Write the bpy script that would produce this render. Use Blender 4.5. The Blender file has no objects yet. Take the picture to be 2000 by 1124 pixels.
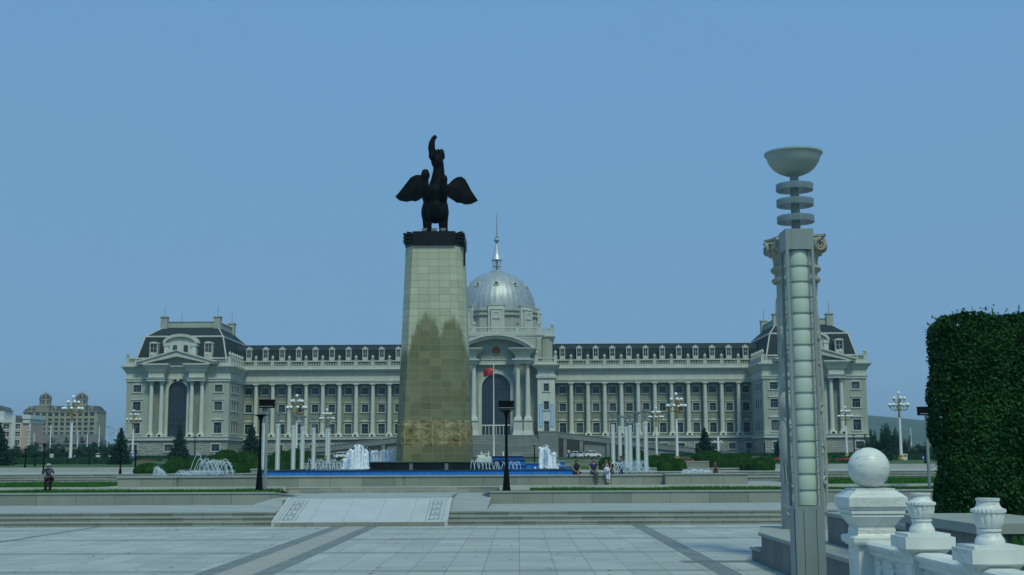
import bpy, bmesh, math, random
from mathutils import Vector, Matrix, noise
random.seed(11)
scene = bpy.context.scene
R = math.radians

# ------------------------------------------------------------------ camera
F = 2400.0                                   # focal length in pixels of the 2000 px wide photograph
CAMZ = 2.52
PITCH = math.atan(340/F); YAW = 12/2424.0; ROLL = -0.0045
CAMROT = Matrix.Rotation(YAW, 4, 'Z') @ Matrix.Rotation(math.pi/2+PITCH, 4, 'X') @ Matrix.Rotation(ROLL, 4, 'Z')
cam_data = bpy.data.cameras.new('camera'); cam = bpy.data.objects.new('camera', cam_data)
scene.collection.objects.link(cam)
cam.matrix_world = Matrix.Translation((0, 0, CAMZ)) @ CAMROT
cam_data.sensor_width = 36.0; cam_data.lens = F/2000*36
cam_data.clip_start = 0.1; cam_data.clip_end = 20000
scene.camera = cam

# ------------------------------------------------------------------ light
SUN_EL = R(55); SUN_AZ = R(160)              # azimuth clockwise from +Y (north): behind the camera, to the right
world = bpy.data.worlds.new('World'); scene.world = world; world.use_nodes = True
wn = world.node_tree.nodes; wl = world.node_tree.links; wn.clear()
sky = wn.new('ShaderNodeTexSky'); sky.sky_type = 'NISHITA'; sky.sun_disc = False
sky.sun_elevation = SUN_EL; sky.sun_rotation = SUN_AZ
sky.air_density = 1.0; sky.dust_density = 1.0; sky.ozone_density = 2.0; sky.altitude = 600
SKYMIX = 0.88; SKYBLUE = (1.84, 4.12, 6.95, 1)
mixn = wn.new('ShaderNodeMix'); mixn.data_type = 'RGBA'; mixn.inputs[0].default_value = SKYMIX
mixn.inputs[7].default_value = SKYBLUE
bg = wn.new('ShaderNodeBackground'); bg.inputs['Strength'].default_value = 0.10
wo = wn.new('ShaderNodeOutputWorld')
tcw = wn.new('ShaderNodeTexCoord'); sxw = wn.new('ShaderNodeSeparateXYZ'); wl.new(tcw.outputs['Generated'], sxw.inputs[0])
rw = wn.new('ShaderNodeValToRGB'); rw.color_ramp.elements[0].position = .0; rw.color_ramp.elements[1].position = .40
rw.color_ramp.elements[0].color = (.196, .388, .610, 1); rw.color_ramp.elements[1].color = (.178, .416, .715, 1)
nw = wn.new('ShaderNodeTexNoise'); nw.inputs['Scale'].default_value = 2.2; nw.inputs['Detail'].default_value = 5; nw.inputs['Roughness'].default_value = .55
mpw = wn.new('ShaderNodeMapping'); mpw.inputs['Scale'].default_value = (1, 1, 3.0); wl.new(tcw.outputs['Generated'], mpw.inputs[0]); wl.new(mpw.outputs[0], nw.inputs['Vector'])
aw_ = wn.new('ShaderNodeMath'); aw_.operation = 'MULTIPLY_ADD'; aw_.inputs[1].default_value = .22; aw_.inputs[2].default_value = -.11; wl.new(nw.outputs['Fac'], aw_.inputs[0])
ab_ = wn.new('ShaderNodeMath'); ab_.operation = 'ADD'; wl.new(sxw.outputs[2], ab_.inputs[0]); wl.new(aw_.outputs[0], ab_.inputs[1]); wl.new(ab_.outputs[0], rw.inputs[0])
sc_ = wn.new('ShaderNodeVectorMath'); sc_.operation = 'SCALE'; sc_.inputs['Scale'].default_value = 10.0; wl.new(rw.outputs[0], sc_.inputs[0]); wl.new(sc_.outputs[0], mixn.inputs[7])
wl.new(sky.outputs[0], mixn.inputs[6]); wl.new(mixn.outputs[2], bg.inputs['Color']); wl.new(bg.outputs[0], wo.inputs['Surface'])
sd = bpy.data.lights.new('sun', 'SUN'); sd.energy = 2.25; sd.angle = R(12); sd.color = (0.93, 1.0, 0.70)
sun = bpy.data.objects.new('sun', sd); scene.collection.objects.link(sun)
sdir = Vector((math.sin(SUN_AZ)*math.cos(SUN_EL), math.cos(SUN_AZ)*math.cos(SUN_EL), math.sin(SUN_EL)))
sun.rotation_euler = sdir.to_track_quat('Z', 'Y').to_euler(); sun.location = (0, -20, 60)
scene.view_settings.view_transform = 'Standard'; scene.view_settings.look = 'None'
scene.view_settings.exposure = -0.2; scene.view_settings.gamma = 1.0
scene.cycles.max_bounces = 6; scene.cycles.transparent_max_bounces = 12
scene.cycles.use_denoising = True

# ------------------------------------------------------------------ measuring helpers
def ray(px, py):
    return (CAMROT.to_3x3() @ Vector(((px-1000)/F, -(py-562)/F, -1.0)))
def P(px, py, Y):
    d = ray(px, py); t = Y/d.y
    return Vector((d.x*t, Y, CAMZ+d.z*t))
def G(px, py, z):
    d = ray(px, py); t = (z-CAMZ)/d.z
    return Vector((d.x*t, d.y*t, z))

# ------------------------------------------------------------------ materials
def _mat(name):
    m = bpy.data.materials.new(name); m.use_nodes = True
    nt = m.node_tree; b = nt.nodes['Principled BSDF']
    return m, nt, b
class NT:
    """small helper to wire nodes"""
    def __init__(s, nt): s.nt = nt; s.n = nt.nodes; s.l = nt.links
    def coord(s, kind='Object', swz=None, scale=(1,1,1)):
        tc = s.n.new('ShaderNodeTexCoord'); o = tc.outputs[kind]
        if swz:
            sx = s.n.new('ShaderNodeSeparateXYZ'); s.l.new(o, sx.inputs[0])
            cx = s.n.new('ShaderNodeCombineXYZ')
            if swz == 'wall':
                ad = s.n.new('ShaderNodeMath'); ad.operation = 'ADD'
                s.l.new(sx.outputs[0], ad.inputs[0]); s.l.new(sx.outputs[1], ad.inputs[1])
                s.l.new(ad.outputs[0], cx.inputs[0]); s.l.new(sx.outputs[2], cx.inputs[1])
            o = cx.outputs[0]
        mp = s.n.new('ShaderNodeMapping'); mp.inputs['Scale'].default_value = scale
        s.l.new(o, mp.inputs['Vector'])
        return mp.outputs[0]
    def noise(s, vec, scale, detail=4, rough=.55, dist=0):
        n = s.n.new('ShaderNodeTexNoise'); n.inputs['Scale'].default_value = scale
        n.inputs['Detail'].default_value = detail; n.inputs['Roughness'].default_value = rough
        n.inputs['Distortion'].default_value = dist
        s.l.new(vec, n.inputs['Vector']); return n.outputs['Fac']
    def ramp(s, fac, stops):
        r = s.n.new('ShaderNodeValToRGB'); e = r.color_ramp.elements
        while len(e) < len(stops): e.new(.5)
        for k, (p, c) in enumerate(stops):
            e[k].position = p; e[k].color = (*c, 1) if len(c) == 3 else c
        s.l.new(fac, r.inputs[0]); return r.outputs[0]
    def maprange(s, v, a, b, c=0, d=1):
        n = s.n.new('ShaderNodeMapRange'); n.inputs[1].default_value = a; n.inputs[2].default_value = b
        n.inputs[3].default_value = c; n.inputs[4].default_value = d
        s.l.new(v, n.inputs[0]); return n.outputs[0]
    def mix(s, fac, a, b, mode='MIX'):
        n = s.n.new('ShaderNodeMix'); n.data_type = 'RGBA'; n.blend_type = mode
        for sock, v in ((n.inputs[0], fac), (n.inputs[6], a), (n.inputs[7], b)):
            if hasattr(v, 'links') or hasattr(v, 'is_linked'): s.l.new(v, sock)
            elif isinstance(v, (int, float)): sock.default_value = v
            else: sock.default_value = (*v, 1) if len(v) == 3 else v
        return n.outputs[2]
    def math(s, op, a, b=0.0):
        n = s.n.new('ShaderNodeMath'); n.operation = op
        for sock, v in ((n.inputs[0], a), (n.inputs[1], b)):
            if isinstance(v, (int, float)): sock.default_value = v
            else: s.l.new(v, sock)
        return n.outputs[0]
    def bump(s, h, strength, dist=.02):
        n = s.n.new('ShaderNodeBump'); n.inputs['Strength'].default_value = strength
        n.inputs['Distance'].default_value = dist
        s.l.new(h, n.inputs['Height']); return n.outputs[0]
    def brick(s, vec, w, h, mortar, c1, c2, cm, offset=.5, smooth=.1):
        n = s.n.new('ShaderNodeTexBrick'); n.inputs['Scale'].default_value = 1.0
        n.inputs['Brick Width'].default_value = w; n.inputs['Row Height'].default_value = h
        n.inputs['Mortar Size'].default_value = mortar; n.inputs['Mortar Smooth'].default_value = smooth
        n.inputs['Color1'].default_value = (*c1, 1); n.inputs['Color2'].default_value = (*c2, 1)
        n.inputs['Mortar'].default_value = (*cm, 1); n.offset = offset
        s.l.new(vec, n.inputs['Vector']); return n.outputs['Color'], n.outputs['Fac']

def simple(name, col, rough=.7, var=.12, scale=3.0, bump=0.0, metal=0.0, spec=.5, streak=0.0, bscale=None):
    m, nt, b = _mat(name); h = NT(nt)
    v = h.coord('Object')
    f = h.noise(v, scale, 5)
    lo = tuple(c*(1-var) for c in col); hi = tuple(min(1, c*(1+var)) for c in col)
    c = h.ramp(f, [(.3, lo), (.7, hi)])
    if streak:
        v2 = h.coord('Object', scale=(1.6, 1.6, .12))
        f2 = h.noise(v2, 1.3, 5, .65)
        k = h.maprange(f2, .45, .75, 0, streak)
        c = h.mix(k, c, tuple(x*.45 for x in col))
    nt.links.new(c, b.inputs['Base Color'])
    b.inputs['Roughness'].default_value = rough; b.inputs['Metallic'].default_value = metal
    b.inputs['Specular IOR Level'].default_value = spec
    if bump:
        nt.links.new(h.bump(h.noise(v, bscale or scale*4, 6), bump), b.inputs['Normal'])
    return m

M = {}
M['stone'] = simple('facade_stone', (.36, .395, .35), .8, .10, .35, .15, streak=.42, bscale=3)
M['stone_light'] = simple('column_stone', (.55, .585, .545), .75, .07, .8, .1, streak=.22)
M['stone_dark'] = simple('recess_shade_stone', (.235, .262, .22), .85, .12, .35, .15, streak=.5)  # facade stone darkened, recess shade put into the colour
M['trim'] = simple('trim_stone', (.50, .53, .485), .75, .08, .6, .1, streak=.32)
M['glass'] = simple('window_glass', (.018, .035, .052), .12, .5, .35, spec=.55)
def glass():
    m, nt, b = _mat('window_glass'); h = NT(nt)
    oi = h.n.new('ShaderNodeObjectInfo'); r = oi.outputs['Random']
    f = h.noise(h.coord('Object'), .8, 3)
    k = h.math('ADD', h.math('MULTIPLY', r, .75), h.math('MULTIPLY', f, .35))
    c = h.ramp(k, [(.15, (.008, .018, .028)), (.6, (.026, .048, .062)), (.86, (.06, .085, .095)), (.97, (.16, .18, .17))])
    nt.links.new(c, b.inputs['Base Color']); nt.links.new(h.maprange(r, 0, 1, .06, .22), b.inputs['Roughness'])
    nt.links.new(h.bump(h.noise(h.coord('Object'), 1.1, 2), .12, .05), b.inputs['Normal'])
    return m
M['glass'] = glass()
M['frame_dark'] = simple('window_bars', (.05, .06, .07), .5)
M['black_metal'] = simple('black_metal', (.004, .0055, .006), .6, .3, 6, spec=.08)
M['grey_metal'] = simple('grey_metal', (.235, .285, .285), .5, .07, 1.5, .05, metal=.1, streak=.2)
M['white_paint'] = simple('white_paint', (.74, .76, .79), .45, .05, 1.5)
M['gold'] = simple('gold_paint', (.30, .21, .045), .4, .15, 3, metal=.3)
M['globe'] = simple('lamp_globe', (.86, .88, .9), .35, .03, 2)
M['silver'] = simple('dome_metal', (.36, .40, .43), .5, .14, .9, metal=.4)
M['silver_light'] = simple('lantern_metal', (.52, .57, .62), .4, .06, .7, metal=.4)
M['granite_step'] = simple('step_granite', (.275, .305, .285), .75, .10, 1.1, .1)
M['coping'] = simple('coping_granite', (.29, .325, .30), .7, .10, 1.4, .1)
M['dark_granite'] = simple('dark_granite_block', (.145, .165, .165), .6, .12, .9, .1)
M['black_granite'] = simple('black_granite', (.008, .0115, .0115), .35, .4, 1.2, spec=.25)
M['blue_dark'] = simple('dark_blue_coping', (.012, .03, .06), .4, .3, 3)
M['bronze'] = simple('dark_bronze', (.0035, .0052, .005), .6, .5, 3, .4, spec=.08)
M['bark'] = simple('bark', (.05, .04, .03), .9, .3, 4, .4)
M['soil'] = simple('soil', (.05, .045, .03), .95, .35, 6, .5)
M['red_flower'] = simple('red_blooms', (.22, .04, .025), .9, .5, 2)
M['red_cloth'] = simple('red_cloth', (.36, .012, .03), .7, .15, 2)
M['yellow'] = simple('yellow_plastic', (.75, .62, .10), .5, .08)
M['blue_plastic'] = simple('blue_plastic', (.06, .22, .48), .5, .08)
M['banner'] = simple('banner_blue', (.20, .40, .72), .6, .06)
M['white_foam'] = None
M['tyre'] = simple('tyre_rubber', (.015, .015, .016), .8)
M['car_white'] = simple('car_white_paint', (.75, .77, .8), .25, .03)
M['car_glass'] = simple('car_glass', (.02, .025, .03), .1)
M['red_light'] = simple('tail_light', (.35, .02, .02), .3)

def leafmat(name, c1, c2, scale=2.2, rough=.55, trans=.15):
    m, nt, b = _mat(name); h = NT(nt)
    v = h.coord('Object'); f = h.noise(v, scale, 4)
    f2 = h.noise(v, scale*9, 2)
    f3 = h.math('ADD', h.math('MULTIPLY', f, .6), h.math('MULTIPLY', f2, .4))
    c = h.ramp(f3, [(.36, c1), (.62, c2)])
    nt.links.new(c, b.inputs['Base Color']); b.inputs['Roughness'].default_value = rough
    b.inputs['Specular IOR Level'].default_value = .10
    return m
M['hedge'] = leafmat('hedge_leaves', (.008, .040, .012), (.026, .098, .026), 1.3, .42)
M['bush'] = leafmat('clipped_conifer', (.014, .058, .014), (.038, .120, .030), 1.5, .7)
M['spruce'] = leafmat('spruce_needles', (.009, .036, .026), (.026, .075, .050), 1.0, .7)
M['leaf_mid'] = leafmat('broad_leaves', (.012, .050, .026), (.032, .090, .045), .6, .65)
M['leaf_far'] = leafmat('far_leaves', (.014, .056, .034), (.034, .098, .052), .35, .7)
M['grass'] = leafmat('grass_blades', (.020, .085, .018), (.055, .18, .035), .9, .7)
M['lawn'] = leafmat('lawn_surface', (.030, .085, .030), (.075, .135, .050), .25, .9)
M['lawn_dark'] = leafmat('planted_bed', (.010, .050, .020), (.022, .085, .030), .5, .9)

def wallblocks(name, c1, c2, cm, w, h_, mortar, bump=.4, rough=.75, stain=.25, off=.5, spread=0.0):
    m, nt, b = _mat(name); h = NT(nt)
    v = h.coord('Object', 'wall')
    c, fac = h.brick(v, w, h_, mortar, c1, c2, cm, off)
    vv = h.coord('Object')
    st = h.noise(h.coord('Object', scale=(1, 1, .25)), 1.1, 5, .65)
    c = h.mix(h.maprange(st, .4, .75, 0, stain), c, tuple(x*.5 for x in c1))
    fine = h.noise(vv, 22, 4)
    c = h.mix(h.maprange(fine, .3, .7, 0, .16), c, tuple(min(1, x*1.3) for x in c2))
    nt.links.new(c, b.inputs['Base Color']); b.inputs['Roughness'].default_value = rough
    hh = h.math('SUBTRACT', h.math('MULTIPLY', h.noise(vv, 6, 5), .5), fac)
    nt.links.new(h.bump(hh, bump, .03), b.inputs['Normal'])
    return m
M['rustic'] = wallblocks('rusticated_base', (.27, .29, .27), (.40, .42, .39), (.12, .13, .12), 1.3, .52, .06, .9)
M['wall_granite'] = wallblocks('granite_cladding', (.185, .205, .172), (.29, .315, .27), (.08, .09, .078), 1.75, 3.0, .012, .2, .7, .35)
M['planter_granite'] = wallblocks('planter_cladding', (.185, .205, .178), (.275, .30, .262), (.075, .085, .075), 1.9, 3.0, .012, .2, .7, .35)
M['block_granite'] = wallblocks('grey_block_cladding', (.105, .122, .118), (.165, .185, .18), (.05, .055, .055), .95, 3.0, .012, .2, .6, .5)
M['riser'] = wallblocks('step_riser', (.20, .215, .18), (.30, .32, .28), (.11, .12, .10), 1.25, 3.0, .015, .2, .75, .4)
M['slate'] = wallblocks('slate_roof', (.006, .018, .024), (.012, .028, .034), (.005, .011, .015), .7, .42, .03, .5, .8, .2)
M['stair_stone'] = wallblocks('stair_granite', (.155, .18, .17), (.23, .255, .24), (.10, .11, .105), 3.4, .62, .05, .4, .8, .5)
M['ramp_stone'] = wallblocks('ramp_granite', (.16, .185, .185), (.215, .24, .24), (.09, .10, .10), 2.2, 1.2, .02, .2, .75, .3)
M['blue_tile'] = wallblocks('blue_mosaic', (.014, .16, .56), (.022, .20, .64), (.012, .11, .40), .45, .45, .02, .15, .3, .2)

def paving():
    m, nt, b = _mat('plaza_paving'); h = NT(nt)
    v = h.coord('Object')
    sw = h.coord('Object', scale=(1, 1, 1))
    c, fac = h.brick(sw, .856, 1.45, .012, (.345, .375, .355), (.44, .465, .44), (.215, .23, .22), 0.0, .0)
    f = h.noise(v, .22, 6, .6)
    c = h.mix(h.maprange(f, .4, .7, 0, .30), c, (.29, .315, .295))
    st = h.noise(h.coord('Object', scale=(.25, 1.3, 1)), 1.6, 7, .7)
    c = h.mix(h.maprange(st, .48, .74, 0, .55), c, (.175, .192, .172))
    sp = h.noise(v, 5.5, 3, .7)
    c = h.mix(h.maprange(sp, .66, .74, 0, .5), c, (.14, .15, .145))
    nt.links.new(c, b.inputs['Base Color']); b.inputs['Roughness'].default_value = .62
    nt.links.new(h.bump(h.math('SUBTRACT', h.math('MULTIPLY', h.noise(v, 30, 4), .3), fac), .25, .01), b.inputs['Normal'])
    return m
M['paving'] = paving()
M['band_stone'] = simple('dark_band_stone', (.165, .19, .19), .7, .16, 1.6, .1)
M['band_warm'] = simple('warm_band_stone', (.33, .325, .295), .7, .12, 1.6, .1)
M['path_stone'] = wallblocks('path_slabs', (.295, .325, .31), (.36, .385, .365), (.17, .185, .175), 1.0, 50, .012, .1, .7, .3)

def pillar_mat():
    m, nt, b = _mat('monument_cladding'); h = NT(nt)
    v = h.coord('Object', 'wall'); vv = h.coord('Object')
    dry, fac = h.brick(v, .77, .52, .012, (.40, .42, .295), (.49, .505, .37), (.20, .21, .14), 0.0)
    wet, fac2 = h.brick(v, .77, .52, .016, (.108, .120, .055), (.190, .193, .095), (.215, .23, .135), 0.0)
    warm = h.noise(vv, .55, 3, .5)
    wet = h.mix(h.maprange(warm, .52, .68, 0, .55), wet, (.15, .115, .045))
    # water stain: two splash crowns that climb the front, dry above
    sx = h.n.new('ShaderNodeSeparateXYZ'); h.l.new(vv, sx.inputs[0])
    x = sx.outputs[0]; z = sx.outputs[2]
    a = h.math('ABSOLUTE', h.math('ADD', x, .5)); a = h.math('MULTIPLY', h.math('MULTIPLY', a, a), 1.5)
    c_ = h.math('ABSOLUTE', h.math('SUBTRACT', x, 1.3)); c_ = h.math('MULTIPLY', h.math('MULTIPLY', c_, c_), 2.0)
    d = h.math('MINIMUM', a, h.math('ADD', c_, .15))
    top = h.math('SUBTRACT', 10.6, d)
    top = h.math('MAXIMUM', top, 7.9)
    n1 = h.noise(h.coord('Object', scale=(3.2, 3.2, 1.2)), 1.0, 6, .75)
    top = h.math('ADD', top, h.math('MULTIPLY', h.math('SUBTRACT', n1, .5), 2.8))
    w = h.maprange(h.math('SUBTRACT', top, z), -.25, .55, 0, 1)
    col = h.mix(w, dry, wet)
    n2 = h.noise(vv, .35, 4); col = h.mix(h.maprange(n2, .4, .7, 0, .25), col, (.27, .28, .17))
    nt.links.new(col, b.inputs['Base Color'])
    nt.links.new(h.maprange(w, 0, 1, .8, .62), b.inputs['Roughness'])
    nt.links.new(h.bump(h.math('SUBTRACT', h.math('MULTIPLY', h.noise(vv, 9, 4), .3), fac), .35, .02), b.inputs['Normal'])
    return m
M['pillar'] = pillar_mat()
def relief_mat():
    m, nt, b = _mat('carved_relief_stone'); h = NT(nt)
    vv = h.coord('Object'); v = h.coord('Object', 'wall')
    n = h.noise(vv, 1.5, 8, .7, 1.2)
    c = h.ramp(n, [(.32, (.085, .058, .018)), (.5, (.27, .215, .085)), (.68, (.42, .40, .22))])
    c2, fac = h.brick(v, .985, 1.3, .02, (1, 1, 1), (1, 1, 1), (1.0, .9, .6), 0.0)
    pale = h.noise(vv, .5, 3); c = h.mix(h.maprange(pale, .52, .62, 0, .65), c, (.42, .42, .28))
    c = h.mix(fac, c, (.45, .42, .24))
    nt.links.new(c, b.inputs['Base Color']); b.inputs['Roughness'].default_value = .7
    nt.links.new(h.bump(n, 1.0, .25), b.inputs['Normal'])
    return m
M['relief'] = relief_mat()
def marble():
    m, nt, b = _mat('white_marble'); h = NT(nt)
    vv = h.coord('Object'); base = h.noise(vv, 1.2, 4)
    c = h.ramp(base, [(.3, (.60, .63, .60)), (.7, (.73, .76, .735))])
    vein = h.noise(h.coord('Object', scale=(.6, .6, 3.2)), 1.3, 6, .6, .6)
    k = h.math('ABSOLUTE', h.math('SUBTRACT', vein, .5))
    c = h.mix(h.maprange(k, .0, .012, .65, 0), c, (.30, .33, .33))
    dirt = h.noise(h.coord('Object', scale=(2, 2, .5)), 2.2, 6, .7)
    c = h.mix(h.maprange(dirt, .55, .8, 0, .5), c, (.40, .38, .27))
    nt.links.new(c, b.inputs['Base Color']); b.inputs['Roughness'].default_value = .45
    nt.links.new(h.bump(h.noise(vv, 25, 4), .08, .01), b.inputs['Normal'])
    return m
M['marble'] = marble()
M['capital'] = simple('capital_stone', (.30, .305, .245), .85, .14, 2.0, .3, streak=.3)
M['carved'] = simple('carved_grey_stone', (.33, .355, .325), .8, .14, 2.0, .35, streak=.25)
M['slab_marble'] = simple('pale_ramp_slab', (.44, .47, .48), .6, .07, 1.2, .08)
M['carve_dark'] = simple('incised_pattern', (.28, .305, .31), .8, .2, 3)
M['frost'] = simple('frosted_tube', (.47, .56, .485), .4, .06, .8)
M['bowl'] = simple('lamp_bowl', (.30, .37, .345), .5, .06, 1.2)
M['frost_white'] = simple('white_lit_tube', (.62, .68, .68), .5, .06, 1.5)
def acrylic():
    m, nt, b = _mat('clear_acrylic')
    b.inputs['Base Color'].default_value = (.26, .36, .40, 1); b.inputs['Roughness'].default_value = .2
    b.inputs['Alpha'].default_value = .50
    return m
M['acrylic'] = acrylic()
M['white_frame'] = simple('white_frame', (.46, .52, .53), .55, .06, 2.0)
def foam():
    m, nt, b = _mat('falling_water'); h = NT(nt)
    f = h.noise(h.coord('Object', scale=(5, 5, 1.0)), 1.6, 5, .7)
    c = h.ramp(f, [(.3, (.78, .85, .93)), (.62, (.96, .97, .98))])
    nt.links.new(c, b.inputs['Base Color']); b.inputs['Roughness'].default_value = .35
    nt.links.new(h.maprange(f, .3, .55, .82, 1.0), b.inputs['Alpha'])
    return m
M['foam'] = foam()
def jetmat():
    m, nt, b = _mat('thin_water')
    b.inputs['Base Color'].default_value = (.74, .84, .92, 1); b.inputs['Roughness'].default_value = .2
    b.inputs['Alpha'].default_value = .75
    return m
M['jet'] = jetmat()
def water():
    m, nt, b = _mat('pool_water'); h = NT(nt)
    b.inputs['Base Color'].default_value = (.02, .14, .34, 1); b.inputs['Roughness'].default_value = .08
    nt.links.new(h.bump(h.noise(h.coord('Object'), 3, 4), .3, .05), b.inputs['Normal'])
    return m
M['water'] = water()
M['skin'] = simple('skin', (.36, .21, .15), .6, .06, 6)
M['hair'] = simple('black_hair', (.012, .011, .011), .6, .3, 8)
M['cloth_black'] = simple('black_cloth', (.012, .013, .015), .85, .3, 6)
M['cloth_navy'] = simple('navy_cloth', (.018, .030, .11), .85, .2, 6)
M['cloth_grey'] = simple('grey_trousers', (.06, .075, .07), .85, .2, 6)
M['cloth_purple'] = simple('mauve_print_cloth', (.085, .075, .12), .85, .5, 14)
M['cloth_white'] = simple('white_cloth', (.55, .58, .66), .85, .05, 6)
M['straw'] = simple('pale_hat', (.45, .44, .36), .9, .1, 8)
M['pink_wall'] = simple('pink_render', (.52, .36, .30), .85, .06, .2, streak=.15)
M['white_wall'] = simple('white_render', (.58, .60, .60), .85, .05, .2)
M['cream_wall'] = simple('cream_render', (.34, .315, .24), .85, .08, .1)
M['brown_wall'] = simple('brown_render', (.23, .21, .165), .85, .1, .1)
M['grey_roof'] = simple('grey_roof_tiles', (.10, .11, .115), .8, .12, .3)
M['dark_roof'] = simple('dark_roof_tiles', (.05, .065, .08), .8, .15, .3)
M['hill'] = leafmat('hazed_hill_grass', (.070, .095, .072), (.095, .122, .088), .004, 1.0)  # grass greyed so the colour carries part of the distance haze
M['asphalt'] = simple('asphalt', (.06, .065, .068), .85, .15, .8)
M['kerb'] = simple('pale_kerb', (.33, .36, .345), .75, .12, 1.0)
M['kerb_pale'] = simple('pale_kerb_stone', (.46, .50, .46), .75, .12, 1.0)
M['sign_white'] = simple('sign_white', (.62, .66, .66), .5, .04)
M['sign_blue'] = simple('sign_blue', (.02, .06, .26), .5, .04)

# ------------------------------------------------------------------ mesh builder
class MB:
    def __init__(s): s.v = []; s.f = []
    def add(s, vs, fs):
        o = len(s.v); s.v += [tuple(p) for p in vs]; s.f += [tuple(i+o for i in f) for f in fs]
    def box(s, x0, x1, y0, y1, z0, z1):
        s.add([(x0,y0,z0),(x1,y0,z0),(x1,y1,z0),(x0,y1,z0),(x0,y0,z1),(x1,y0,z1),(x1,y1,z1),(x0,y1,z1)],
              [(0,3,2,1),(4,5,6,7),(0,1,5,4),(1,2,6,5),(2,3,7,6),(3,0,4,7)])
        return s
    def frustum(s, a, b, z0, z1, cx=0, cy=0):
        """a,b = (hx,hy) half sizes at bottom and top"""
        s.add([(cx-a[0],cy-a[1],z0),(cx+a[0],cy-a[1],z0),(cx+a[0],cy+a[1],z0),(cx-a[0],cy+a[1],z0),
               (cx-b[0],cy-b[1],z1),(cx+b[0],cy-b[1],z1),(cx+b[0],cy+b[1],z1),(cx-b[0],cy+b[1],z1)],
              [(0,3,2,1),(4,5,6,7),(0,1,5,4),(1,2,6,5),(2,3,7,6),(3,0,4,7)])
        return s
    def prism(s, poly, a, b, axis='y'):
        """extrude a 2-D polygon: axis y -> poly is (x,z); axis x -> (y,z); axis z -> (x,y)"""
        n = len(poly)
        def mk(p, t):
            return {'y': (p[0], t, p[1]), 'x': (t, p[0], p[1]), 'z': (p[0], p[1], t)}[axis]
        vs = [mk(p, a) for p in poly]+[mk(p, b) for p in poly]
        fs = [tuple(range(n)), tuple(range(2*n-1, n-1, -1))]
        fs += [(i, (i+1) % n, n+(i+1) % n, n+i) for i in range(n)]
        s.add(vs, fs); return s
    def lathe(s, prof, c=(0,0,0), seg=24, ang=2*math.pi, rfun=None):
        n = len(prof); full = abs(ang-2*math.pi) < 1e-6; k = seg if full else seg+1
        vs = []
        for i in range(k):
            t = ang*i/seg
            for (r, z) in prof:
                q = r*(rfun(t, z) if rfun else 1)
                vs.append((c[0]+q*math.cos(t), c[1]+q*math.sin(t), c[2]+z))
        fs = []
        for i in range(seg):
            j = (i+1) % k
            for m_ in range(n-1):
                fs.append((i*n+m_, j*n+m_, j*n+m_+1, i*n+m_+1))
        if full:
            if prof[0][0] > 1e-4: fs.append(tuple(i*n for i in range(k-1, -1, -1)))
            if prof[-1][0] > 1e-4: fs.append(tuple(i*n+n-1 for i in range(k)))
        s.add(vs, fs); return s
    def tube(s, pts, rad, seg=8, cap=True):
        pts = [Vector(p) for p in pts]; n = len(pts)
        rad = rad if isinstance(rad, (list, tuple)) else [rad]*n
        vs = []; up = None
        for i, p in enumerate(pts):
            d = (pts[min(i+1, n-1)]-pts[max(i-1, 0)]).normalized()
            if up is None: up = d.orthogonal().normalized()
            up = (up-d*up.dot(d)); up = up.normalized() if up.length > 1e-6 else d.orthogonal().normalized()
            w = d.cross(up)
            for k in range(seg):
                a = 2*math.pi*k/seg
                vs.append(p+(up*math.cos(a)+w*math.sin(a))*rad[i])
        fs = [(i*seg+k, i*seg+(k+1) % seg, (i+1)*seg+(k+1) % seg, (i+1)*seg+k) for i in range(n-1) for k in range(seg)]
        if cap: fs += [tuple(range(seg-1, -1, -1)), tuple((n-1)*seg+k for k in range(seg))]
        s.add(vs, fs); return s
    def ball(s, c, r, seg=12, rings=8, sc=(1,1,1), rot=None, bump=0, bs=1):
        vs = []
        for i in range(rings+1):
            t = math.pi*i/rings
            for k in range(seg):
                a = 2*math.pi*k/seg
                p = Vector((math.sin(t)*math.cos(a)*sc[0], math.sin(t)*math.sin(a)*sc[1], -math.cos(t)*sc[2]))*r
                if bump: p = p*(1+bump*noise.noise((p+Vector(c))*bs))
                if rot is not None: p = rot @ p
                vs.append(Vector(c)+p)
        fs = [(i*seg+k, i*seg+(k+1) % seg, (i+1)*seg+(k+1) % seg, (i+1)*seg+k) for i in range(rings) for k in range(seg)]
        s.add(vs, fs); return s
    def mesh(s, name, mat, smooth=False, ang=35):
        me = bpy.data.meshes.new(name); me.from_pydata(s.v, [], s.f)
        bm = bmesh.new(); bm.from_mesh(me)
        bmesh.ops.remove_doubles(bm, verts=bm.verts, dist=1e-5) if len(s.v) < 60000 and smooth else None
        if len(s.v) < 60000: bmesh.ops.recalc_face_normals(bm, faces=bm.faces)
        bm.to_mesh(me); bm.free()
        if mat: me.materials.append(M[mat] if isinstance(mat, str) else mat)
        if smooth:
            for p in me.polygons: p.use_smooth = True
            try: me.set_sharp_from_angle(angle=R(ang))
            except Exception: pass
        return me
    def build(s, name, mat, parent=None, smooth=False, loc=(0,0,0), ang=35):
        return place(name, s.mesh(name, mat, smooth, ang), parent, loc)
def place(name, me, parent=None, loc=(0,0,0), rz=0, sc=None):
    o = bpy.data.objects.new(name, me); scene.collection.objects.link(o)
    o.location = loc; o.rotation_euler = (0, 0, rz)
    if sc: o.scale = sc
    if parent: o.parent = parent
    return o
def tag(o, label=None, cat=None, group=None, kind=None):
    if label: o['label'] = label
    if cat: o['category'] = cat
    if group: o['group'] = group
    if kind: o['kind'] = kind
    return o
def empty(name, loc, label=None, cat=None, group=None, rz=0):
    o = bpy.data.objects.new(name, None); scene.collection.objects.link(o); o.empty_display_size = .3
    o.location = loc; o.rotation_euler = (0, 0, rz)
    return tag(o, label, cat, group)
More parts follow.
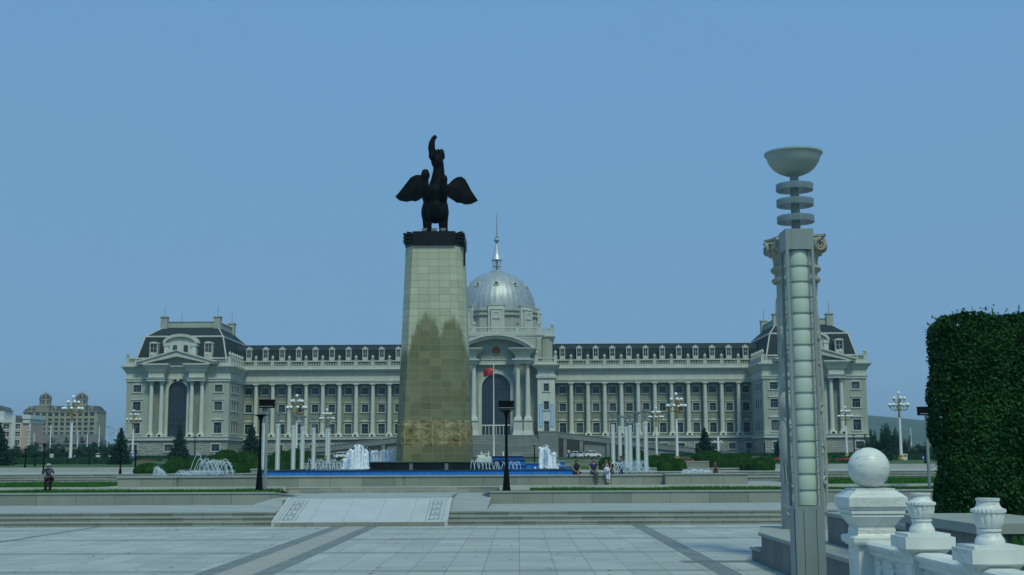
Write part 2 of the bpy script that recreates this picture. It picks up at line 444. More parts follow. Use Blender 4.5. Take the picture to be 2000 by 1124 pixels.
def kids(o): return [c for c in scene.collection.objects if c.parent == o]
def copy_tree(o, parent=None, depth=0):
    c = o.copy(); scene.collection.objects.link(c); c.parent = parent
    for ch in kids(o): copy_tree(ch, c, depth+1)
    return c
def leaves(mb, pts, size, aspect=.5, align=.5, rnd=random):
    """pts: (position, outward normal); each leaf is a small folded quad"""
    for p, n in pts:
        d = (Vector((rnd.uniform(-1,1), rnd.uniform(-1,1), rnd.uniform(-1,1)))*(1-align)+Vector(n)*align)
        d = d.normalized() if d.length > 1e-4 else Vector((0,0,1))
        u = d.orthogonal().normalized(); u = Matrix.Rotation(rnd.uniform(0, 6.28), 3, d) @ u
        w = d.cross(u); s_ = size*rnd.uniform(.6, 1.25); p = Vector(p)
        mb.add([p-u*s_*.5, p+w*s_*aspect*.5+d*s_*.06, p+u*s_*.5, p-w*s_*aspect*.5+d*s_*.06], [(0,1,2,3)])
# ================================================================== ground and terraces
def two_tone(o, top_mat, thr=.5):
    me = o.data; me.materials.append(M[top_mat])
    for p in me.polygons:
        if p.normal.z > thr: p.material_index = 1
    return o
def struct(o): o['kind'] = 'structure'; return o
def sheet(name, mat, x0, x1, y0, y1, z, z2=None):
    mb = MB(); z2 = z if z2 is None else z2
    mb.add([(x0,y0,z),(x1,y0,z),(x1,y1,z2),(x0,y1,z2)], [(0,1,2,3)])
    return struct(mb.build(name, mat))
def gz(y):
    prof = [(-200,-.3),(62,-.3),(62.5,.2),(64,.8),(66,1.0),(90,1.0),(96,1.55),(121,1.60),(121.5,2.07),(210,2.43),(285,3.2),(303,3.67),(900,3.67),(6000,3.0)]
    for (a, za), (b, zb) in zip(prof, prof[1:]):
        if a <= y <= b: return za+(zb-za)*(y-a)/(b-a)
    return prof[-1][1]
mb = MB(); ys = [-200,62,62.5,64,66,90,96,121,121.5,160,210,250,285,303,400,900,2000,4500]
for y in ys:
    mb.v += [(-2600,y,gz(y)),(2600,y,gz(y))]
mb.f += [(2*i,2*i+1,2*i+3,2*i+2) for i in range(len(ys)-1)]
struct(mb.build('ground', 'lawn'))

sheet('plaza', 'paving', -140, 140, -60, 50.05, 0.0)
for k, (x0, x1) in enumerate(((-7.42,-6.93),(-6.07,-5.6),(4.45,4.98),(-17.0,-16.75),(15.6,16.0))):
    sheet('paving_band', 'band_stone', x0, x1, -20, 50.04, .004)
sheet('paving_band', 'band_warm', -6.93, -6.07, -20, 50.04, .004)
for y in (47.2, 41.1, 35.0, 29.1, 23.0, 17.5):
    for dy in (0, .36):
        for (a, b) in ((-60,-17.0),(-16.75,-7.42),(-5.6,4.45),(4.98,15.6)):
            sheet('paving_joint', 'band_stone', a, b, y+dy, y+dy+.065, .004)
# drain grate on the plaza
mb = MB(); g0 = G(1335,1098,0); g1 = G(1462,1098,0)
n = 40
for i in range(n):
    x = g0.x+(g1.x-g0.x)*i/n
    mb.add([(x,g0.y-.16,.012),(x+.035,g0.y-.16,.012),(x+.075,g0.y+.16,.012),(x+.04,g0.y+.16,.012)], [(0,1,2,3)])
mb.box(g0.x-.05,g1.x+.05,g0.y-.22,g0.y-.17,.0,.014); mb.box(g0.x-.05,g1.x+.05,g0.y+.17,g0.y+.22,.0,.014)
tag(mb.build('drain_grate', 'dark_granite'), 'dark slotted drain grate set in the pale plaza paving', 'grate')

mb = MB(); r_ = random.Random(12)
for _ in range(420):
    y = 20+30*r_.random()**.8; x = r_.uniform(-22,6.0); a = r_.uniform(0,6.28); w_ = r_.uniform(.012,.045); l_ = w_*r_.uniform(1,3)
    c_, s_ = math.cos(a), math.sin(a); mb.add([(x+c_*l_,y+s_*l_,.010),(x-s_*w_,y+c_*w_,.014),(x-c_*l_,y-s_*l_,.010),(x+s_*w_,y-c_*w_,.012)],[(0,1,2,3)])
o = mb.build('fallen_leaves', 'soil'); tag(o, 'scattered fallen leaves and grit on the plaza paving', 'leaves', kind='stuff')
# three front steps, either side of the carved slab
for (a, b) in ((-140,-9.7),(-3.0,140)):
    mb = MB()
    for k in range(3):
        y0 = 50+.55*k
        mb.box(a, b, y0, 51.4, .166*k, .166*(k+1)-.045)
        mb.box(a, b, y0-.035, 51.4+.01*k, .166*(k+1)-.045, .166*(k+1)-(.0 if k<2 else .002))
    o = struct(mb.build('steps', 'riser')); two_tone(o, 'granite_step')
o = sheet('landing', 'path_stone', -140, 140, 51.38, 62, .503)
# raised central path with two small steps up to the fountain
XL, XR = -11.95, -1.35
mb = MB(); mb.box(-10.1,-3.15,53.1,57,.4,.95); mb.box(-10.1,-3.15,57,70,.4,.954)
for (a_, b_) in ((XL,-10.101),(-3.149,XR)): mb.prism([(51.5,.3),(51.5,.508),(58,.72),(64.6,.952),(70,.952),(70,.3)], a_, b_, 'x')
mb.box(XL+.05,XR-.05,63.9,70,.4,.953-.004)
mb.box(XL+.01,XR-.01,64.4,70,.95,1.085); mb.box(XL+.02,XR-.02,65.0,70,1.085,1.215)
o = struct(mb.build('raised_path', 'riser')); two_tone(o, 'path_stone')
# carved white ramp slab
root = empty('ramp_slab', (-6.35, 49.6, 0), 'broad white sloping stone slab with carved borders, laid over the three steps', 'stone ramp')
mb = MB(); w = 3.38
mb.prism([(0,0),(0,.17),(3.5,.98),(3.9,.98),(3.9,0)], -w, w, 'x'); mb.build('slab', 'slab_marble', root)
mb = MB()
for k in range(5): mb.box(-w+2*w*k/5+.01,-w+2*w*(k+1)/5-.01,-.02,-.003,.0,.155)
mb.build('front_riser', 'riser', root)
def onslope(y, e=.006): return .17+(.98-.17)*y/3.5+e
mb = MB()
for xx in (-2.0,-.68,.68,2.0): mb.add([(xx-.008,.0,onslope(0)),(xx+.008,.0,onslope(0)),(xx+.008,3.5,onslope(3.5)),(xx-.008,3.5,onslope(3.5))],[(0,1,2,3)])
mb.build('slab_joint', 'carve_dark', root)
for s in (-1, 1):
    mb = MB(); x0 = s*(w-.12); x1 = s*(w-.78)
    def rib(xa, ya, xb, yb, wd=.035):
        d = Vector((xb-xa, yb-ya)).normalized(); nrm = Vector((-d.y, d.x))*wd
        mb.add([(xa-nrm.x,ya-nrm.y,onslope(ya-nrm.y,.008)),(xb-nrm.x,yb-nrm.y,onslope(yb-nrm.y,.008)),(xb+nrm.x,yb+nrm.y,onslope(yb+nrm.y,.008)),(xa+nrm.x,ya+nrm.y,onslope(ya+nrm.y,.008))],[(0,1,2,3)])
    for xx in (x0, x1): rib(xx,.15,xx,3.35,.02)
    for k in range(4):
        y0 = .25+k*.78; y1 = y0+.66; xm = (x0+x1)/2; q = .18
        for a in ((xm-q,y0,xm-q,y1),(xm-q,y1,xm+q,y1),(xm+q,y1,xm+q,y0+.2),(xm+q,y0+.2,xm-.04,y0+.2),(xm-.02,y0+.2,xm-.02,y0+.45),(xm-.24,y0+.05,xm+.24,y0+.05)): rib(*a)
    mb.build('carved_border', 'carve_dark', root)
    mb = MB(); mb.prism([(-.03,0),(-.03,.2),(3.5,1.03),(3.92,1.03),(3.92,0)], s*w, s*(w+.12), 'x'); mb.build('side_kerb', 'slab_marble', root)
# low planters on both sides of the path
def planter(name, label, x0, x1, slope_end):
    root = empty(name, ((x0+x1)/2, 60.6, .5), label, 'planter'); xa, xb = x0-root.location.x, x1-root.location.x
    mb = MB(); mb.box(xa, xb, 0, .35, -.1, .53)
    e = xb if slope_end > 0 else xa
    e = xb if slope_end > 0 else xa; A_ = Vector((e,0)); B_ = Vector((e+slope_end*(1.9 if slope_end>0 else .8),3.4)); d = (B_-A_).normalized(); nn = Vector((-d.y,d.x))*slope_end*.32
    def wedge(m_, zl0, za, zl1, zb, o):
        p = [A_-nn*o, A_+nn*(1+o), B_+nn*(1+o), B_-nn*o]; zt = (za,za,zb,zb); zl = (zl0,zl0,zl1,zl1)
        m_.add([(v.x,v.y,zl[i]) for i,v in enumerate(p)]+[(v.x,v.y,zt[i]) for i,v in enumerate(p)],[(0,3,2,1),(4,5,6,7),(0,1,5,4),(1,2,6,5),(2,3,7,6),(3,0,4,7)])
    wedge(mb, -.1, .529, -.1, .15, 0); mb.build('wall', 'planter_granite', root)
    mb = MB(); mb.box(xa, xb, -.05, .40, .531, .60); wedge(mb, .5295, .597, .151, .21, .12)
    mb.build('coping', 'coping', root); return root
XPL, XPR = P(536,962,60.6).x, P(957,960,60.6).x
planter('grass_planter', 'long low granite planter wall left of the white slab, grass behind its coping', -75, XPL, 1)
planter('grass_planter', 'long low granite planter wall right of the white slab, running behind the carved column', XPR, 75, -1)
sheet('planter_soil', 'soil', -75, XPL-.3, 60.9, 65.4, 1.03); sheet('planter_soil', 'soil', XPR+.3, 75, 60.9, 65.4, 1.03)
# fountain terrace
XF0, XF1 = -23.6, 60
mb = MB(); mb.box(XF0, XF1, 65.5, 91.5, .5, 1.2); mb.box(-90, XF0-.6, 65.7, 65.95, .5, 1.2)
o = struct(mb.build('fountain_terrace', 'riser')); two_tone(o, 'path_stone')
sheet('lawn', 'lawn', -90, XF0-.02, 65.95, 87, 1.12)
for (a_, b_) in ((-90,XL-.3),(XR+.3,60)):
    mb = MB(); mb.box(a_, b_, 65.28, 65.49, .9, 1.285); struct(mb.build('kerb', 'kerb_pale'))
mb = MB()
for (a, b) in ((-120, 120),):
    for k in range(4):
        mb.box(a, b, 90+1.35*k, 96, 1.0+.165*k, 1.0+.165*(k+1)); mb.box(a, b, 90+1.35*k-.04, 96+.01*k, 1.0+.165*(k+1), 1.04+.165*(k+1)-(.0 if k<3 else .002))
o = struct(mb.build('terrace_steps', 'riser')); two_tone(o, 'granite_step')
sheet('path', 'path_stone', -120, 120, 95, 121, 1.703)
sheet('path', 'path_stone', -90, XF0, 87, 90.2, 1.02)
mb = MB(); mb.box(-120,-24,120.8,121.3,1.5,2.14); mb.box(20,120,120.8,121.3,1.5,2.14); struct(mb.build('kerb', 'kerb'))
sheet('road', 'asphalt', -300, 300, 278, 291, gz(278)+.06, gz(291)+.06)
for (xa, ya, xb, yb) in ((-56,122,-43,160),(-84,122,-58,170),(-57,205,-78,180),(50,140,38,170),(75,122,52,180)):
    d = Vector((xb-xa,yb-ya,0)).normalized(); nrm = Vector((-d.y,d.x,0))*.5
    mb = MB(); mb.add([Vector((xa,ya,gz(ya)+.03))-nrm,Vector((xb,yb,gz(yb)+.03))-nrm,Vector((xb,yb,gz(yb)+.03))+nrm,Vector((xa,ya,gz(ya)+.03))+nrm],[(0,1,2,3)]); struct(mb.build('garden_path', 'kerb'))
# grass in the planters and on the terraces
def grass(x0, x1, y0, y1, z, n, h, label, name='grass', skip=None, mat='grass'):
    mb = MB()
    for _ in range(n):
        x, y = random.uniform(x0, x1), random.uniform(y0, y1)
        a = random.uniform(0, 6.28); q = h*random.uniform(.5, 1.25)*(1+.5*noise.noise((x*.35,y*.35,0))); wd = .035
        dx, dy = math.cos(a)*wd, math.sin(a)*wd; lx, ly = random.uniform(-.08,.08), random.uniform(-.08,.08)
        mb.v += [(x-dx,y-dy,z),(x+dx,y+dy,z),(x+lx,y+ly,z+q)]; k = len(mb.v); mb.f.append((k-3,k-2,k-1))
    return tag(mb.build(name, mat), label, 'grass', kind='stuff')
grass(-46, XPL-.4, 61.05, 65.3, 1.03, 24000, .15, 'short green grass filling the long planter at left')
grass(XPR+2, 34, 61.05, 65.3, 1.03, 24000, .16, 'short green grass filling the long planter at right')
grass(-46, XF0-.6, 66.0, 86, 1.12, 22000, .20, 'green lawn behind the pale kerb at far left')
grass(16.5, 40, 66.0, 82, 1.2, 22000, .24, 'green lawn patch between the carved column and the big hedge')
sheet('lawn', 'lawn', 16.3, 45, 66.0, 82, 1.205)

# ================================================================== fountain
root = empty('fountain_basin', (P(850,940,68).x, 68, 1.2), 'long low granite clad basin wall around the blue fountain pool', 'fountain basin')
bx = root.location.x
segs = [(230,345,-.75,.60),(345,787,-.45,.605),(787,1300,0,.60),(1300,1460,-.75,.655)]
mw = MB(); mc = MB()
for (a, b, dy, h) in segs:
    xa, xb = P(a,930,68+dy).x-bx, P(b,930,68+dy).x-bx
    mw.box(xa, xb, dy, dy+.9 if dy<0 else .45, -.05, h-.075); mc.box(xa-.04, xb+.04, dy-.06, dy+.95 if dy<0 else .5, h-.074, h)
xa = P(230,930,67.25).x-bx; xb = P(1460,930,67.25).x-bx
mw.box(xa, xa+.45, .3, 22, -.05, .5); mw.box(xb-.45, xb, .3, 22, -.05, .52); mc.box(xa-.04, xa+.5, .2, 22, .501, .575); mc.box(xb-.5, xb+.04, .2, 22, .521, .6)
mw.build('wall', 'wall_granite', root); mc.build('coping', 'coping', root)
root = empty('blue_pool', (bx, 72, 1.2), 'blue mosaic tiled fountain pool with dark rim behind the granite wall', 'pool')
x0, x1 = P(512,920,72).x-bx, P(1129,920,72).x-bx
mb = MB(); mb.box(x0, x1, 0, .35, 0, .80); mb.box(x0, x0+.35, .35, 27, 0, .8); mb.box(x1-.35, x1, .35, 27, 0, .8); mb.build('tiled_wall', 'blue_tile', root)
mb = MB(); mb.box(x0-.05, x1+.05, -.05, .45, .801, .87); mb.box(x0-.05, x0+.4, .451, 27, .801, .87); mb.box(x1-.4, x1+.05, .451, 27, .801, .87); mb.build('rim', 'blue_dark', root)
mb = MB(); mb.box(x0+.36, x1-.36, .36, 27, .70, .77); mb.build('pool_water', 'water', root)
mb = MB(); mb.box(x0-7, x0-.06, .5, 18, .2, .30); mb.box(x1+.06, x1+9, .5, 18, .2, .30); mb.build('outer_water', 'water', root)
# stepped blue tiers at right of the monument
def pxbox(mb, a, b, Y, ytop, ybot, depth, o):
    p, q = P(a, ytop, Y), P(b, ytop, Y); zb = P(a, ybot, Y).z
    mb.box(p.x-o.x, q.x-o.x, Y-o.y, Y+depth-o.y, zb-o.z, p.z-o.z)
root = empty('stepped_pool', (P(1000,915,95).x, 95, 1.9), 'three stepped blue tiled cascade tiers right of the black plinth', 'cascade'); o = root.location
mb = MB(); pxbox(mb, 960,1028,94.2,911,918,8,o); pxbox(mb, 960,1025.5,94.6,899.5,911,8,o); pxbox(mb, 960,1022,95,892.5,899.4,7.5,o); mb.build('tier', 'blue_tile', root)
mb = MB(); pxbox(mb, 960,1028.6,94.1,909.6,910.9,8,o); pxbox(mb, 960,1026,94.5,898.2,899.3,8,o); pxbox(mb, 960,1022.5,94.9,891.2,892.4,7.5,o); mb.build('tier_rim', 'blue_dark', root)
mb = MB(); mb.ball((P(1004,891,97).x-o.x, 2, P(1004,892,97).z-o.z), .42, 16, 8, (1.9,1.9,.45)); mb.build('cascade_stone', 'dark_granite', root, True)
root = empty('side_pool', (P(1065,910,100).x, 100, 1.9), 'low blue tiled pool box behind the tall white water jet', 'pool'); o = root.location
mb = MB(); pxbox(mb,1028,1062,100,905.5,918,5,o); pxbox(mb,1084,1103,104,902.5,912,5,o); pxbox(mb,1062.5,1116,99.5,911.5,918,5,o); mb.build('tiled_wall', 'blue_tile', root)
mb = MB(); pxbox(mb,1027.5,1062.4,99.9,904,905.4,5,o); pxbox(mb,1083.6,1103.4,103.9,900.5,902.4,5,o); pxbox(mb,1062.6,1116.4,99.4,910.3,911.4,5,o); mb.build('rim', 'coping', root)
# ------------------------------------------------------------------ monument
MY = 88.0; mx = P(845, 900, MY).x; mz = P(845, 900.5, MY).z
mon = empty('monument_pillar', (mx, MY, mz), 'tall tapering stone clad pillar with dark water stains, carrying the winged statue', 'monument')
H = 15.6
def ringat(z, g=0.0):
    t = z/H; a = 2.14+(1.56-2.14)*t+g; b = 2.72+(2.15-2.72)*t+g; y0 = .45*t-g; y1 = 5.5-.45*t+g; c = 1.15-.2*t
    return [(-a,y0,z),(a,y0,z),(b,y0+c,z),(b,y1-c,z),(a,y1,z),(-a,y1,z),(-b,y1-c,z),(-b,y0+c,z)]
def band(name, mat, z0, z1, g=0.0, cap=True):
    mb = MB(); n = 8; mb.add(ringat(z0,g)+ringat(z1,g), [(i,(i+1)%n,n+(i+1)%n,n+i) for i in range(n)]+[tuple(range(7,-1,-1)),tuple(range(8,16))])
    return mb.build(name, mat, mon)
band('base_course', 'pillar', 0, 1.02); band('shaft', 'pillar', 2.88, H)
# carved relief band: a real uneven surface
mb = MB(); n = 46; rows = 18
r0, r1 = ringat(1.021), ringat(2.879)
loop = []
for i in range(8):
    A0, B0 = Vector(r0[i]), Vector(r0[(i+1)%8]); A1, B1 = Vector(r1[i]), Vector(r1[(i+1)%8])
    m_ = max(4, int((B0-A0).length/.09)); 
    nrm = (B0-A0).cross(Vector((0,0,1))).normalized()
    for k in range(m_): loop.append((A0.lerp(B0,k/m_), A1.lerp(B1,k/m_), nrm))
for j in range(rows+1):
    for (a, b, nn) in loop:
        p = a.lerp(b, j/rows); q = noise.fractal(p*1.7, .9, 2.2, 5)
        e = 0 if j in (0, rows) else max(-.03, .055*q+.01)
        mb.v.append(tuple(p+nn*e))
L_ = len(loop); mb.f = [(j*L_+i, j*L_+(i+1)%L_, (j+1)*L_+(i+1)%L_, (j+1)*L_+i) for j in range(rows) for i in range(L_)]
mb.build('relief_band', 'relief', mon, True, ang=180)
# black cap
mb = MB(); mb.add(ringat(H,.04)+[(x,y,H+.95) for x,y,z in ringat(H,.0)], [(i,(i+1)%8,8+(i+1)%8,8+i) for i in range(8)]+[tuple(range(7,-1,-1)),tuple(range(8,16))])
mb.box(-1.56,1.56,.28,.6,H-.02,H+1.02)
for s in (-1,1):
    for z in (.28,.55,.82): mb.box(min(s*1.6,s*2.28),max(s*1.6,s*2.22),.62,4.9,H+z,H+z+.14)
mb.build('cap', 'black_granite', mon)
mb = MB(); mb.box(2.14,2.24,1.1,1.25,H-1.4,H+.2); mb.build('cable_box', 'black_metal', mon)
mb = MB(); mb.box(-.5,-.4,0,.1,0,.1) if False else None
root = empty('black_plinth', (mx, 86, 1.85), 'polished black granite plinth under the tall pillar', 'plinth'); o = root.location
mb = MB(); a = P(714,903,86).x-o.x; b = P(986,903,86).x-o.x
mb.box(a, b, 0, 9, 0, .60); mb.build('plinth_block', 'black_granite', root)
mb = MB(); mb.box(a-.04, b+.04, -.05, 9.05, .601, .655); mb.build('plinth_coping', 'black_granite', root)
mb = MB()
for px in (803, 872): x = P(px,910,86).x-o.x; mb.box(x-.12, x+.12, -.02, 0.0, .02, .58)
mb.build('joint_strip', 'dark_granite', root)
# ------------------------------------------------------------------ statue (one continuous bronze body)
sz = mz+H+.96
def S(u, v, y=0): return Vector(((u-400)/91.0, y, (755-v)/90.0))
st = MB()
def blob(u, v, y, ru, rv, ry, tilt=0):
    st.ball(S(u,v,y), 1, 20, 14, (ru/91.0, ry, rv/90.0), Matrix.Rotation(tilt,3,'Y'))
def limb(pts, rad): st.tube([S(*p) for p in pts], [r/91.0 for r in rad], 14)
blob(398,582,.1,90,100,1.0); blob(396,500,.0,88,85,.95); blob(350,610,-.1,46,80,.7); blob(446,610,-.1,46,80,.7)
limb([(352,600,0),(346,690,-.15),(349,745,-.1)],[44,31,28]); limb([(446,600,0),(454,690,-.15),(456,745,-.1)],[44,32,29])
blob(345,742,-.3,31,15,.5); blob(459,742,-.3,31,15,.5)
limb([(398,520,0),(412,440,-.05),(418,380,-.08),(422,320,-.1),(420,270,-.12)],[84,62,48,39,36])
blob(412,262,-.25,42,52,.55); blob(440,215,-.05,22,42,.4); blob(452,228,0,12,16,.3); blob(383,230,-.5,28,34,.42); blob(377,205,-.6,22,30,.35)
limb([(383,215,-.6),(376,180,-.7),(379,145,-.72),(390,112,-.72),(401,97,-.72),(407,104,-.72),(406,122,-.72)],[24,25,21,14,10,8,4])
limb([(395,240,-.5),(412,205,-.5),(424,185,-.45)],[20,15,9]); limb([(372,235,-.7),(362,205,-.8),(358,180,-.8)],[10,6,2])
# forelegs drawn up in front of the chest
limb([(352,520,-.6),(334,460,-1.0),(336,400,-1.1)],[34,28,25]); blob(338,378,-1.1,31,36,.38); blob(338,350,-1.1,24,14,.32)
limb([(450,520,-.6),(460,465,-1.0),(462,420,-1.05)],[32,27,24]); blob(462,405,-1.05,26,34,.34)
blob(398,470,-.75,60,40,.35)
o = st.build('beast_body', 'bronze', None, True, ang=180)
statue = empty('winged_beast_statue', (mx, MY+1.75, sz+.12), 'black bronze winged beast rearing with raised trunk on top of the pillar', 'statue')
o.parent = statue
mb = MB(); mb.box(-1.15,1.15,-1.0,1.6,-.14,.02); mb.build('base_plate', 'black_granite', statue)
rm = o.modifiers.new('merge', 'REMESH'); rm.mode = 'VOXEL'; rm.voxel_size = .045; rm.use_smooth_shade = True
sm = o.modifiers.new('smooth', 'SMOOTH'); sm.factor = .5; sm.iterations = 5
for s, outl in ((-1, [(330,395),(318,356),(290,343),(262,343),(228,358),(190,405),(150,455),(121,486),(150,514),(200,525),(236,519),(262,525),(285,516),(310,498),(335,470)]),
                (1, [(465,420),(487,408),(520,374),(548,358),(575,355),(600,372),(622,412),(645,455),(687,516),(640,541),(602,546),(570,536),(540,534),(512,514),(486,500),(468,470)])):
    mb = MB(); n = len(outl); c = Vector((sum(p[0] for p in outl)/n, sum(p[1] for p in outl)/n))
    def wy(u): return .25+.45*(abs(u-400)/290)**1.5
    fr, bk = [], []
    for k in (1.0, .7, .35):
        for (u, v) in outl:
            uu, vv = c.x+(u-c.x)*k, c.y+(v-c.y)*k
            bul = .05+.17*(1-k)+.05*math.sin((uu+vv*.6)*.16)*(1 if k < 1 else 0)
            fr.append(S(uu, vv, wy(uu)-bul)); bk.append(S(uu, vv, wy(uu)+bul))
    fr.append(S(c.x,c.y,wy(c.x)-.2)); bk.append(S(c.x,c.y,wy(c.x)+.2))
    N = 3*n+1; fs = []
    for q in (0, N):
        for k in range(2):
            for i in range(n): fs.append((q+k*n+i, q+k*n+(i+1)%n, q+(k+1)*n+(i+1)%n, q+(k+1)*n+i))
        for i in range(n): fs.append((q+2*n+i, q+2*n+(i+1)%n, q+3*n))
    for i in range(n): fs.append((i,(i+1)%n,N+(i+1)%n,N+i))
    mb.add(fr+bk, fs); mb.build('wing', 'bronze', statue, True, ang=60)
spots = [(333,'silver floodlight at the left foot of the winged beast'),(400,'silver floodlight between the feet of the winged beast'),(460,'silver floodlight at the right foot of the winged beast')]
proto = None
for (u, lab) in spots:
    p = S(u, 748); x = mx+p.x
    if proto is None:
        proto = empty('floodlight', (x, MY+.62, sz+.08), lab, 'floodlight', 'floodlights at the beast feet')
        mb = MB(); mb.frustum((.16,.1),(.2,.14),.06,.24); mb.build('lamp_head', 'grey_metal', proto); mb = MB(); mb.box(-.05,.05,-.04,.04,0,.06); mb.build('bracket', 'grey_metal', proto)
    else:
        c = copy_tree(proto); c.location.x = x; c['label'] = lab
for s, lab in ((-1,'black floodlight on the left corner of the pillar cap'),(1,'black floodlight on the right corner of the pillar cap')):
    f = empty('floodlight', (mx+s*1.85, MY+1.3, sz), lab, 'floodlight', 'floodlights on the cap corners')
    mb = MB(); mb.prism([(-.22,.06),(.2,.1),(.22,.22),(-.15,.16)] if s>0 else [(.22,.06),(-.2,.1),(-.22,.22),(.15,.16)], -.12,.12,'y'); mb.build('lamp_head', 'black_metal', f); mb = MB(); mb.box(-.04,.04,-.04,.04,-.05,.08); mb.build('bracket', 'black_metal', f)

# ================================================================== near right: steps block, column, lamp, balustrade, hedge
root = empty('stepped_block', (5.9, 30.8, 0), 'stepped grey granite block beside the stairs, carrying the carved column', 'stone block')
mw = MB(); mc = MB()
def tier(x0, x1, y0, y1, z0, z1, ov=.05):
    mw.box(x0-5.9, x1-5.9, y0-30.8, y1-30.8, z0, z1-.081); mc.box(x0-5.9-ov, x1-5.9, y0-30.8-ov, y1-30.8+ov, z1-.08, z1)
pl = [(5.95,18.0),(16,18.0),(16,33.7),(6.55,33.7),(5.95,30.8)]; ov = [(5.88,17.95),(16,17.95),(16,33.76),(6.5,33.76),(5.88,30.83)]
mw.prism([(x-5.9,y-30.8) for x,y in pl], -.02, .689, 'z'); mc.prism([(x-5.9,y-30.8) for x,y in ov], .69, .77, 'z')
pl = [(5.97,30.9),(8,30.9),(8,32.0),(5.93,32.0)]; mw.prism([(x-5.9,y-30.8) for x,y in pl], -.02, .28, 'z'); mc.prism([(x-5.9,y-30.8) for x,y in [(5.93,30.88),(8,30.88),(8,32.03),(5.88,32.03)]], .281, .34, 'z')
mw.build('cladding', 'block_granite', root); mc.build('coping', 'coping', root)
root = empty('hedge_planter', (6.65, 27, .77), 'grey granite planter wall behind the urn balustrade, holding the tall hedge', 'planter')
o = root.location; mw = MB(); mc = MB()
mw.box(0, 9, -7.7, 0, -.8, .56); mc.box(-.05, 9, -7.7, .05, .561, .64)
mw.box(-.7, .7, -10.8, -7.71, -.8, .80); mc.box(-.78, .75, -10.9, -7.66, .801, .93)
mw.box(-.6,9,-16,-10.92,-.8,.6)
mw.build('wall', 'block_granite', root); mc.build('coping', 'coping', root)
mb = MB(); mb.box(.75, 9, -7.66, -.4, .641, .66); mb.box(-.55, 9, -15.9, -10.95, .60, .68); mb.box(.76,9,-10.93,-7.7,.58,.64); mb.build('soil', 'soil', root)
tag(grass(6.2, 11, 12.5, 15.95, 1.45, 3500, .12, 'sparse grass and fallen leaves on the soil below the tall hedge'), None)
# camera-side platform with its stairs
mb = MB(); mb.box(-30, 5.6, -12, 12.4, -.02, .95); mb.box(4.0, 5.6, 12.4, 16.7, -.02, .951)
for k in range(5): mb.box(-30, 3.99, 12.4+.35*k, 12.75+.35*k, -.02, .79-.16*k)
o = struct(mb.build('upper_terrace', 'riser')); two_tone(o, 'granite_step')

# --- carved column with ionic capital
ccol = empty('carved_column', (7.40, 32.4, .77), 'carved grey stone column with scrolled capital behind the tall lamp', 'column')
cz = lambda py: P(1556, py, 32.4).z-.77
rb, rt = .575, .525; hs = cz(552)
mb = MB(); rows, seg = 150, 64
for j in range(rows+1):
    z = hs*j/rows; r = rb+(rt-rb)*j/rows
    for k in range(seg):
        a = 2*math.pi*k/seg
        p = Vector((math.cos(a)*1.2, math.sin(a)*1.2, z*.55)); e = noise.fractal(p*1.4, .8, 2.1, 4)
        e2 = abs(noise.noise(p*2.2+Vector((5,2,9))))
        rr = r+.022*max(-.8,min(1.0,e*1.5))+(.025 if e2 < .07 else 0)
        mb.v.append((rr*math.cos(a), rr*math.sin(a), z))
mb.f = [(j*seg+k, j*seg+(k+1)%seg, (j+1)*seg+(k+1)%seg, (j+1)*seg+k) for j in range(rows) for k in range(seg)]
mb.f.append(tuple(range(seg-1,-1,-1))); mb.build('shaft', 'carved', ccol, True, ang=60)
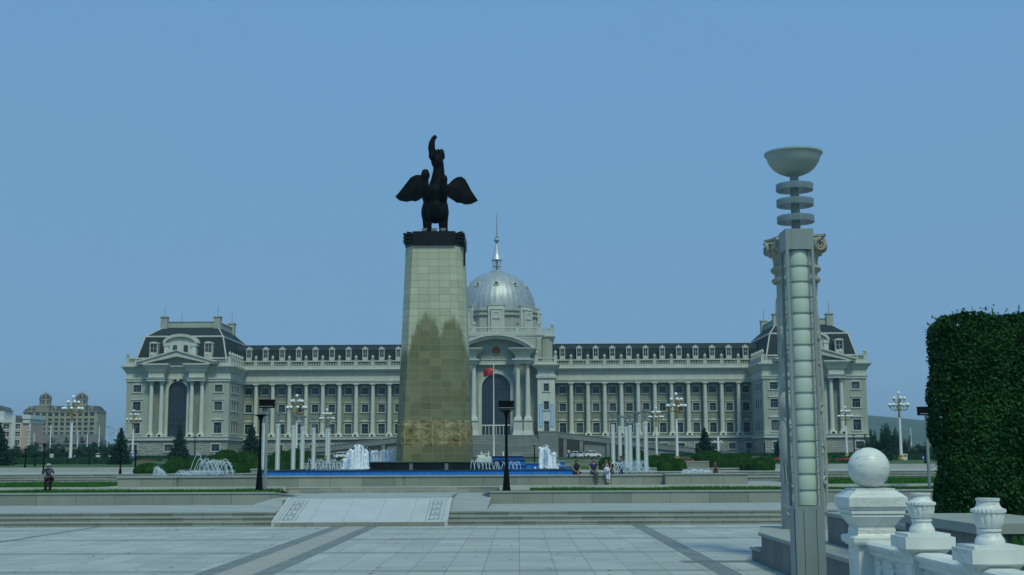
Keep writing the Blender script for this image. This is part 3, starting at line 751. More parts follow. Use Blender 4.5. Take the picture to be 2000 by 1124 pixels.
# raised relief: robed figure, cloud scrolls and an arch line on the left front of the shaft
mb = MB()
def onshaft(aa, z, e=.0):                                  # angle measured from the camera side, negative = left
    a = -math.pi/2+aa; r = rb+(rt-rb)*z/hs+e
    return (r*math.cos(a), r*math.sin(a), z)
def carve(pts, w, e=.0): 
    mb.tube([onshaft(a, z, e) for a, z in pts], [w*(.5 if i in (0, len(pts)-1) else 1) for i in range(len(pts))], 8)
zz = lambda py: cz(py)
for s in (0,):
    arch = [(-.2,zz(575)),(-.45,zz(590)),(-.75,zz(615)),(-.98,zz(650)),(-1.1,zz(700))]
    carve(arch,.045,.02); carve([(a+.16,z-.05) for a,z in arch],.03,.01)
    mb.ball(onshaft(-.85,zz(751),.0),.16,14,10,(.75,.75,1.25)); mb.ball(onshaft(-.80,zz(737),.04),.14,12,8,(.9,.9,.7)); mb.ball(onshaft(-.72,zz(757),.10),.05,8,6)
    mb.ball(onshaft(-.8,zz(790),-.05),.30,16,12,(1.0,.8,1.2)); mb.ball(onshaft(-.9,zz(860),-.14),.34,16,14,(1.0,.7,2.3))
    carve([(-1.1,zz(780)),(-1.0,zz(815)),(-.75,zz(835)),(-.5,zz(842))],.07,.05); carve([(-1.2,zz(800)),(-1.1,zz(840)),(-.8,zz(856)),(-.5,zz(850))],.06,.05)
    mb.ball(onshaft(-.46,zz(848),.08),.10,10,8,(1,1,1.1)); carve([(-.45,zz(848)),(-.42,zz(885)),(-.40,zz(920))],.05,.06)
    for k in range(5): carve([(-1.25+.17*k,zz(860)),(-1.22+.17*k,zz(900)),(-1.16+.16*k,zz(945))],.035,.03)
    carve([(-.95,zz(945)),(-.6,zz(952)),(-.3,zz(948))],.05,.03)
    for q, (aa, py, r0) in enumerate(((-.55,975,.16),(-.9,1000,.14),(-.35,1005,.15),(-.8,690,.13),(-.5,700,.12),(.75,720,.14),(.9,800,.15),(.8,880,.16),(.95,940,.14),(1.0,660,.13))):
        carve([(aa+math.cos(t)*r0*(1-t/9)/.6, zz(py)+math.sin(t)*r0*(1-t/9)) for t in [i*.55 for i in range(13)]],.035,.02)
    mb.ball(onshaft(-1.0,zz(655),-.02),.16,12,10,(.8,.8,1.5)); carve([(-1.15,zz(640)),(-.85,zz(665)),(-.95,zz(720))],.05,.03)
    carve([(1.15,zz(640)),(1.0,zz(700)),(1.2,zz(760)),(1.05,zz(830)),(1.2,zz(900)),(1.1,zz(980))],.06,.02)
mb.build('carved_figure', 'carved', ccol, True, ang=80)
mb = MB(); z0 = hs
mb.lathe([(.62,z0-.03),(.66,z0+.02),(.66,z0+.10),(.58,z0+.16),(.58,z0+.30),(.66,z0+.36),(.69,z0+.43),(.66,z0+.50),(.60,z0+.54),(.60,z0+.60)], seg=48); mb.build('neck_ring', 'capital', ccol, True)
mb = MB(); mb.lathe([(.58,z0+.60),(.60,z0+.8),(.66,z0+1.02),(.74,z0+1.06)], seg=96, rfun=lambda t, z: 1+.035*math.sin(t*16)); 
for k in range(16):
    a = 2*math.pi*k/16; mb.ball((.66*math.cos(a),.66*math.sin(a),z0+.98),.10,8,6,(1,1,.8))
mb.build('leaf_bell', 'capital', ccol, True, ang=60)
mb = MB()
for q in range(4):
    rm_ = Matrix.Rotation(q*math.pi/2+R(12), 3, 'Z'); 
    for s in (-1,1):
        pts = []
        for i in range(26):
            t = i*.48; rr = .22*(1-i/30)
            pts.append(rm_ @ Vector((s*(.50+rr*math.cos(t+1.57)*.95), -.66-.12*math.cos(min(t,3)/3), z0+1.20+rr*math.sin(t+1.57))))
        mb.tube(pts, [.062-.0012*i for i in range(26)], 7)
        mb.tube([rm_ @ Vector((s*.50,-.60,z0+1.20)), rm_ @ Vector((s*.58,.0,z0+1.20)), rm_ @ Vector((s*.50,.60,z0+1.20))],[.21,.15,.21],14)
    mb.tube([rm_ @ Vector((-.5,-.7,z0+1.40)), rm_ @ Vector((0,-.64,z0+1.33)), rm_ @ Vector((.5,-.7,z0+1.40))],.06,8)
mb.build('volute', 'capital', ccol, True, ang=60)
mb = MB(); pts = []
for k in range(4):
    for (x, y) in ((-.76,-.62),(-.62,-.70),(-.3,-.60),(.3,-.60),(.62,-.70)):
        v = Matrix.Rotation(k*math.pi/2+R(12),3,'Z') @ Vector((x,y,0)); pts.append((v.x, v.y))
mb.prism(pts, z0+1.44, z0+1.50, 'z'); mb.prism([(x*1.05,y*1.05) for x,y in pts], z0+1.501, z0+1.58, 'z'); mb.build('abacus', 'capital', ccol)

for o in kids(ccol):
    if o.name.split('.')[0] in ('neck_ring','leaf_bell','volute','abacus'): k_ = .86 if o.name.split('.')[0] in ('volute','abacus') else .96; o.scale = (k_,k_,.77); o.location.z = hs*(1-.77)
# --- tall bowl lamp
def bowl_lamp(name, loc, label, group, tube_mat='frost', rings=16, low=0.0, fm='grey_metal'):
    t = empty(name, loc, label, 'lamp', group)
    w = .228; zb, zt, zbox = 2.55-low, 5.93, 6.27
    mb = MB(); mb.box(-w-.015, w+.015, -w-.015, w+.015, 0, .06)
    mb.frustum((w,w),(w,w),.06,zb-.75); mb.build('base_casing', fm, t)
    mb = MB()
    for sx in (-1,1):
        mb.box(sx*(w+.004)-.004, sx*(w+.004)+.004, -w*.7, -w*.68, .1, zb-.8)
    for xx in (-.1,.1): mb.box(xx-.004,xx+.004,-w-.004,-w,.1,zb-.8)
    mb.build('panel_seam', 'frame_dark', t)
    for sx in (-1,1):
        for sy in (-1,1):
            mb = MB(); mb.box(sx*w-(.044 if sx>0 else 0), sx*w+(.044 if sx<0 else 0), sy*w-(.044 if sy>0 else 0), sy*w+(.044 if sy<0 else 0), zb-.75, zt); mb.build('post', fm, t)
    mb = MB(); mb.box(-w,w,-w,w,zt,zbox); mb.box(-w*.55,-w*.53,-w-.004,-w,zt+.01,zbox-.01); mb.build('head_box', fm, t)
    mb = MB(); prof = []; dz = (zt-zb+.75)/rings
    for k in range(rings):
        z = zb-.75+dz*k; prof += [(.188,z+.012),(.198,z+dz*.3),(.196,z+dz*.75),(.186,z+dz-.012)]
    mb.lathe(prof, seg=28); mb.build('light_tube', tube_mat, t, True, ang=60)
    mb = MB()
    for k in range(1, rings):
        z = zb-.75+dz*k; mb.lathe([(.16,z-.009),(.204,z-.009),(.204,z+.009),(.16,z+.009)], seg=24)
        for sx in (-1,1):
            for sy in (-1,1): mb.tube([(sx*.12,sy*.12,z),(sx*(w-.02),sy*(w-.02),z)],.010,5)
    for k in range(4):
        a = math.pi/4+k*math.pi/2; mb.box(.201*math.cos(a)-.006,.201*math.cos(a)+.006,.201*math.sin(a)-.006,.201*math.sin(a)+.006,zb-.74,zt-.01)
    mb.build('tube_collar', fm, t)
    mb = MB(); mb.lathe([(.075,zbox),(.072,zbox+1.1)], seg=16); mb.build('stem', fm, t, True)
    for k, z in enumerate((zbox+.14, zbox+.42, zbox+.68)):
        mb = MB(); r = .30
        for i in range(56):
            a = 2*math.pi*i/56; ca, sa = math.cos(a), math.sin(a)
            mb.box(0,0,0,0,0,0) if False else None
            mb.add([(ca*r-.004*sa, sa*r+.004*ca, z),(ca*r+.004*sa, sa*r-.004*ca, z),(ca*r+.004*sa, sa*r-.004*ca, z+.10),(ca*r-.004*sa, sa*r+.004*ca, z+.10),
                    (ca*(r-.05)-.004*sa, sa*(r-.05)+.004*ca, z),(ca*(r-.05)+.004*sa, sa*(r-.05)-.004*ca, z),(ca*(r-.05)+.004*sa, sa*(r-.05)-.004*ca, z+.10),(ca*(r-.05)-.004*sa, sa*(r-.05)+.004*ca, z+.10)],
                   [(0,3,2,1),(4,5,6,7),(0,1,5,4),(2,3,7,6),(1,2,6,5),(0,4,7,3)])
        mb.build('fin_ring', 'acrylic', t)
        mb = MB(); mb.lathe([(.07,z+.088),(r-.045,z+.088),(r-.045,z+.106),(.07,z+.106)], seg=32); mb.lathe([(r+.002,z),(r+.006,z),(r+.006,z+.108),(r+.002,z+.108)], seg=32); mb.build('ring_plate', 'acrylic', t, True)
    z = zbox+.95; mb = MB(); prof = [(.075,z-.02),(.16,z),(.26,z+.045),(.35,z+.115),(.415,z+.215),(.455,z+.335),(.478,z+.342),(.478,z+.37),(.44,z+.365),(.40,z+.23),(.3,z+.09),(.1,z+.04)]
    mb.lathe(prof, seg=40); mb.build('bowl', 'bowl', t, True, ang=40)
    return t
LY = 20.0
lamp = bowl_lamp('bowl_lamp', (P(1573,1000,LY).x+.02, LY, 0), 'tall grey post lamp with frosted tube and shallow bowl in front of the carved column', 'bowl topped tube lamps')

# --- marble balustrade
bal = empty('marble_balustrade', (4.5, 16, .95), 'white marble balustrade with urn topped posts beside the stairs', 'balustrade')
def box_c(mb, h, z0, z1, y, c=0.0):
    if c:
        q = h-c; mb.prism([(-q,y-h),(q,y-h),(h,y-q),(h,y+q),(q,y+h),(-q,y+h),(-h,y+q),(-h,y-q)], z0, z1, 'z')
    else: mb.box(-h,h,y-h,y+h,z0,z1)
# end post under the ball
mb = MB(); q = .83
def bq(h, z0, z1): mb.box(-h*q,h*q,-h*q,h*q,z0,z1)
def fq(a, b, z0, z1): mb.frustum((a*q,a*q),(b*q,b*q),z0,z1)
bq(.29,-1.0,.50); mb.box(-.21*q,.21*q,-.30*q,-.291*q,-.95,.40); bq(.33,.501,.525); bq(.365,.526,.545); fq(.375,.38,.546,.60); fq(.38,.345,.601,.625)
fq(.30,.285,.626,.65); bq(.285,.651,.70); fq(.285,.27,.701,.735); fq(.27,.28,.736,.75)
fq(.285,.375,.751,.86); bq(.39,.861,.885); bq(.375,.886,.90); bq(.405,.901,.945); bq(.395,.946,.955); bq(.42,.956,.99); bq(.445,.991,1.10); fq(.445,.32,1.101,1.185); bq(.30,1.186,1.212)
mb.build('end_post', 'marble', bal)
mb = MB(); mb.ball((0,0,1.212+.255),.262,48,32); mb.build('ball_finial', 'marble', bal, True, ang=180)
def urn_post(y):
    mb = MB(); k = .76
    def b(h, z0, z1): mb.box(-h*k,h*k,y-h*k,y+h*k,z0,z1)
    b(.215,-1.0,.51); mb.box(-.12,.12,y-.215*k-.009,y-.215*k,-.9,.42); mb.box(-.215*k-.009,-.215*k,y-.12,y+.12,-.9,.42)
    mb.frustum((.22*k,.22*k),(.29*k,.29*k),.511,.585,0,y); b(.31,.586,.60); b(.36,.601,.73); b(.31,.731,.765)
    p = mb.build('post', 'marble', bal)
    mb = MB(); z = .766; g = .87; F_ = lambda L: [(r*g, z+h) for r, h in L]
    mb.lathe(F_([(.157,0),(.160,.012),(.157,.04),(.147,.058),(.122,.095),(.114,.122),(.130,.126),(.130,.148),(.112,.150)]), (0,y,0), 36)
    mb.lathe(F_([(.112,.151),(.142,.178),(.160,.218),(.168,.268),(.168,.30)]), (0,y,0), 84, rfun=lambda t, zz: 1-.075*abs(math.cos(t*7))**8)
    mb.lathe(F_([(.165,.299),(.186,.303),(.189,.318),(.184,.334),(.165,.338)]), (0,y,0), 96, rfun=lambda t, zz: 1-.06*abs(math.cos(t*12))**3)
    mb.lathe(F_([(.165,.337),(.150,.343),(.130,.360),(.120,.385),(.117,.408),(.128,.411),(.128,.436),(.10,.436),(.095,.40)]), (0,y,0), 36)
    mb.build('urn', 'marble', p, True, ang=35)
for y in (-2.0,-4.0,-6.0,-8.0): urn_post(y)
ys_ = [0,-2,-4,-6,-8]
for a, b in zip(ys_, ys_[1:]):
    ya = a-(.24 if a==0 else .163); yb = b+.163
    mb = MB(); mb.box(-.115,.115,yb,ya,.40,.47); mb.box(-.145,.145,yb,ya,.471,.50); mb.frustum((.15,.01),(.15,.01),.0,.0) if False else None
    mb.prism([(-.16,.501),(.16,.501),(.16,.53),(.11,.56),(-.11,.56),(-.16,.53)], yb, ya, 'y'); mb.build('hand_rail', 'marble', bal)
    mb = MB(); mb.box(-.06,.06,yb,ya,-1,.395)
    for y in (yb+.28, (ya+yb)/2, ya-.28): mb.box(-.09,.09,y-.09,y+.09,-1,.2); mb.frustum((.09,.09),(.06,.08),.2,.3,0,y); mb.box(-.085,.085,y-.085,y+.085,.3,.34)
    mb.build('panel', 'marble', bal)
# --- tall clipped hedge
def hedge():
    t = empty('tall_hedge', (9.24, 20.9, 1.4), 'tall dark green clipped hedge block at the right edge', 'hedge')
    hx, hy, h = 2.1, .85, 3.55; t.rotation_euler.z = -.2; mb = MB(); rnd = random.Random(5)
    def edge(v): return v
    pts = []
    def put(x, y, z, n):
        q = noise.noise((x*1.6, y*1.6, z*1.6))*.13+noise.noise((x*4, y*4, z*4))*.05-abs(rnd.gauss(0,.06))
        r = .22
        # soften the corners
        p = Vector((x,y,z)); c = Vector((max(-hx+r,min(hx-r,x)), max(-hy+r,min(hy-r,y)), min(h-r,z)))
        d = p-c
        if sum(abs(k) > .01 for k in d) > 1: p = c+d.normalized()*(r+.12*(d.length-r))
        pts.append((p+Vector(n)*q, (Vector(n)+Vector((0,0,.35))).normalized()))
    for _ in range(38000): put(rnd.uniform(-hx,hx), -hy, rnd.uniform(0,h), (0,-1,0))
    for _ in range(14000): put(-hx, rnd.uniform(-hy,hy), rnd.uniform(0,h), (-1,0,0))
    for _ in range(10000): put(rnd.uniform(-hx,hx), rnd.uniform(-hy,hy), h, (0,0,1))
    for _ in range(2200): put(hx, rnd.uniform(-hy,hy), rnd.uniform(0,h), (1,0,0))
    for _ in range(3500): put(rnd.uniform(-hx,hx), hy, rnd.uniform(0,h), (0,1,0))
    leaves(mb, pts, .068, .5, .45, rnd)
    # shoots that stick out of the clipped faces
    for _ in range(240):
        if rnd.random() < .55: b = Vector((rnd.uniform(-hx,hx), rnd.choice((-hy,-hy,rnd.uniform(-hy,hy))), h)); d = Vector((rnd.uniform(-.4,.4),rnd.uniform(-.4,.2),1))
        else: b = Vector((-hx, rnd.uniform(-hy,0), rnd.uniform(.4,h))); d = Vector((-1,rnd.uniform(-.6,.3),rnd.uniform(.1,.9)))
        d.normalize(); ln = rnd.uniform(.03,.15)
        if b.z >= h-.01:
            b.z -= .05
            if abs(b.x) > hx-.3: b.z -= .15
        leaves(mb, [(b+d*ln*k/4+Vector((rnd.uniform(-.03,.03),)*3), (rnd.uniform(-1,1),rnd.uniform(-1,1),.4)) for k in range(-2,5)], .065, .45, .3, rnd)
    mb.build('foliage', 'hedge', t)
    mb = MB(); mb.box(-hx+.2,hx-.2,-hy+.2,hy-.2,.05,h-.2); mb.build('inner_twigs', 'hedge', t)
    mb = MB()
    for x in (-1.5,-.5,.5,1.5): mb.tube([(x,0,-.05),(x+.05,.05,1.5)],[.06,.04],6)
    mb.build('stem', 'bark', t)
hedge()
# ================================================================== the government building
BY, WY = 303.0, 320.0
_o = P(969, 894, BY); BX, BZ = _o.x, gz(BY)
BZ = P(969, 894, BY).z
hall = empty('government_building', (BX, BY, BZ), 'long pale stone government palace with silver dome, columned wings and slate mansard roofs', 'government building')
def LX(px, Y, py=800): return P(px, py, Y).x-BX
def LZ(py, Y, px=969): return P(px, py, Y).z-BZ
def zw(py): return LZ(py+.0, WY, 620)           # heights measured on the left wing
def zp(py): return LZ(py, BY, 350)              # heights measured on the left pavilion
def zc(py): return LZ(py, BY, 969)
W = WY-BY
def wall_holes(mb, x0, x1, y, z0, z1, holes, depth=.5, axis='x', flip=1):
    """a wall face with real openings and reveals; holes are (x0,x1,z0,z1)"""
    xs = sorted({x0, x1, *[h[0] for h in holes], *[h[1] for h in holes]}); zs = sorted({z0, z1, *[h[2] for h in holes], *[h[3] for h in holes]})
    def pt(a, b, c): return (a, b, c) if axis == 'x' else (b, a, c)
    for i in range(len(xs)-1):
        for j in range(len(zs)-1):
            cx, cz_ = (xs[i]+xs[i+1])/2, (zs[j]+zs[j+1])/2
            if any(h[0] < cx < h[1] and h[2] < cz_ < h[3] for h in holes): continue
            mb.add([pt(xs[i],y,zs[j]),pt(xs[i+1],y,zs[j]),pt(xs[i+1],y,zs[j+1]),pt(xs[i],y,zs[j+1])],[(0,1,2,3)])
    for (a, b, c, d) in holes:
        y2 = y+depth*flip
        mb.add([pt(a,y,c),pt(b,y,c),pt(b,y,d),pt(a,y,d),pt(a,y2,c),pt(b,y2,c),pt(b,y2,d),pt(a,y2,d)],[(0,1,5,4),(1,2,6,5),(2,3,7,6),(3,0,4,7)])
def window_meshes(w, h, kind):
    """frame mesh with surround, sill, lintel and bars, plus the pane; origin at the bottom centre of the opening, front face of the wall at y=0"""
    f = MB(); e = .22
    f.box(-w/2-e,-w/2,-.10,.12,-.02,h+.02); f.box(w/2,w/2+e,-.10,.12,-.02,h+.02); f.box(-w/2-e,w/2+e,-.10,.12,h+.021,h+e+.02)
    f.box(-w/2-e-.14,w/2+e+.14,-.2,.12,-.26,-.021)
    if kind == 'low':
        f.box(-w/2-e-.25,w/2+e+.25,-.30,.05,h+.55,h+.78); f.prism([(-w/2-.2,h+.781),(w/2+.2,h+.781),(w/2-.5,h+1.0),(0,h+1.12),(-w/2+.5,h+1.0)],-.12,.0,'y')
    if kind == 'mid': f.box(-w/2-e-.2,w/2+e+.2,-.26,.05,h+.42,h+.62)
    if kind == 'top': f.prism([(-w/2-.1,h+e+.025),(w/2+.1,h+e+.025),(w/2-.35,h+e+.22),(-w/2+.35,h+e+.22)],-.11,.0,'y')
    g = MB(); g.box(-w/2,w/2,.30,.34,0,h)
    b = MB()
    b.box(-w/2,-w/2+.06,.22,.295,0,h); b.box(w/2-.06,w/2,.22,.295,0,h); b.box(-w/2+.06,w/2-.06,.22,.295,0,.06); b.box(-w/2+.06,w/2-.06,.22,.295,h-.06,h)
    b.box(-w/2+.06,w/2-.06,.23,.29,h*.64,h*.64+.06); b.box(-w*.12,-w*.12+.06,.235,.285,.06,h*.64)
    if kind.startswith('side'):
        f = MB(); f.box(-w/2-.3,-w/2,-.05,.2,-.02,h+.02); f.box(w/2,w/2+.3,-.05,.2,-.02,h+.02); f.box(-w/2-.3,w/2+.3,-.06,.2,h+.021,h+.3); f.box(-w/2-.5,w/2+.5,-.16,.2,-.28,-.021)
        if kind == 'side_mid': f.box(-w/2-.5,w/2+.5,-.2,.1,h+.45,h+.65)
        g = MB(); g.box(-w/2,w/2,.03,.08,0,h); b = MB(); b.box(-w/2,w/2,-.005,.028,h*.64,h*.64+.07); b.box(-.04,.04,-.006,.027,0,h*.64)
    return f.mesh('window', 'trim'), g.mesh('pane', 'glass'), b.mesh('bars', 'grey_metal')
def put_window(name, meshes, x, y, z, parent, rz=0):
    o = place(name, meshes[0], parent, (x, y, z), rz); place('pane', meshes[1], o); place('bars', meshes[2], o); return o
# --- wing heights
zT, zM, zL = (zw(771), zw(758.4)), (zw(806), zw(790.8)), (zw(848), zw(829))
zBELT0, zBELT1 = zw(859.5), zw(854)
zARC, zFR, zCO, zBAL0, zBAL1 = zw(751.4), zw(745.6), zw(729.5), zw(721.5), zw(706.5)
zBRK, zRDG = zw(684), zw(672.7)
WW = 1.72
wm_top = window_meshes(WW, zT[1]-zT[0], 'top'); wm_mid = window_meshes(WW, zM[1]-zM[0], 'mid'); wm_low = window_meshes(WW, zL[1]-zL[0], 'low')
wm_base = window_meshes(1.7, zw(869.5)-zw(881), 'plain')
XC_IN = abs(LX(1116, WY-1.5)); XC_OUT = abs(LX(1443.5, WY-1.5)); sp = (XC_OUT-XC_IN)/10
cols_x = [XC_IN+sp*k for k in range(11)]; wins_x = [XC_IN-sp/2+sp*k for k in range(12)]
XW0, XW1 = abs(LX(1084, WY)), abs(LX(1472, WY))
def column_mesh(r, h, base=1.0):
    mb = MB(); q = r*1.55
    mb.box(-q,q,-q,q,0,h*.035); mb.frustum((q*.98,q*.98),(r*1.35,r*1.35),h*.0351,h*.055)
    mb.lathe([(r*1.22,h*.055),(r*1.25,h*.065),(r*1.05,h*.08),(r,h*.09),(r*.99,h*.35),(r*.93,h*.65),(r*.84,h*.93),(r*.95,h*.935),(r*.86,h*.945),(r*.9,h*.96),(r*1.25,h*.985)],(0,0,0),20)
    mb.box(-r*1.3,r*1.3,-r*1.3,r*1.3,h*.9851,h)
    return mb.mesh('column', 'stone_light', True, 40)
_u = MB(); _u.frustum((.22,.14),(.26,.2),.12,.5); _u.box(-.05,.05,-.05,.05,0,.13); upm = _u.mesh('uplight', 'black_metal')
cm = column_mesh(.56, zARC-zBELT1)
def finial_post(h, w=.42):
    mb = MB(); mb.box(-w,w,-w*.7,w*.7,0,h+.05); mb.box(-w-.06,w+.06,-w*.7-.06,w*.7+.06,h+.051,h+.22)
    mb.lathe([(.16,h+.22),(.2,h+.36),(.34,h+.55),(.4,h+.8),(.33,h+1.05),(.12,h+1.2),(.17,h+1.3),(.05,h+1.42)],seg=10)
    return mb.mesh('balustrade_post', 'trim', True, 40)
pm = finial_post(zBAL1-zBAL0)
def balustrade(x0, y0, x1, y1, z0, z1, parent, posts=None, step=.42):
    """rails and balusters between two plan points"""
    mb = MB(); d = Vector((x1-x0, y1-y0, 0)); L_ = d.length; d.normalize(); n = Vector((-d.y, d.x, 0))
    def beam(za, zb, w):
        a, b = Vector((x0,y0,0)), Vector((x1,y1,0))
        vs = [a-n*w, b-n*w, b+n*w, a+n*w]; mb.add([v+Vector((0,0,za)) for v in vs]+[v+Vector((0,0,zb)) for v in vs],[(0,3,2,1),(4,5,6,7),(0,1,5,4),(1,2,6,5),(2,3,7,6),(3,0,4,7)])
    hh = z1-z0; beam(z0, z0+hh*.34, .28); beam(z1-hh*.16, z1, .24)
    k = max(2, int(L_/step)); za, zb = z0+hh*.34, z1-hh*.16
    for i in range(k):
        p = Vector((x0,y0,0))+d*(L_*(i+.5)/k)
        mb.lathe([(.09,za),(.13,za+(zb-za)*.3),(.06,za+(zb-za)*.75),(.1,zb)],(p.x,p.y,0),6)
    return mb.build('balustrade', 'trim', parent)
def dormer_mesh(w, h, d, arch=False):
    f = MB(); e = .2
    f.box(-w/2,-w/2+e,0,d,0,h); f.box(w/2-e,w/2,0,d,0,h); f.box(-w/2+e,w/2-e,0,d,0,h*.36); f.box(-w/2+e,w/2-e,0,d,h-.15,h)
    if arch: top = [(-w/2-.12,h),(w/2+.12,h)]+[((w/2+.12)*math.cos(t),h+.45*math.sin(t)) for t in [i*math.pi/8 for i in range(1,8)]]
    else: top = [(-w/2-.15,h),(w/2+.15,h),(w/2+.15,h+.14),(0,h+.85),(-w/2-.15,h+.14)]
    f.prism(top,-.12,d,'y')
    g = MB(); g.box(-w/2+e,w/2-e,.14,.2,h*.36,h-.15)
    b = MB(); b.box(-.035,.035,.08,.138,h*.36,h-.15); b.box(-w/2+e,w/2-e,.085,.135,h*.66,h*.66+.06)
    return f.mesh('dormer','trim'), g.mesh('pane','glass'), b.mesh('bars','trim')
dm = dormer_mesh(1.42, zw(684.5)-zw(706)+.2, 2.2)
for s in (-1, 1):
    xa, xb = sorted((s*XW0, s*XW1))
    holes = []
    for x in wins_x:
        for (a, b) in (zT, zM, zL): holes.append((s*x-WW/2, s*x+WW/2, a, b))
    mb = MB(); wall_holes(mb, xa, xb, W, zBELT1, zARC+.5, holes); mb.box(xa,xb,W+.9,W+1.1,zBELT1,zARC)
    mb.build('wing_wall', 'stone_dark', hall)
    for x in wins_x:
        for ms, (a, b) in ((wm_top,zT),(wm_mid,zM),(wm_low,zL)): put_window('window', ms, s*x, W, a, hall)
    # rusticated base with its small windows
    bz0, bz1 = zw(881), zw(869.5); holes = [(s*x-.85, s*x+.85, bz0, bz1) for x in wins_x]
    mb = MB(); wall_holes(mb, xa, xb, W-2.2, -.5, zBELT0, holes); mb.build('base_wall', 'rustic', hall)
    for x in wins_x: put_window('base_window', wm_base, s*x, W-2.2, bz0, hall)
    mb = MB(); mb.box(xa,xb,W-2.75,W+.02,zBELT0,zBELT1-.12); mb.box(xa,xb,W-2.85,W+.02,zBELT1-.119,zBELT1); mb.build('belt_course', 'trim', hall)
    prof = [(W+.5,zARC),(W-2.1,zARC),(W-2.1,zARC+.32),(W-2.2,zARC+.34),(W-2.2,zFR-.12),(W-2.32,zFR-.1),(W-2.32,zFR),(W-1.95,zFR+.03),(W-1.95,zCO-.15),(W-2.3,zCO+.1),(W-2.45,zCO+.45),(W-3.0,zBAL0-.35),(W-3.0,zBAL0-.12),(W-2.9,zBAL0-.02),(W+.5,zBAL0)]
    mb = MB(); mb.prism(prof, xa, xb, 'x'); mb.build('entablature', 'trim', hall)
    for x in cols_x: place('column', cm, hall, (s*x, W-1.5, zBELT1))
    for x in cols_x: place('uplight', upm, hall, (s*x, W-2.62, zBELT1+.02))
    # dentils as one strip
    mb = MB(); n = int((xb-xa)/.62)
    for i in range(n): x = xa+(xb-xa)*(i+.3)/n; mb.box(x,x+.3,W-2.34,W-1.96,zCO-.42,zCO-.16)
    mb.build('dentil_strip', 'trim', hall)
    for i in range(12):
        x = XC_IN+sp*(i-.5); a, b = s*(x-sp/2+.45), s*(x+sp/2-.45); balustrade(min(a,b),W-2.5,max(a,b),W-2.5,zBAL0,zBAL1,hall)
    for x in cols_x: place('balustrade_post', pm, hall, (s*x, W-2.5, zBAL0))
    mb = MB(); mb.prism([(W-.9,zBAL0-.1),(W-.2,zBRK),(W+3.4,zRDG),(W+13,zRDG),(W+16,zBAL0-.1)], s*XW0*.96 if s>0 else -(XW1+3), XW1+3 if s>0 else -XW0*.96, 'x'); mb.build('roof', 'slate', hall)
    mb = MB(); mb.box(xa,xb,W-.32,W-.12,zBRK-.06,zBRK+.06); mb.box(xa,xb,W+3.2,W+3.45,zRDG-.02,zRDG+.1); mb.build('roof_trim', 'dark_roof', hall)
    for x in wins_x:
        o = place('dormer', dm[0], hall, (s*x, W-1.25, zw(706)-.2)); place('pane', dm[1], o); place('bars', dm[2], o)

# --- corner pavilions
PXC = LX(346.4, BY)                       # centre of the left pavilion
PXR = LX(1590, BY); 
hw = (LX(449,BY)-LX(247.5,BY))/2
pz = dict(cor=zp(714.6), cor0=zp(728), fr=zp(738.8), arc=zp(745.7), belt1=zp(853.7), belt0=zp(861))
pwT, pwM, pwL = (zp(766),zp(752.4)), (zp(802),zp(785)), (zp(846.7),zp(825.5))
pm_top = window_meshes(1.95, pwT[1]-pwT[0], 'top'); pm_mid = window_meshes(1.95, pwM[1]-pwM[0], 'mid'); pm_low = window_meshes(1.95, pwL[1]-pwL[0], 'low')
pm_base = window_meshes(1.95, zp(868.8)-zp(882), 'plain')
sw_top = window_meshes(1.5, pwT[1]-pwT[0], 'side'); sw_mid = window_meshes(1.5, pwM[1]-pwM[0], 'side_mid'); sw_low = window_meshes(1.5, pwL[1]-pwL[0], 'side_mid')
pcol = column_mesh(.54, pz['arc']-pz['belt1'])
def arch_poly(w, h, n=20, x=0, z=0):
    """outline of an arched opening, springing at h-w/2"""
    return [(x-w/2,z),(x+w/2,z)]+[(x+w/2*math.cos(t),z+h-w/2+w/2*math.sin(t)) for t in [math.pi*i/n for i in range(n+1)]]
def arch_ring(mb, w, h, t, y0, y1, x, z, n=20):
    inn = arch_poly(w, h, n, x, z)[1:]+[(x-w/2,z)]; out = [(x+w/2+t,z)]+[(x+(w/2+t)*math.cos(a),z+h-w/2+(w/2+t)*math.sin(a)) for a in [math.pi*i/n for i in range(n+1)]]+[(x-w/2-t,z)]
    m = len(out); inn = [(x+w/2,z)]+inn[1:] if len(inn) == m else inn
    inn = [(x+w/2,z)]+[(x+w/2*math.cos(a),z+h-w/2+w/2*math.sin(a)) for a in [math.pi*i/n for i in range(n+1)]]+[(x-w/2,z)]
    vs = [(p[0],y0,p[1]) for p in inn]+[(p[0],y0,p[1]) for p in out]+[(p[0],y1,p[1]) for p in inn]+[(p[0],y1,p[1]) for p in out]
    k = len(inn); fs = []
    for i in range(k-1):
        fs += [(i,i+1,k+i+1,k+i),(2*k+i,3*k+i,3*k+i+1,2*k+i+1),(i,2*k+i,2*k+i+1,i+1),(k+i,k+i+1,3*k+i+1,3*k+i)]
    fs += [(0,k,3*k,2*k),(k-1,3*k-1,4*k-1,2*k-1)]
    mb.add(vs, fs)
def spandrel(mb, w, h, y, x, z, top):
    """fills the rectangle above an arch up to top"""
    n = 20; pts = [(x+w/2*math.cos(a), z+h-w/2+w/2*math.sin(a)) for a in [math.pi*i/n for i in range(n+1)]]
    for i in range(n):
        (a, b), (c, d) = pts[i], pts[i+1]; mb.add([(c,y,d),(a,y,b),(a,y,top),(c,y,top)],[(0,1,2,3)])
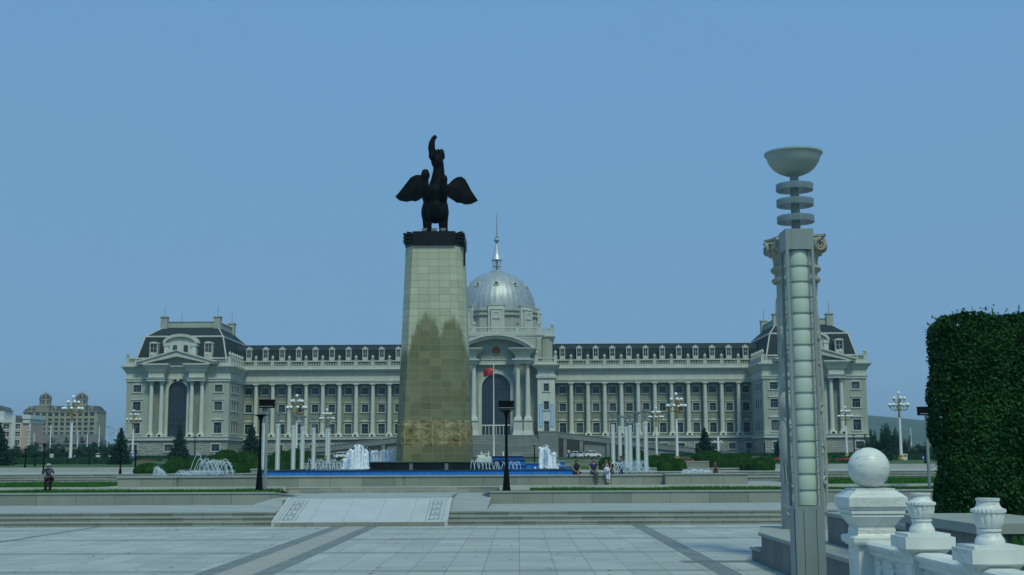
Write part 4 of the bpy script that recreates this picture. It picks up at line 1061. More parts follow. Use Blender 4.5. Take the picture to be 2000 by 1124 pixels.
def arch_window(parent, w, h, x, y, z, dz=.55, door=0):
    o = MB(); arch_ring(o, w, h, dz, y-.25, y+.15, x, z); arch_ring(o, w+dz*1.7, h+dz*.85, .16, y-.34, y+.1, x, z)
    o.box(x-.28,x+.28,y-.45,y,z+h+.05,z+h+1.0)
    o = o.build('arched_window', 'trim', parent)
    g = MB(); g.prism(arch_poly(w,h,20,x,z), y+.5, y+.6, 'y'); g.build('pane', 'glass', o)
    b = MB(); sprg = z+h-w/2
    for k in range(1,5): xx = x-w/2+w*k/5; b.box(xx-.05,xx+.05,y+.42,y+.495,z+door,sprg)
    m = int((sprg-z-door)/1.55)
    for k in range(m+1): zz = z+door+(sprg-z-door)*k/m; b.box(x-w/2,x+w/2,y+.43,y+.49,zz-.05,zz+.05)
    for k in range(1,7):
        a = math.pi*k/7; b.prism([(x+w*.2*math.cos(a)-.05*math.sin(a),sprg+w*.2*math.sin(a)+.05*math.cos(a)),(x+w*.5*math.cos(a)-.05*math.sin(a),sprg+w*.5*math.sin(a)+.05*math.cos(a)),(x+w*.5*math.cos(a)+.05*math.sin(a),sprg+w*.5*math.sin(a)-.05*math.cos(a)),(x+w*.2*math.cos(a)+.05*math.sin(a),sprg+w*.2*math.sin(a)-.05*math.cos(a))],y+.44,y+.48,'y')
    arch_ring(b, w*.4-.1, w*.2, .1, y+.43, y+.49, x, sprg); arch_ring(b, w*.72-.1, w*.36, .1, y+.43, y+.49, x, sprg)
    b.build('bars', 'frame_dark', o); return o
mast_n = 0
for s, X in ((-1, PXC), (1, -PXC)):
    pav = hall; D = 36.0
    def px(v): return (v-346.4)*hw*2/201.5          # left pavilion pixels to metres from its centre
    awx, awh, awz = 4.55, zp(744.8)-pz['belt1'], pz['belt1']
    rz0, rz1 = zp(653), 0
    wx = px(426)
    holes = [(X+q*wx-.975, X+q*wx+.975, a, b) for q in (-1,1) for (a, b) in (pwT,pwM,pwL)]+[(X-awx/2, X+awx/2, awz+.001, pz['arc']+.3)]
    mb = MB(); wall_holes(mb, X-hw, X+hw, 0, pz['belt1'], pz['cor'], holes)
    spandrel(mb, awx, awh, 0, X, awz, pz['arc']+.3)
    # sides: inner one has three narrow windows per floor
    xin = X-s*hw; sh = [(y-.75, y+.75, a, b) for y in (3.2, 6.0, 8.8) for (a, b) in (pwT,pwM,pwL)]
    wall_holes(mb, 0, D, xin, pz['belt1'], pz['cor'], sh, .45, 'y', 1 if s>0 else -1)
    wall_holes(mb, 0, D, X+s*hw, pz['belt1'], pz['cor'], [], .3, 'y'); mb.add([(X-hw,D,0),(X+hw,D,0),(X+hw,D,pz['cor']),(X-hw,D,pz['cor'])],[(0,1,2,3)])
    mb.build('pavilion_wall', 'stone', pav)
    for q in (-1, 1):
        for ms, (a, b) in ((pm_top,pwT),(pm_mid,pwM),(pm_low,pwL)): put_window('pavilion_window', ms, X+q*wx, 0, a, pav)
    for y in (3.2, 6.0, 8.8):
        for ms, (a, b) in ((sw_top,pwT),(sw_mid,pwM),(sw_low,pwL)): put_window('side_window', ms, xin, y, a, pav, math.pi/2 if s<0 else -math.pi/2)
    arch_window(pav, awx, awh, X, 0, awz)
    bz0, bz1 = zp(882), zp(868.8); hb = [(X+v-.975,X+v+.975,bz0,bz1) for v in (-wx,-px(358)*1.0,wx)]
    mb = MB(); wall_holes(mb, X-hw-.25, X+hw+.25, -1.6, -.6, pz['belt0'], hb); wall_holes(mb, -1.6, D, X-hw-.25, -.6, pz['belt0'], [], .3, 'y'); wall_holes(mb, -1.6, D, X+hw+.25, -.6, pz['belt0'], [], .3, 'y'); mb.build('base_wall', 'rustic', pav)
    for v in (-wx,-px(358)*1.0,wx): put_window('base_window', pm_base, X+v, -1.6, bz0, pav)
    mb = MB(); mb.box(X-hw-.5,X+hw+.5,-2.0,D+.3,pz['belt0'],pz['belt1']-.14); mb.box(X-hw-.62,X+hw+.62,-2.15,D+.4,pz['belt1']-.139,pz['belt1']); mb.build('belt_course', 'trim', pav)
    # entablature all round
    def ring_prof(mb, prof, x0, x1, y0, y1):
        n = len(prof); vs = []
        for (e, z) in prof: vs += [(x0-e,y0-e,z),(x1+e,y0-e,z),(x1+e,y1+e,z),(x0-e,y1+e,z)]
        fs = [(4*i+k,4*i+(k+1)%4,4*(i+1)+(k+1)%4,4*(i+1)+k) for i in range(n-1) for k in range(4)]
        mb.add(vs, fs)
    mb = MB(); gap = px(375)
    A_, F_, C0, C1 = pz['arc'], pz['fr'], pz['cor0'], pz['cor']
    prof = [(.0,A_),(.25,A_),(.25,A_+.5),(.4,A_+.55),(.4,F_),(.12,F_+.05),(.12,C0-.2),(.45,C0+.2),(.6,C0+.6),(1.25,C1-.35),(1.25,C1-.05),(.0,C1)]
    ring_prof(mb, prof, X-hw, X+hw, 0, D); mb.build('entablature', 'trim', pav)
    # column pairs with entablature blocks
    for q in (-1, 1):
        xa, xb = px(370.5), px(401); a, b = sorted((X+q*xa, X+q*xb))
        mb = MB(); ring_prof(mb, [(.0,A_),(.30,A_),(.30,A_+.5),(.5,A_+.6),(.5,F_-.2),(.6,F_),(.0,F_+.05),(.0,C0-.3),(.4,C0+.2),(.6,C0+.6),(1.3,C1+.0),(1.3,C1+.35),(.0,C1+.4)], a, b, -1.9, .2); mb.build('entablature_block', 'trim', pav)
        for v in (375.8, 395.7): place('column', pcol, pav, (X+q*px(v), -1.05, pz['belt1']))
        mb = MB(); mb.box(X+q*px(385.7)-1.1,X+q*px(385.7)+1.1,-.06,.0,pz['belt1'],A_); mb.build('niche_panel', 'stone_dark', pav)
        for v in (375.8, 395.7): place('uplight', upm, pav, (X+q*px(v), -2.12, pz['belt1']+.01))
    # open pediment
    zb_, za_ = C1+.15, zp(687.4); hp = px(406)+1.4; mb = MB()
    for q in (-1, 1):
        mb.prism([(X+q*hp,zb_),(X,za_-1.35),(X,za_),(X+q*(hp+.9),zb_+.55),(X+q*(hp+.9),zb_)],-2.4,.6,'y'); mb.prism([(X+q*(hp+.6),zb_+.5),(X,za_+.001),(X,za_+.28),(X+q*(hp+1.3),zb_+.75)],-2.75,.6,'y')
    mb.build('pediment', 'trim', pav)
    mb = MB(); mb.prism([(X-hp,C1),(X+hp,C1),(X,za_-1.0)], -.25, .5, 'y'); mb.build('tympanum', 'stone', pav)
    # balustrade
    zb0, zb1 = C1+.02, zp(699); e = .55
    for (x0,y0,x1,y1) in ((X-hw+.2,-e+.4,X-px(402),-e+.4),(X+px(402),-e+.4,X+hw-.2,-e+.4),(X-s*(hw-.1),.6,X-s*(hw-.1),13.6),(X+s*(hw-.1),.6,X+s*(hw-.1),D-1)): balustrade(x0,y0,x1,y1,zb0,zb1,pav)
    pm2 = pm
    for (x,y) in [(X-hw+.1,-.15),(X+hw-.1,-.15),(X-px(400),-.15),(X+px(400),-.15)]+[(X-s*(hw-.1),2.6+2.7*k) for k in range(5)]: place('balustrade_post', pm2, pav, (x, y, zb0))
    # mansard roof
    zq = lambda py: LZ(py, BY+10, 350)
    z0_, z1_, z2_ = C1-.05, LZ(658, BY+4, 350), zq(640.5)
    bx0, bx1 = px(438.6), px(432); tx = px(402)
    mb = MB(); rr = [(X-bx0,1.5,z0_),(X+bx0,1.5,z0_),(X+bx0,D-1,z0_),(X-bx0,D-1,z0_),(X-bx1+1.0,4.0,z1_),(X+bx1-1.0,4.0,z1_),(X+bx1-1.0,D-3.5,z1_),(X-bx1+1.0,D-3.5,z1_),(X-tx,10,z2_),(X+tx,10,z2_),(X+tx,D-10,z2_),(X-tx,D-10,z2_)]
    mb.add(rr,[(i,(i+1)%4,4+(i+1)%4,4+i) for i in range(4)]+[(4+i,4+(i+1)%4,8+(i+1)%4,8+i) for i in range(4)]+[(8,9,10,11)])
    mb.build('mansard_roof', 'slate', pav)
    mb = MB()
    for i in range(4): mb.tube([rr[i],rr[4+i]],.2,6); mb.tube([rr[4+i],rr[4+(i+1)%4]],.22,6); mb.tube([rr[4+i],rr[8+i]],.14,6)
    mb.build('roof_trim', 'trim', pav)
    mb = MB(); mb.box(X-tx,X+tx,10,D-10,z2_-.2,zq(629.5)); mb.box(X-tx-.15,X+tx+.15,9.85,D-9.85,zq(629.5),zq(628.6)); mb.build('roof_parapet', 'stone', pav)
    for (dx,dy) in ((-tx+.2,10.2),(tx-.2,10.2),(-tx+.2,D-10.2),(tx-.2,D-10.2)):
        mb = MB(); mb.box(X+dx-.85,X+dx+.85,dy-.85,dy+.85,z2_-.5,zq(621)); mb.box(X+dx-1.05,X+dx+1.05,dy-1.05,dy+1.05,zq(621)+.001,zq(619.5)); mb.box(X+dx-.8,X+dx+.8,dy-.8,dy+.8,zq(619.5)+.001,zq(618.5)); ch = mb.build('chimney', 'stone', pav)
        mb = MB(); mb.tube([(X+dx,dy,zq(618.6)),(X+dx,dy,zq(607)),(X+dx,dy,zq(594))],[.09,.07,.03],6); mb.box(X+dx-.25,X+dx+.25,dy-.02,dy+.02,zq(606),zq(605.3)); mb.build('lightning_rod', 'grey_metal', ch)
    # dormers
    pd = dormer_mesh(2.0, zp(670)-zp(698), 3.2, True)
    for q in (-1, 1):
        o = place('dormer', pd[0], pav, (X+q*px(400.5), 1.35, zp(698))); place('pane', pd[1], o); place('bars', pd[2], o)
    zd0, zd1 = zp(698), zp(672); hwd = px(373.5)
    mb = MB(); mb.box(X-hwd,X+hwd,.9,5,zd0,zd1)
    for q in (-1,1): mb.box(X+q*hwd-.55,X+q*hwd+.55,.55,3,zd0,zd1-.5); mb.box(X+q*hwd-.75,X+q*hwd+.75,.4,3,zd1-.499,zd1+.25)
    n = 12; arcp = [(X+(hwd+.9)*math.cos(a), zd1+.25+2.3*math.sin(a)) for a in [math.pi*i/n for i in range(n+1)]]; inn = [(X+(hwd+.3)*math.cos(a), zd1+.1+1.75*math.sin(a)) for a in [math.pi*i/n for i in range(n+1)]]
    for i in range(n): mb.prism([arcp[i],arcp[i+1],inn[i+1],inn[i]], .3, 4.2, 'y')
    mb.prism([(X+(hwd+.2)*math.cos(a), zd1+1.75*math.sin(a)) for a in [math.pi*i/n for i in range(n+1)]], .95, 4.5, 'y')
    o = mb.build('round_dormer', 'trim', pav)
    for q in (-1,1):
        mb = MB(); mb.prism(arch_poly(1.1,2.0,10,X+q*1.35,zp(689)),.82,.9,'y'); mb.build('pane', 'glass', o)

# --- centre portico
C = empty('x', (0,0,0)) if False else hall
cx_ = lambda v: (v-969)*(LX(1046.5,BY)/77.5)
zA, zB = zc(681.8), zc(653)
z_arch0 = zc(851); aw, ah = cx_(999.5)*2*.92, zc(729.4)-zc(851)
XP = cx_(1050)                                      # half width of the recessed portico wall
mb = MB(); wall_holes(mb, -XP, XP, 1.6, z_arch0, zB+.3, [(-aw/2, aw/2, z_arch0+.001, zc(727))]); spandrel(mb, aw, ah, 1.6, 0, z_arch0, zc(727)); mb.build('portico_wall', 'stone', C)
aw_o = arch_window(C, aw, ah, 0, 1.6, z_arch0, .8, door=zc(830)-zc(851))
mb = MB(); mb.box(-aw/2,aw/2,1.9,2.08,zc(830)-.2,zc(830)+.05)
for k in range(9): x = -aw/2+aw*k/8; mb.box(x-.05,x+.05,1.92,2.05,z_arch0,zc(830)-.21)
mb.box(-aw/2,aw/2,1.93,2.04,z_arch0,z_arch0+.15)
mb.build('entrance_door', 'white_paint', C)
# columns and pedestals of the portico
zC0, zC1 = zc(821.5), zc(712)
ccm = column_mesh(.60, zC1-zC0)
mb = MB(); mb.frustum((1.38,1.38),(1.12,1.12),zc(851)-zc(851),1.2); mb.box(-1.1,1.1,-1.1,1.1,1.2,zC0-zc(851)-.45); mb.frustum((1.1,1.1),(1.32,1.32),zC0-zc(851)-.449,zC0-zc(851)-.2); mb.box(-1.34,1.34,-1.34,1.34,zC0-zc(851)-.199,zC0-zc(851)); pedm = mb.mesh('pedestal','trim')
for s in (-1, 1):
    for v in (1011.8, 1031.2):
        place('portico_column', ccm, C, (s*cx_(v), -1.2, zC0)); place('pedestal', pedm, C, (s*cx_(v), -1.2, zc(851)))
    a, b = sorted((s*cx_(1006.5), s*cx_(1036.5))); mb = MB()
    Z0, Z1, Z2, Z3 = zC1, zc(703), zc(695), zc(681.5)
    ring_prof(mb, [(0,Z0),(.2,Z0),(.3,Z0+.45),(.75,Z1-.3),(.75,Z1),(.0,Z1+.05),(.0,Z2),(.3,Z2+.3),(.5,Z2+.6),(1.5,Z3-.35),(1.6,Z3),(.0,Z3+.05)], a, b, -2.2, 1.5); mb.build('entablature_block', 'trim', C)
mb = MB(); mb.box(-cx_(1007),cx_(1007),.6,1.59,zc(711.5),zc(703.5)); mb.box(-cx_(1006),cx_(1006),.4,1.59,zc(703.5)+.001,zc(702)); mb.box(-cx_(1006),cx_(1006),.45,1.59,zc(712.6),zc(711.5)-.001); mb.build('cross_beam', 'trim', C)
# segmental arch pediment
xa_ = cx_(1047); rise = zc(653.5)-zc(681.8); Rr = (xa_**2+rise**2)/(2*rise); zc0 = zc(653.5)-Rr; th = math.asin(xa_/Rr)
mb = MB(); n = 28
for (r0, r1, y0) in ((Rr-1.15,Rr-.45,-1.2),(Rr-.449,Rr,-1.9)):
    for i in range(n):
        a0, a1 = -th+2*th*i/n, -th+2*th*(i+1)/n
        mb.prism([(r0*math.sin(a0),zc0+r0*math.cos(a0)),(r1*math.sin(a0),zc0+r1*math.cos(a0)),(r1*math.sin(a1),zc0+r1*math.cos(a1)),(r0*math.sin(a1),zc0+r0*math.cos(a1))], y0, 1.5, 'y')
mb.build('arched_pediment', 'trim', C)
# emblem: red disc in a gold wreath, with star and gate
ez = zc(684.5); er = 1.02
e = MB(); e.lathe([(0,0),(er*.78,0),(er*.78,.16),(0,.16)], seg=32)
em = MB(); em.v = [(x, -zz+1.55, y+ez) for x, y, zz in e.v]; em.f = e.f; eo = em.build('emblem', 'red_cloth', C)
def flat(mbx, pts, y0, y1): mbx.prism(pts, y0, y1, 'y')
def star(cx0, cz0, r): return [(cx0+(r if k%2==0 else r*.4)*math.sin(math.pi*k/5), cz0+(r if k%2==0 else r*.4)*math.cos(math.pi*k/5)) for k in range(10)]
em = MB()
for k in range(30):
    a = math.radians(-142+284*k/29); em.ball((er*.88*math.sin(a), 1.40, ez+er*.88*math.cos(a)), .14, 6, 4)
em.build('wreath', 'gold', eo)
em = MB(); flat(em, star(0,ez+.40,.19), 1.33, 1.385)
for a in (-62,-28,28,62): flat(em, star(.43*math.sin(R(a)), ez+.12+.30*math.cos(R(a)), .085), 1.33, 1.385)
flat(em, [(-.5,ez-.38),(.5,ez-.38),(.5,ez-.2),(.36,ez-.2),(.36,ez-.12),(.42,ez-.1),(.3,ez+.0),(-.3,ez+.0),(-.42,ez-.1),(-.36,ez-.12),(-.36,ez-.2),(-.5,ez-.2)], 1.34, 1.385)
em.build('star_and_gate', 'gold', eo)
em = MB(); flat(em, [(-.72,ez-.52),(-.3,ez-.62),(.3,ez-.62),(.72,ez-.52),(.6,ez-1.08),(.2,ez-.95),(-.2,ez-.95),(-.6,ez-1.08)], 1.30, 1.385); flat(em, [(0.3*math.cos(t),ez-.72+.3*math.sin(t)) for t in [i*.524 for i in range(12)]],1.22,1.299); em.build('ribbon', 'gold', eo)
# side towers
tw0, tw1 = cx_(1050), cx_(1083.6)
tT, tM, tL = (zc(765.5),zc(751)), (zc(801.5),zc(785.5)), (zc(844),zc(824))
tms = [window_meshes(1.25, b-a, 'plain') for (a, b) in (tT,tM,tL)]
for s in (-1, 1):
    a, b = sorted((s*tw0, s*tw1)); xm = (a+b)/2
    mb = MB(); wall_holes(mb, a, b, -2.0, zc(848), zc(735), [(xm-.625,xm+.625,p,q) for p,q in (tT,tM,tL)]); mb.box(a,a+.2,-1.99,W,zc(848),zc(735)); mb.box(b-.2,b,-1.99,W,zc(848),zc(735)); mb.build('tower_wall', 'stone_light', C)
    for ms, (p, q) in zip(tms, (tT,tM,tL)): put_window('tower_window', ms, xm, -2.0, p, C)
    mb = MB(); ring_prof(mb, [(-.3,zc(742)),(.12,zc(742)),(.35,zc(740)),(.35,zc(735)),(.0,zc(734)),(.0,zc(724)),(.5,zc(721)),(1.3,zc(716)),(1.35,zc(714)),(.0,zc(713.5))], a+.0, b-.0, -2.0, W-3.3); mb.build('entablature_block', 'trim', C)
    balustrade(a-.1,-2.1,b+.1,-2.1,zc(713.4),zc(700.5),C)
    for x in (a-.2, b+.2): place('balustrade_post', pm, C, (x, -2.1, zc(713.4)))
    # banners hung on the tower
    for v in (1056, 1078):
        x = s*cx_(v)
        if s > 0:
            mb = MB(); zt_, zb_ = zc(791), zc(835); mb.box(x-.40,x+.40,-2.12,-2.08,zb_,zt_); bo = mb.build('hanging_banner', 'banner', C)
            mb = MB(); k = 0
            for i in range(9):
                zz = zt_-.4-(zt_-zb_-.6)*i/9
                for q in range(3):
                    xx = x-.2+.14*q; mb.box(xx,xx+.09,-2.13,-2.121,zz-.35+.05*(q%2),zz-.05)
            mb.build('lettering', 'white_paint', bo)
# upper block behind the arch
ub = cx_(1081)
UY = 5.0
mb = MB(); mb.box(-ub,ub,UY,26,zc(712),zc(660)); mb.box(-cx_(1058),cx_(1058),1.8,UY-.01,zc(700),zc(660))
for s in (-1,1): mb.box(s*cx_(1068)-.9,s*cx_(1068)+.9,UY-.4,UY,zc(712),zc(660)); mb.box(s*cx_(1054)-.6,s*cx_(1054)+.6,1.2,1.79,zc(700),zc(660))
mb.build('upper_block', 'stone', C)
mb = MB(); ring_prof(mb, [(-.2,zc(662)),(.1,zc(662)),(.3,zc(660)),(.3,zc(658)),(.7,zc(655)),(.75,zc(653)),(-.2,zc(652.8))], -ub, ub, UY, 26); ring_prof(mb, [(-.2,zc(662)),(.1,zc(662)),(.3,zc(660)),(.3,zc(658)),(.6,zc(655)),(.65,zc(653)),(-.2,zc(652.8))], -cx_(1058), cx_(1058), 1.8, UY-.8); mb.build('cornice', 'trim', C)
zub = zc(652.7)
balustrade(-ub,UY+.2,-cx_(1060),UY+.2,zub,zc(637.5),C); balustrade(cx_(1060),UY+.2,ub,UY+.2,zub,zc(637.5),C); balustrade(-cx_(1056),2.1,cx_(1056),2.1,zub,zc(637.5),C)
for x in (-ub,-cx_(1054),-cx_(1012),-cx_(926),cx_(1012),cx_(1054),ub): place('balustrade_post', pm, C, (x, 2.1 if abs(x)<ub-.1 else UY+.2, zub))
# drum
DY = 17.0
def zd(py): return LZ(py, BY+DY-9, 969)
rd = cx_(1060)*1.035
mb = MB(); n = 8
def octa(r, y=DY): return [(r*math.sin(2*math.pi*(k+.5)/8), y-r*math.cos(2*math.pi*(k+.5)/8)) for k in range(8)]
mb.prism(octa(rd*.93), zd(655), zd(603), 'z'); mb.prism(octa(rd*.97), zd(617), zd(614.5), 'z'); mb.prism(octa(rd*.96), zd(608), zd(606), 'z')
mb.build('drum', 'stone', C)
wmd = window_meshes(1.15, zd(613.5)-zd(622.5), 'plain')
for k in range(8):
    a = 2*math.pi*k/8; ca, sa = math.cos(a), math.sin(a); rr = rd*.93*math.cos(math.pi/8)
    def tr(x, y, z): return (x*ca+(-(rr+y))*(-sa), DY+x*sa-(rr+y)*ca, z)
    mb = MB(); q = MB(); q.box(-2.1,2.1,-.5,.75,zd(655),zd(598)); q.box(-2.25,2.25,-.5,.9,zd(598)+.001,zd(596.3)); q.box(-1.35,1.35,.751,1.35,zd(655),zd(607)); q.box(-1.5,1.5,.752,1.5,zd(607)+.001,zd(605.5))
    mb.v = [tr(x,y,z) for x,y,z in q.v]; mb.f = q.f; b = mb.build('drum_pier', 'trim', C)
    if k in (0,1,2,6,7):
        p = tr(0,1.36,zd(622.5)); put_window('drum_window', wmd, p[0], p[1], p[2], C, a)
# dome
zt_ = lambda py: LZ(py, BY+DY, 969)
rdm = cx_(1045.5)*1.05; zd0, zd1 = zd(602), zt_(531.5); hd = zd1-zd0
mb = MB(); mb.lathe([(rdm*1.02,zd(606)),(rdm*1.03,zd0-.2),(rdm*1.0,zd0)],(0,DY,0),64); mb.build('dome_ring', 'trim', C, True)
mb = MB(); prof = [(rdm*math.cos(t), zd0+hd*math.sin(t)) for t in [math.pi/2*i/22 for i in range(22)]]+[(.9,zd1)]
seg = 44*4
def ribf(t, z): 
    k = int(round(t/(2*math.pi)*seg)) % 4
    return 1.006 if k == 0 else 1.0
mb.lathe(prof, (0,DY,0), seg, rfun=ribf); mb.build('dome', 'silver', C, True, ang=20)
mb = MB(); t = math.asin(.62); mb.lathe([(rdm*math.cos(t)*1.012,zd0+hd*.60),(rdm*math.cos(t)*1.016,zd0+hd*.607),(rdm*math.cos(t)*1.006,zd0+hd*.615)],(0,DY,0),64); mb.build('dome_seam', 'silver', C, True)
for k in range(10):
    a = 2*math.pi*k/10; t = math.asin(.60); r_ = rdm*math.cos(t)*1.005; zz = zd0+hd*.60
    nrm = Vector((math.sin(a)*math.cos(t), -math.cos(a)*math.cos(t), math.sin(t)*.9)).normalized(); c0 = Vector((r_*math.sin(a), DY-r_*math.cos(a), zz))
    rot = nrm.to_track_quat('Z','Y').to_matrix()
    q = MB(); q.lathe([(.48,-.3),(.48,.22),(.62,.28),(.76,.22),(.76,-.3)], seg=20); mb = MB(); mb.v = [tuple(c0+rot@Vector(v)) for v in q.v]; mb.f = q.f; o = mb.build('oculus', 'trim', C, True)
    q = MB(); q.lathe([(0,.0),(.49,.0),(.49,.05),(0,.05)], seg=20); mb = MB(); mb.v = [tuple(c0+rot@Vector(v)) for v in q.v]; mb.f = q.f; mb.build('pane', 'glass', o)
# lantern, cone, ball and mast
zz = zt_
mb = MB(); mb.lathe([(1.75,zz(532.5)),(1.75,zz(530.5)),(1.45,zz(530))],(0,DY,0),24); mb.lathe([(.35,zz(530)),(.35,zz(510))],(0,DY,0),10)
for k in range(8): a = 2*math.pi*(k+.5)/8; mb.tube([(1.1*math.sin(a),DY-1.1*math.cos(a),zz(530.2)),(1.1*math.sin(a),DY-1.1*math.cos(a),zz(509))],.13,6)
mb.lathe([(1.2,zz(521)),(1.2,zz(520)),(.95,zz(520)),(.95,zz(521))],(0,DY,0),16)
mb.build('lantern', 'silver_light', C, True, ang=40)
mb = MB(); mb.lathe([(1.42,zz(509)),(1.42,zz(507)),(1.25,zz(505.5)),(.86,zz(496)),(.52,zz(484)),(.28,zz(475.5))],(0,DY,0),20); mb.build('spire', 'silver_light', C, True, ang=40)
mb = MB(); mb.ball((0,DY,zz(469.5)),.68,20,14); mb.lathe([(.3,zz(476)),(.4,zz(475.4)),(.2,zz(474.6))],(0,DY,0),12); mb.lathe([(.2,zz(464.6)),(.42,zz(463.8)),(.42,zz(462.6)),(.1,zz(461.5))],(0,DY,0),12); mb.build('spire_ball', 'silver', C, True)
mb = MB(); mb.tube([(0,DY,zz(462)),(0,DY,zz(440)),(0,DY,zz(416))],[.14,.1,.04],6); 
for k in range(6): mb.box(-.18,.18,DY-.03,DY+.03,zz(456-6*k),zz(455.3-6*k))
mb.build('spire_mast', 'grey_metal', C)
# grand stair and vehicle ramps
zs = zc(851)
mb = MB(); nst = 26; ystart = -16
sxw = cx_(1050)
for k in range(nst): mb.box(-sxw,sxw,ystart+.48*k,-.5,zs*k/nst-.02*(k==0),zs*(k+1)/nst)
mb.box(-sxw,sxw,-3.2,2,0,zs-.004) ; o = mb.build('grand_stair', 'stair_stone', C)
for s in (-1, 1):
    a, b = sorted((s*cx_(1050.2), s*cx_(1088.5))); mb = MB(); mb.box(a,b,-6.2,-1.7,-.5,zc(845.5)); mb.box(a-.1 if s<0 else a,b+.1 if s>0 else b,-6.3,-1.7,zc(845.5)+.001,zc(844)); mb.build('stair_block', 'ramp_stone', C)
    x0, x1 = s*cx_(1088.6), s*cx_(1432); z0, z1 = zc(847), zc(893.5)
    mb = MB(); ya, yb = -5.2, -1.2
    mb.prism([(x0,z0),(x1,z1+.6),(x1,z1),(x1-s*4,z1),(x0,z0-1.25)], ya-.2, yb+.2, 'y'); mb.prism([(x0,z0+.002),(x1,z1+.602),(x1,z1+.75),(x0,z0+.18)], ya-.3, yb+.3, 'y'); mb.build('ramp_deck', 'ramp_stone', C)
    def zr(x): return z0+(z1-z0)*(x-x0)/(x1-x0)-1.1
    for v in (1101,1132,1183): x = s*cx_(v); mb = MB(); mb.box(x-.42,x+.42,ya-.1,yb,-.4,zr(x)-.05); mb.build('ramp_pier', 'ramp_stone', C)
    xs_ = [s*cx_(v) for v in (1138,1178)]; mb = MB(); mb.prism([(xs_[0],-.4),(xs_[1],-.4),(xs_[1],zr(xs_[1])-.45),(xs_[0],zr(xs_[0])-.95)], ya+.3, ya+.6, 'y'); mb.build('ramp_wall', 'ramp_stone', C)
    xs_ = [s*cx_(v) for v in (1215,1432)]; mb = MB(); mb.prism([(xs_[0],-.4),(xs_[1],-.4),(xs_[1],zr(xs_[1])+1),(xs_[0],zr(xs_[0])+.2)], ya+.1, yb, 'y'); mb.build('ramp_wall', 'ramp_stone', C)
    xs_ = sorted((s*cx_(1088),s*cx_(1240))); mb = MB(); mb.box(xs_[0],xs_[1],4,4.3,-.4,zc(856)); mb.build('porch_shade_back', 'frame_dark', C)  # back wall coloured near black to stand in for the shade under the ramp
# ================================================================== vegetation
def spruce_meshes(seed, h=8.0, r=2.9):
    rnd = random.Random(seed); mb = MB()
    n = 17
    for i in range(n):
        t = i/(n-1); z = h*(.06+.92*t); rr = r*(1-t)**.85*(1+.12*rnd.uniform(-1,1))+.08
        k = max(5, int(16*(1-t)+5))
        for j in range(k):
            a = 2*math.pi*(j+rnd.random()*.7)/k+i; L_ = rr*rnd.uniform(.75,1.15)
            for q in range(int(5+L_*9)):
                u = (q+rnd.random())/(5+L_*9); d = L_*u
                p = Vector((math.cos(a)*d, math.sin(a)*d, z-d*.30+.18*d*u+rnd.uniform(-.12,.12)))
                p += Vector((rnd.uniform(-.2,.2)*(.3+u), rnd.uniform(-.2,.2)*(.3+u), 0))
                leaves(mb, [(p, (math.cos(a)*.3, math.sin(a)*.3, .9)), (p-Vector((0,0,.16)), (math.cos(a), math.sin(a), .2))], .46, .5, .35, rnd)
    for q in range(14): leaves(mb, [((rnd.uniform(-.06,.06), rnd.uniform(-.06,.06), h*(.93+.075*q/14)), (rnd.uniform(-1,1),rnd.uniform(-1,1),.2))], .22, .4, .3, rnd)
    tr = MB(); tr.tube([(0,0,-.3),(0,0,h*.5),(0,0,h*.97)],[.17,.10,.02],7)
    return mb.mesh('crown','spruce'), tr.mesh('trunk','bark',True)
SP = [spruce_meshes(3), spruce_meshes(8)]
def plant_tree(name, meshes, px, Y, top, label, group, width=None, base_h=8.0, z=None, rz=0, wf=1.0):
    zb = gz(Y) if z is None else z; p = P(px, 890, Y); hgt = P(px, top, Y).z-zb; s = hgt/base_h
    t = empty(name, (p.x, Y, zb), label, 'tree', group, rz)
    for nm, me in zip(('crown','trunk'), meshes):
        o = place(nm, me, t); o.scale = (s*wf, s*wf, s)
    return t
gS = 'spruce trees around the palace'
plant_tree('spruce_tree', SP[0], 235, 190, 836, 'dark spruce left of the palace, beside a white globe lamp', gS, rz=.4, wf=1.0)
plant_tree('spruce_tree', SP[1], 350, 255, 833, 'spruce standing before the arched window of the left pavilion', gS, rz=1.1, wf=.95)
plant_tree('spruce_tree', SP[0], 491, 205, 828, 'dark spruce beside the black post lamp, at the left end of the wing', gS, rz=2.2, wf=1.0)
plant_tree('spruce_tree', SP[1], -4, 170, 826, 'large dark spruce cut by the left edge of the photo', gS, rz=.2, wf=1.1)
plant_tree('spruce_tree', SP[0], 1377, 215, 836, 'spruce between globe lamp and white cross shaped post on the right', gS, rz=3.0, wf=1.15)
plant_tree('spruce_tree', SP[1], 1521, 235, 858, 'small spruce half hidden behind the carved column', gS, rz=4.0, wf=1.0)

def crown_meshes(seed, blobs, n, size, mat, trunk=None, h=8.0, up=.2):
    rnd = random.Random(seed); mb = MB(); tot = sum(b[3]*b[4]*b[5] for b in blobs)
    for (x,y,z,a,b,c) in blobs:
        for _ in range(int(n*(a*b*c)/tot)+20):
            d = Vector((rnd.gauss(0,1),rnd.gauss(0,1),rnd.gauss(0,1))).normalized(); rr = rnd.random()**.45
            q = noise.noise(Vector((x,y,z))+d*2.3)*.25+1
            p = Vector((x+d.x*a*rr*q, y+d.y*b*rr*q, z+d.z*c*rr*q))
            leaves(mb, [(p, d+Vector((0,0,up)))], size, .55, .4, rnd)
    tr = MB()
    for pts, rad in (trunk or [([(0,0,-.3),(0,0,h*.6)],[.2,.06])]): tr.tube(pts, rad, 6)
    return mb.mesh('crown', mat), tr.mesh('trunk', 'bark', True)
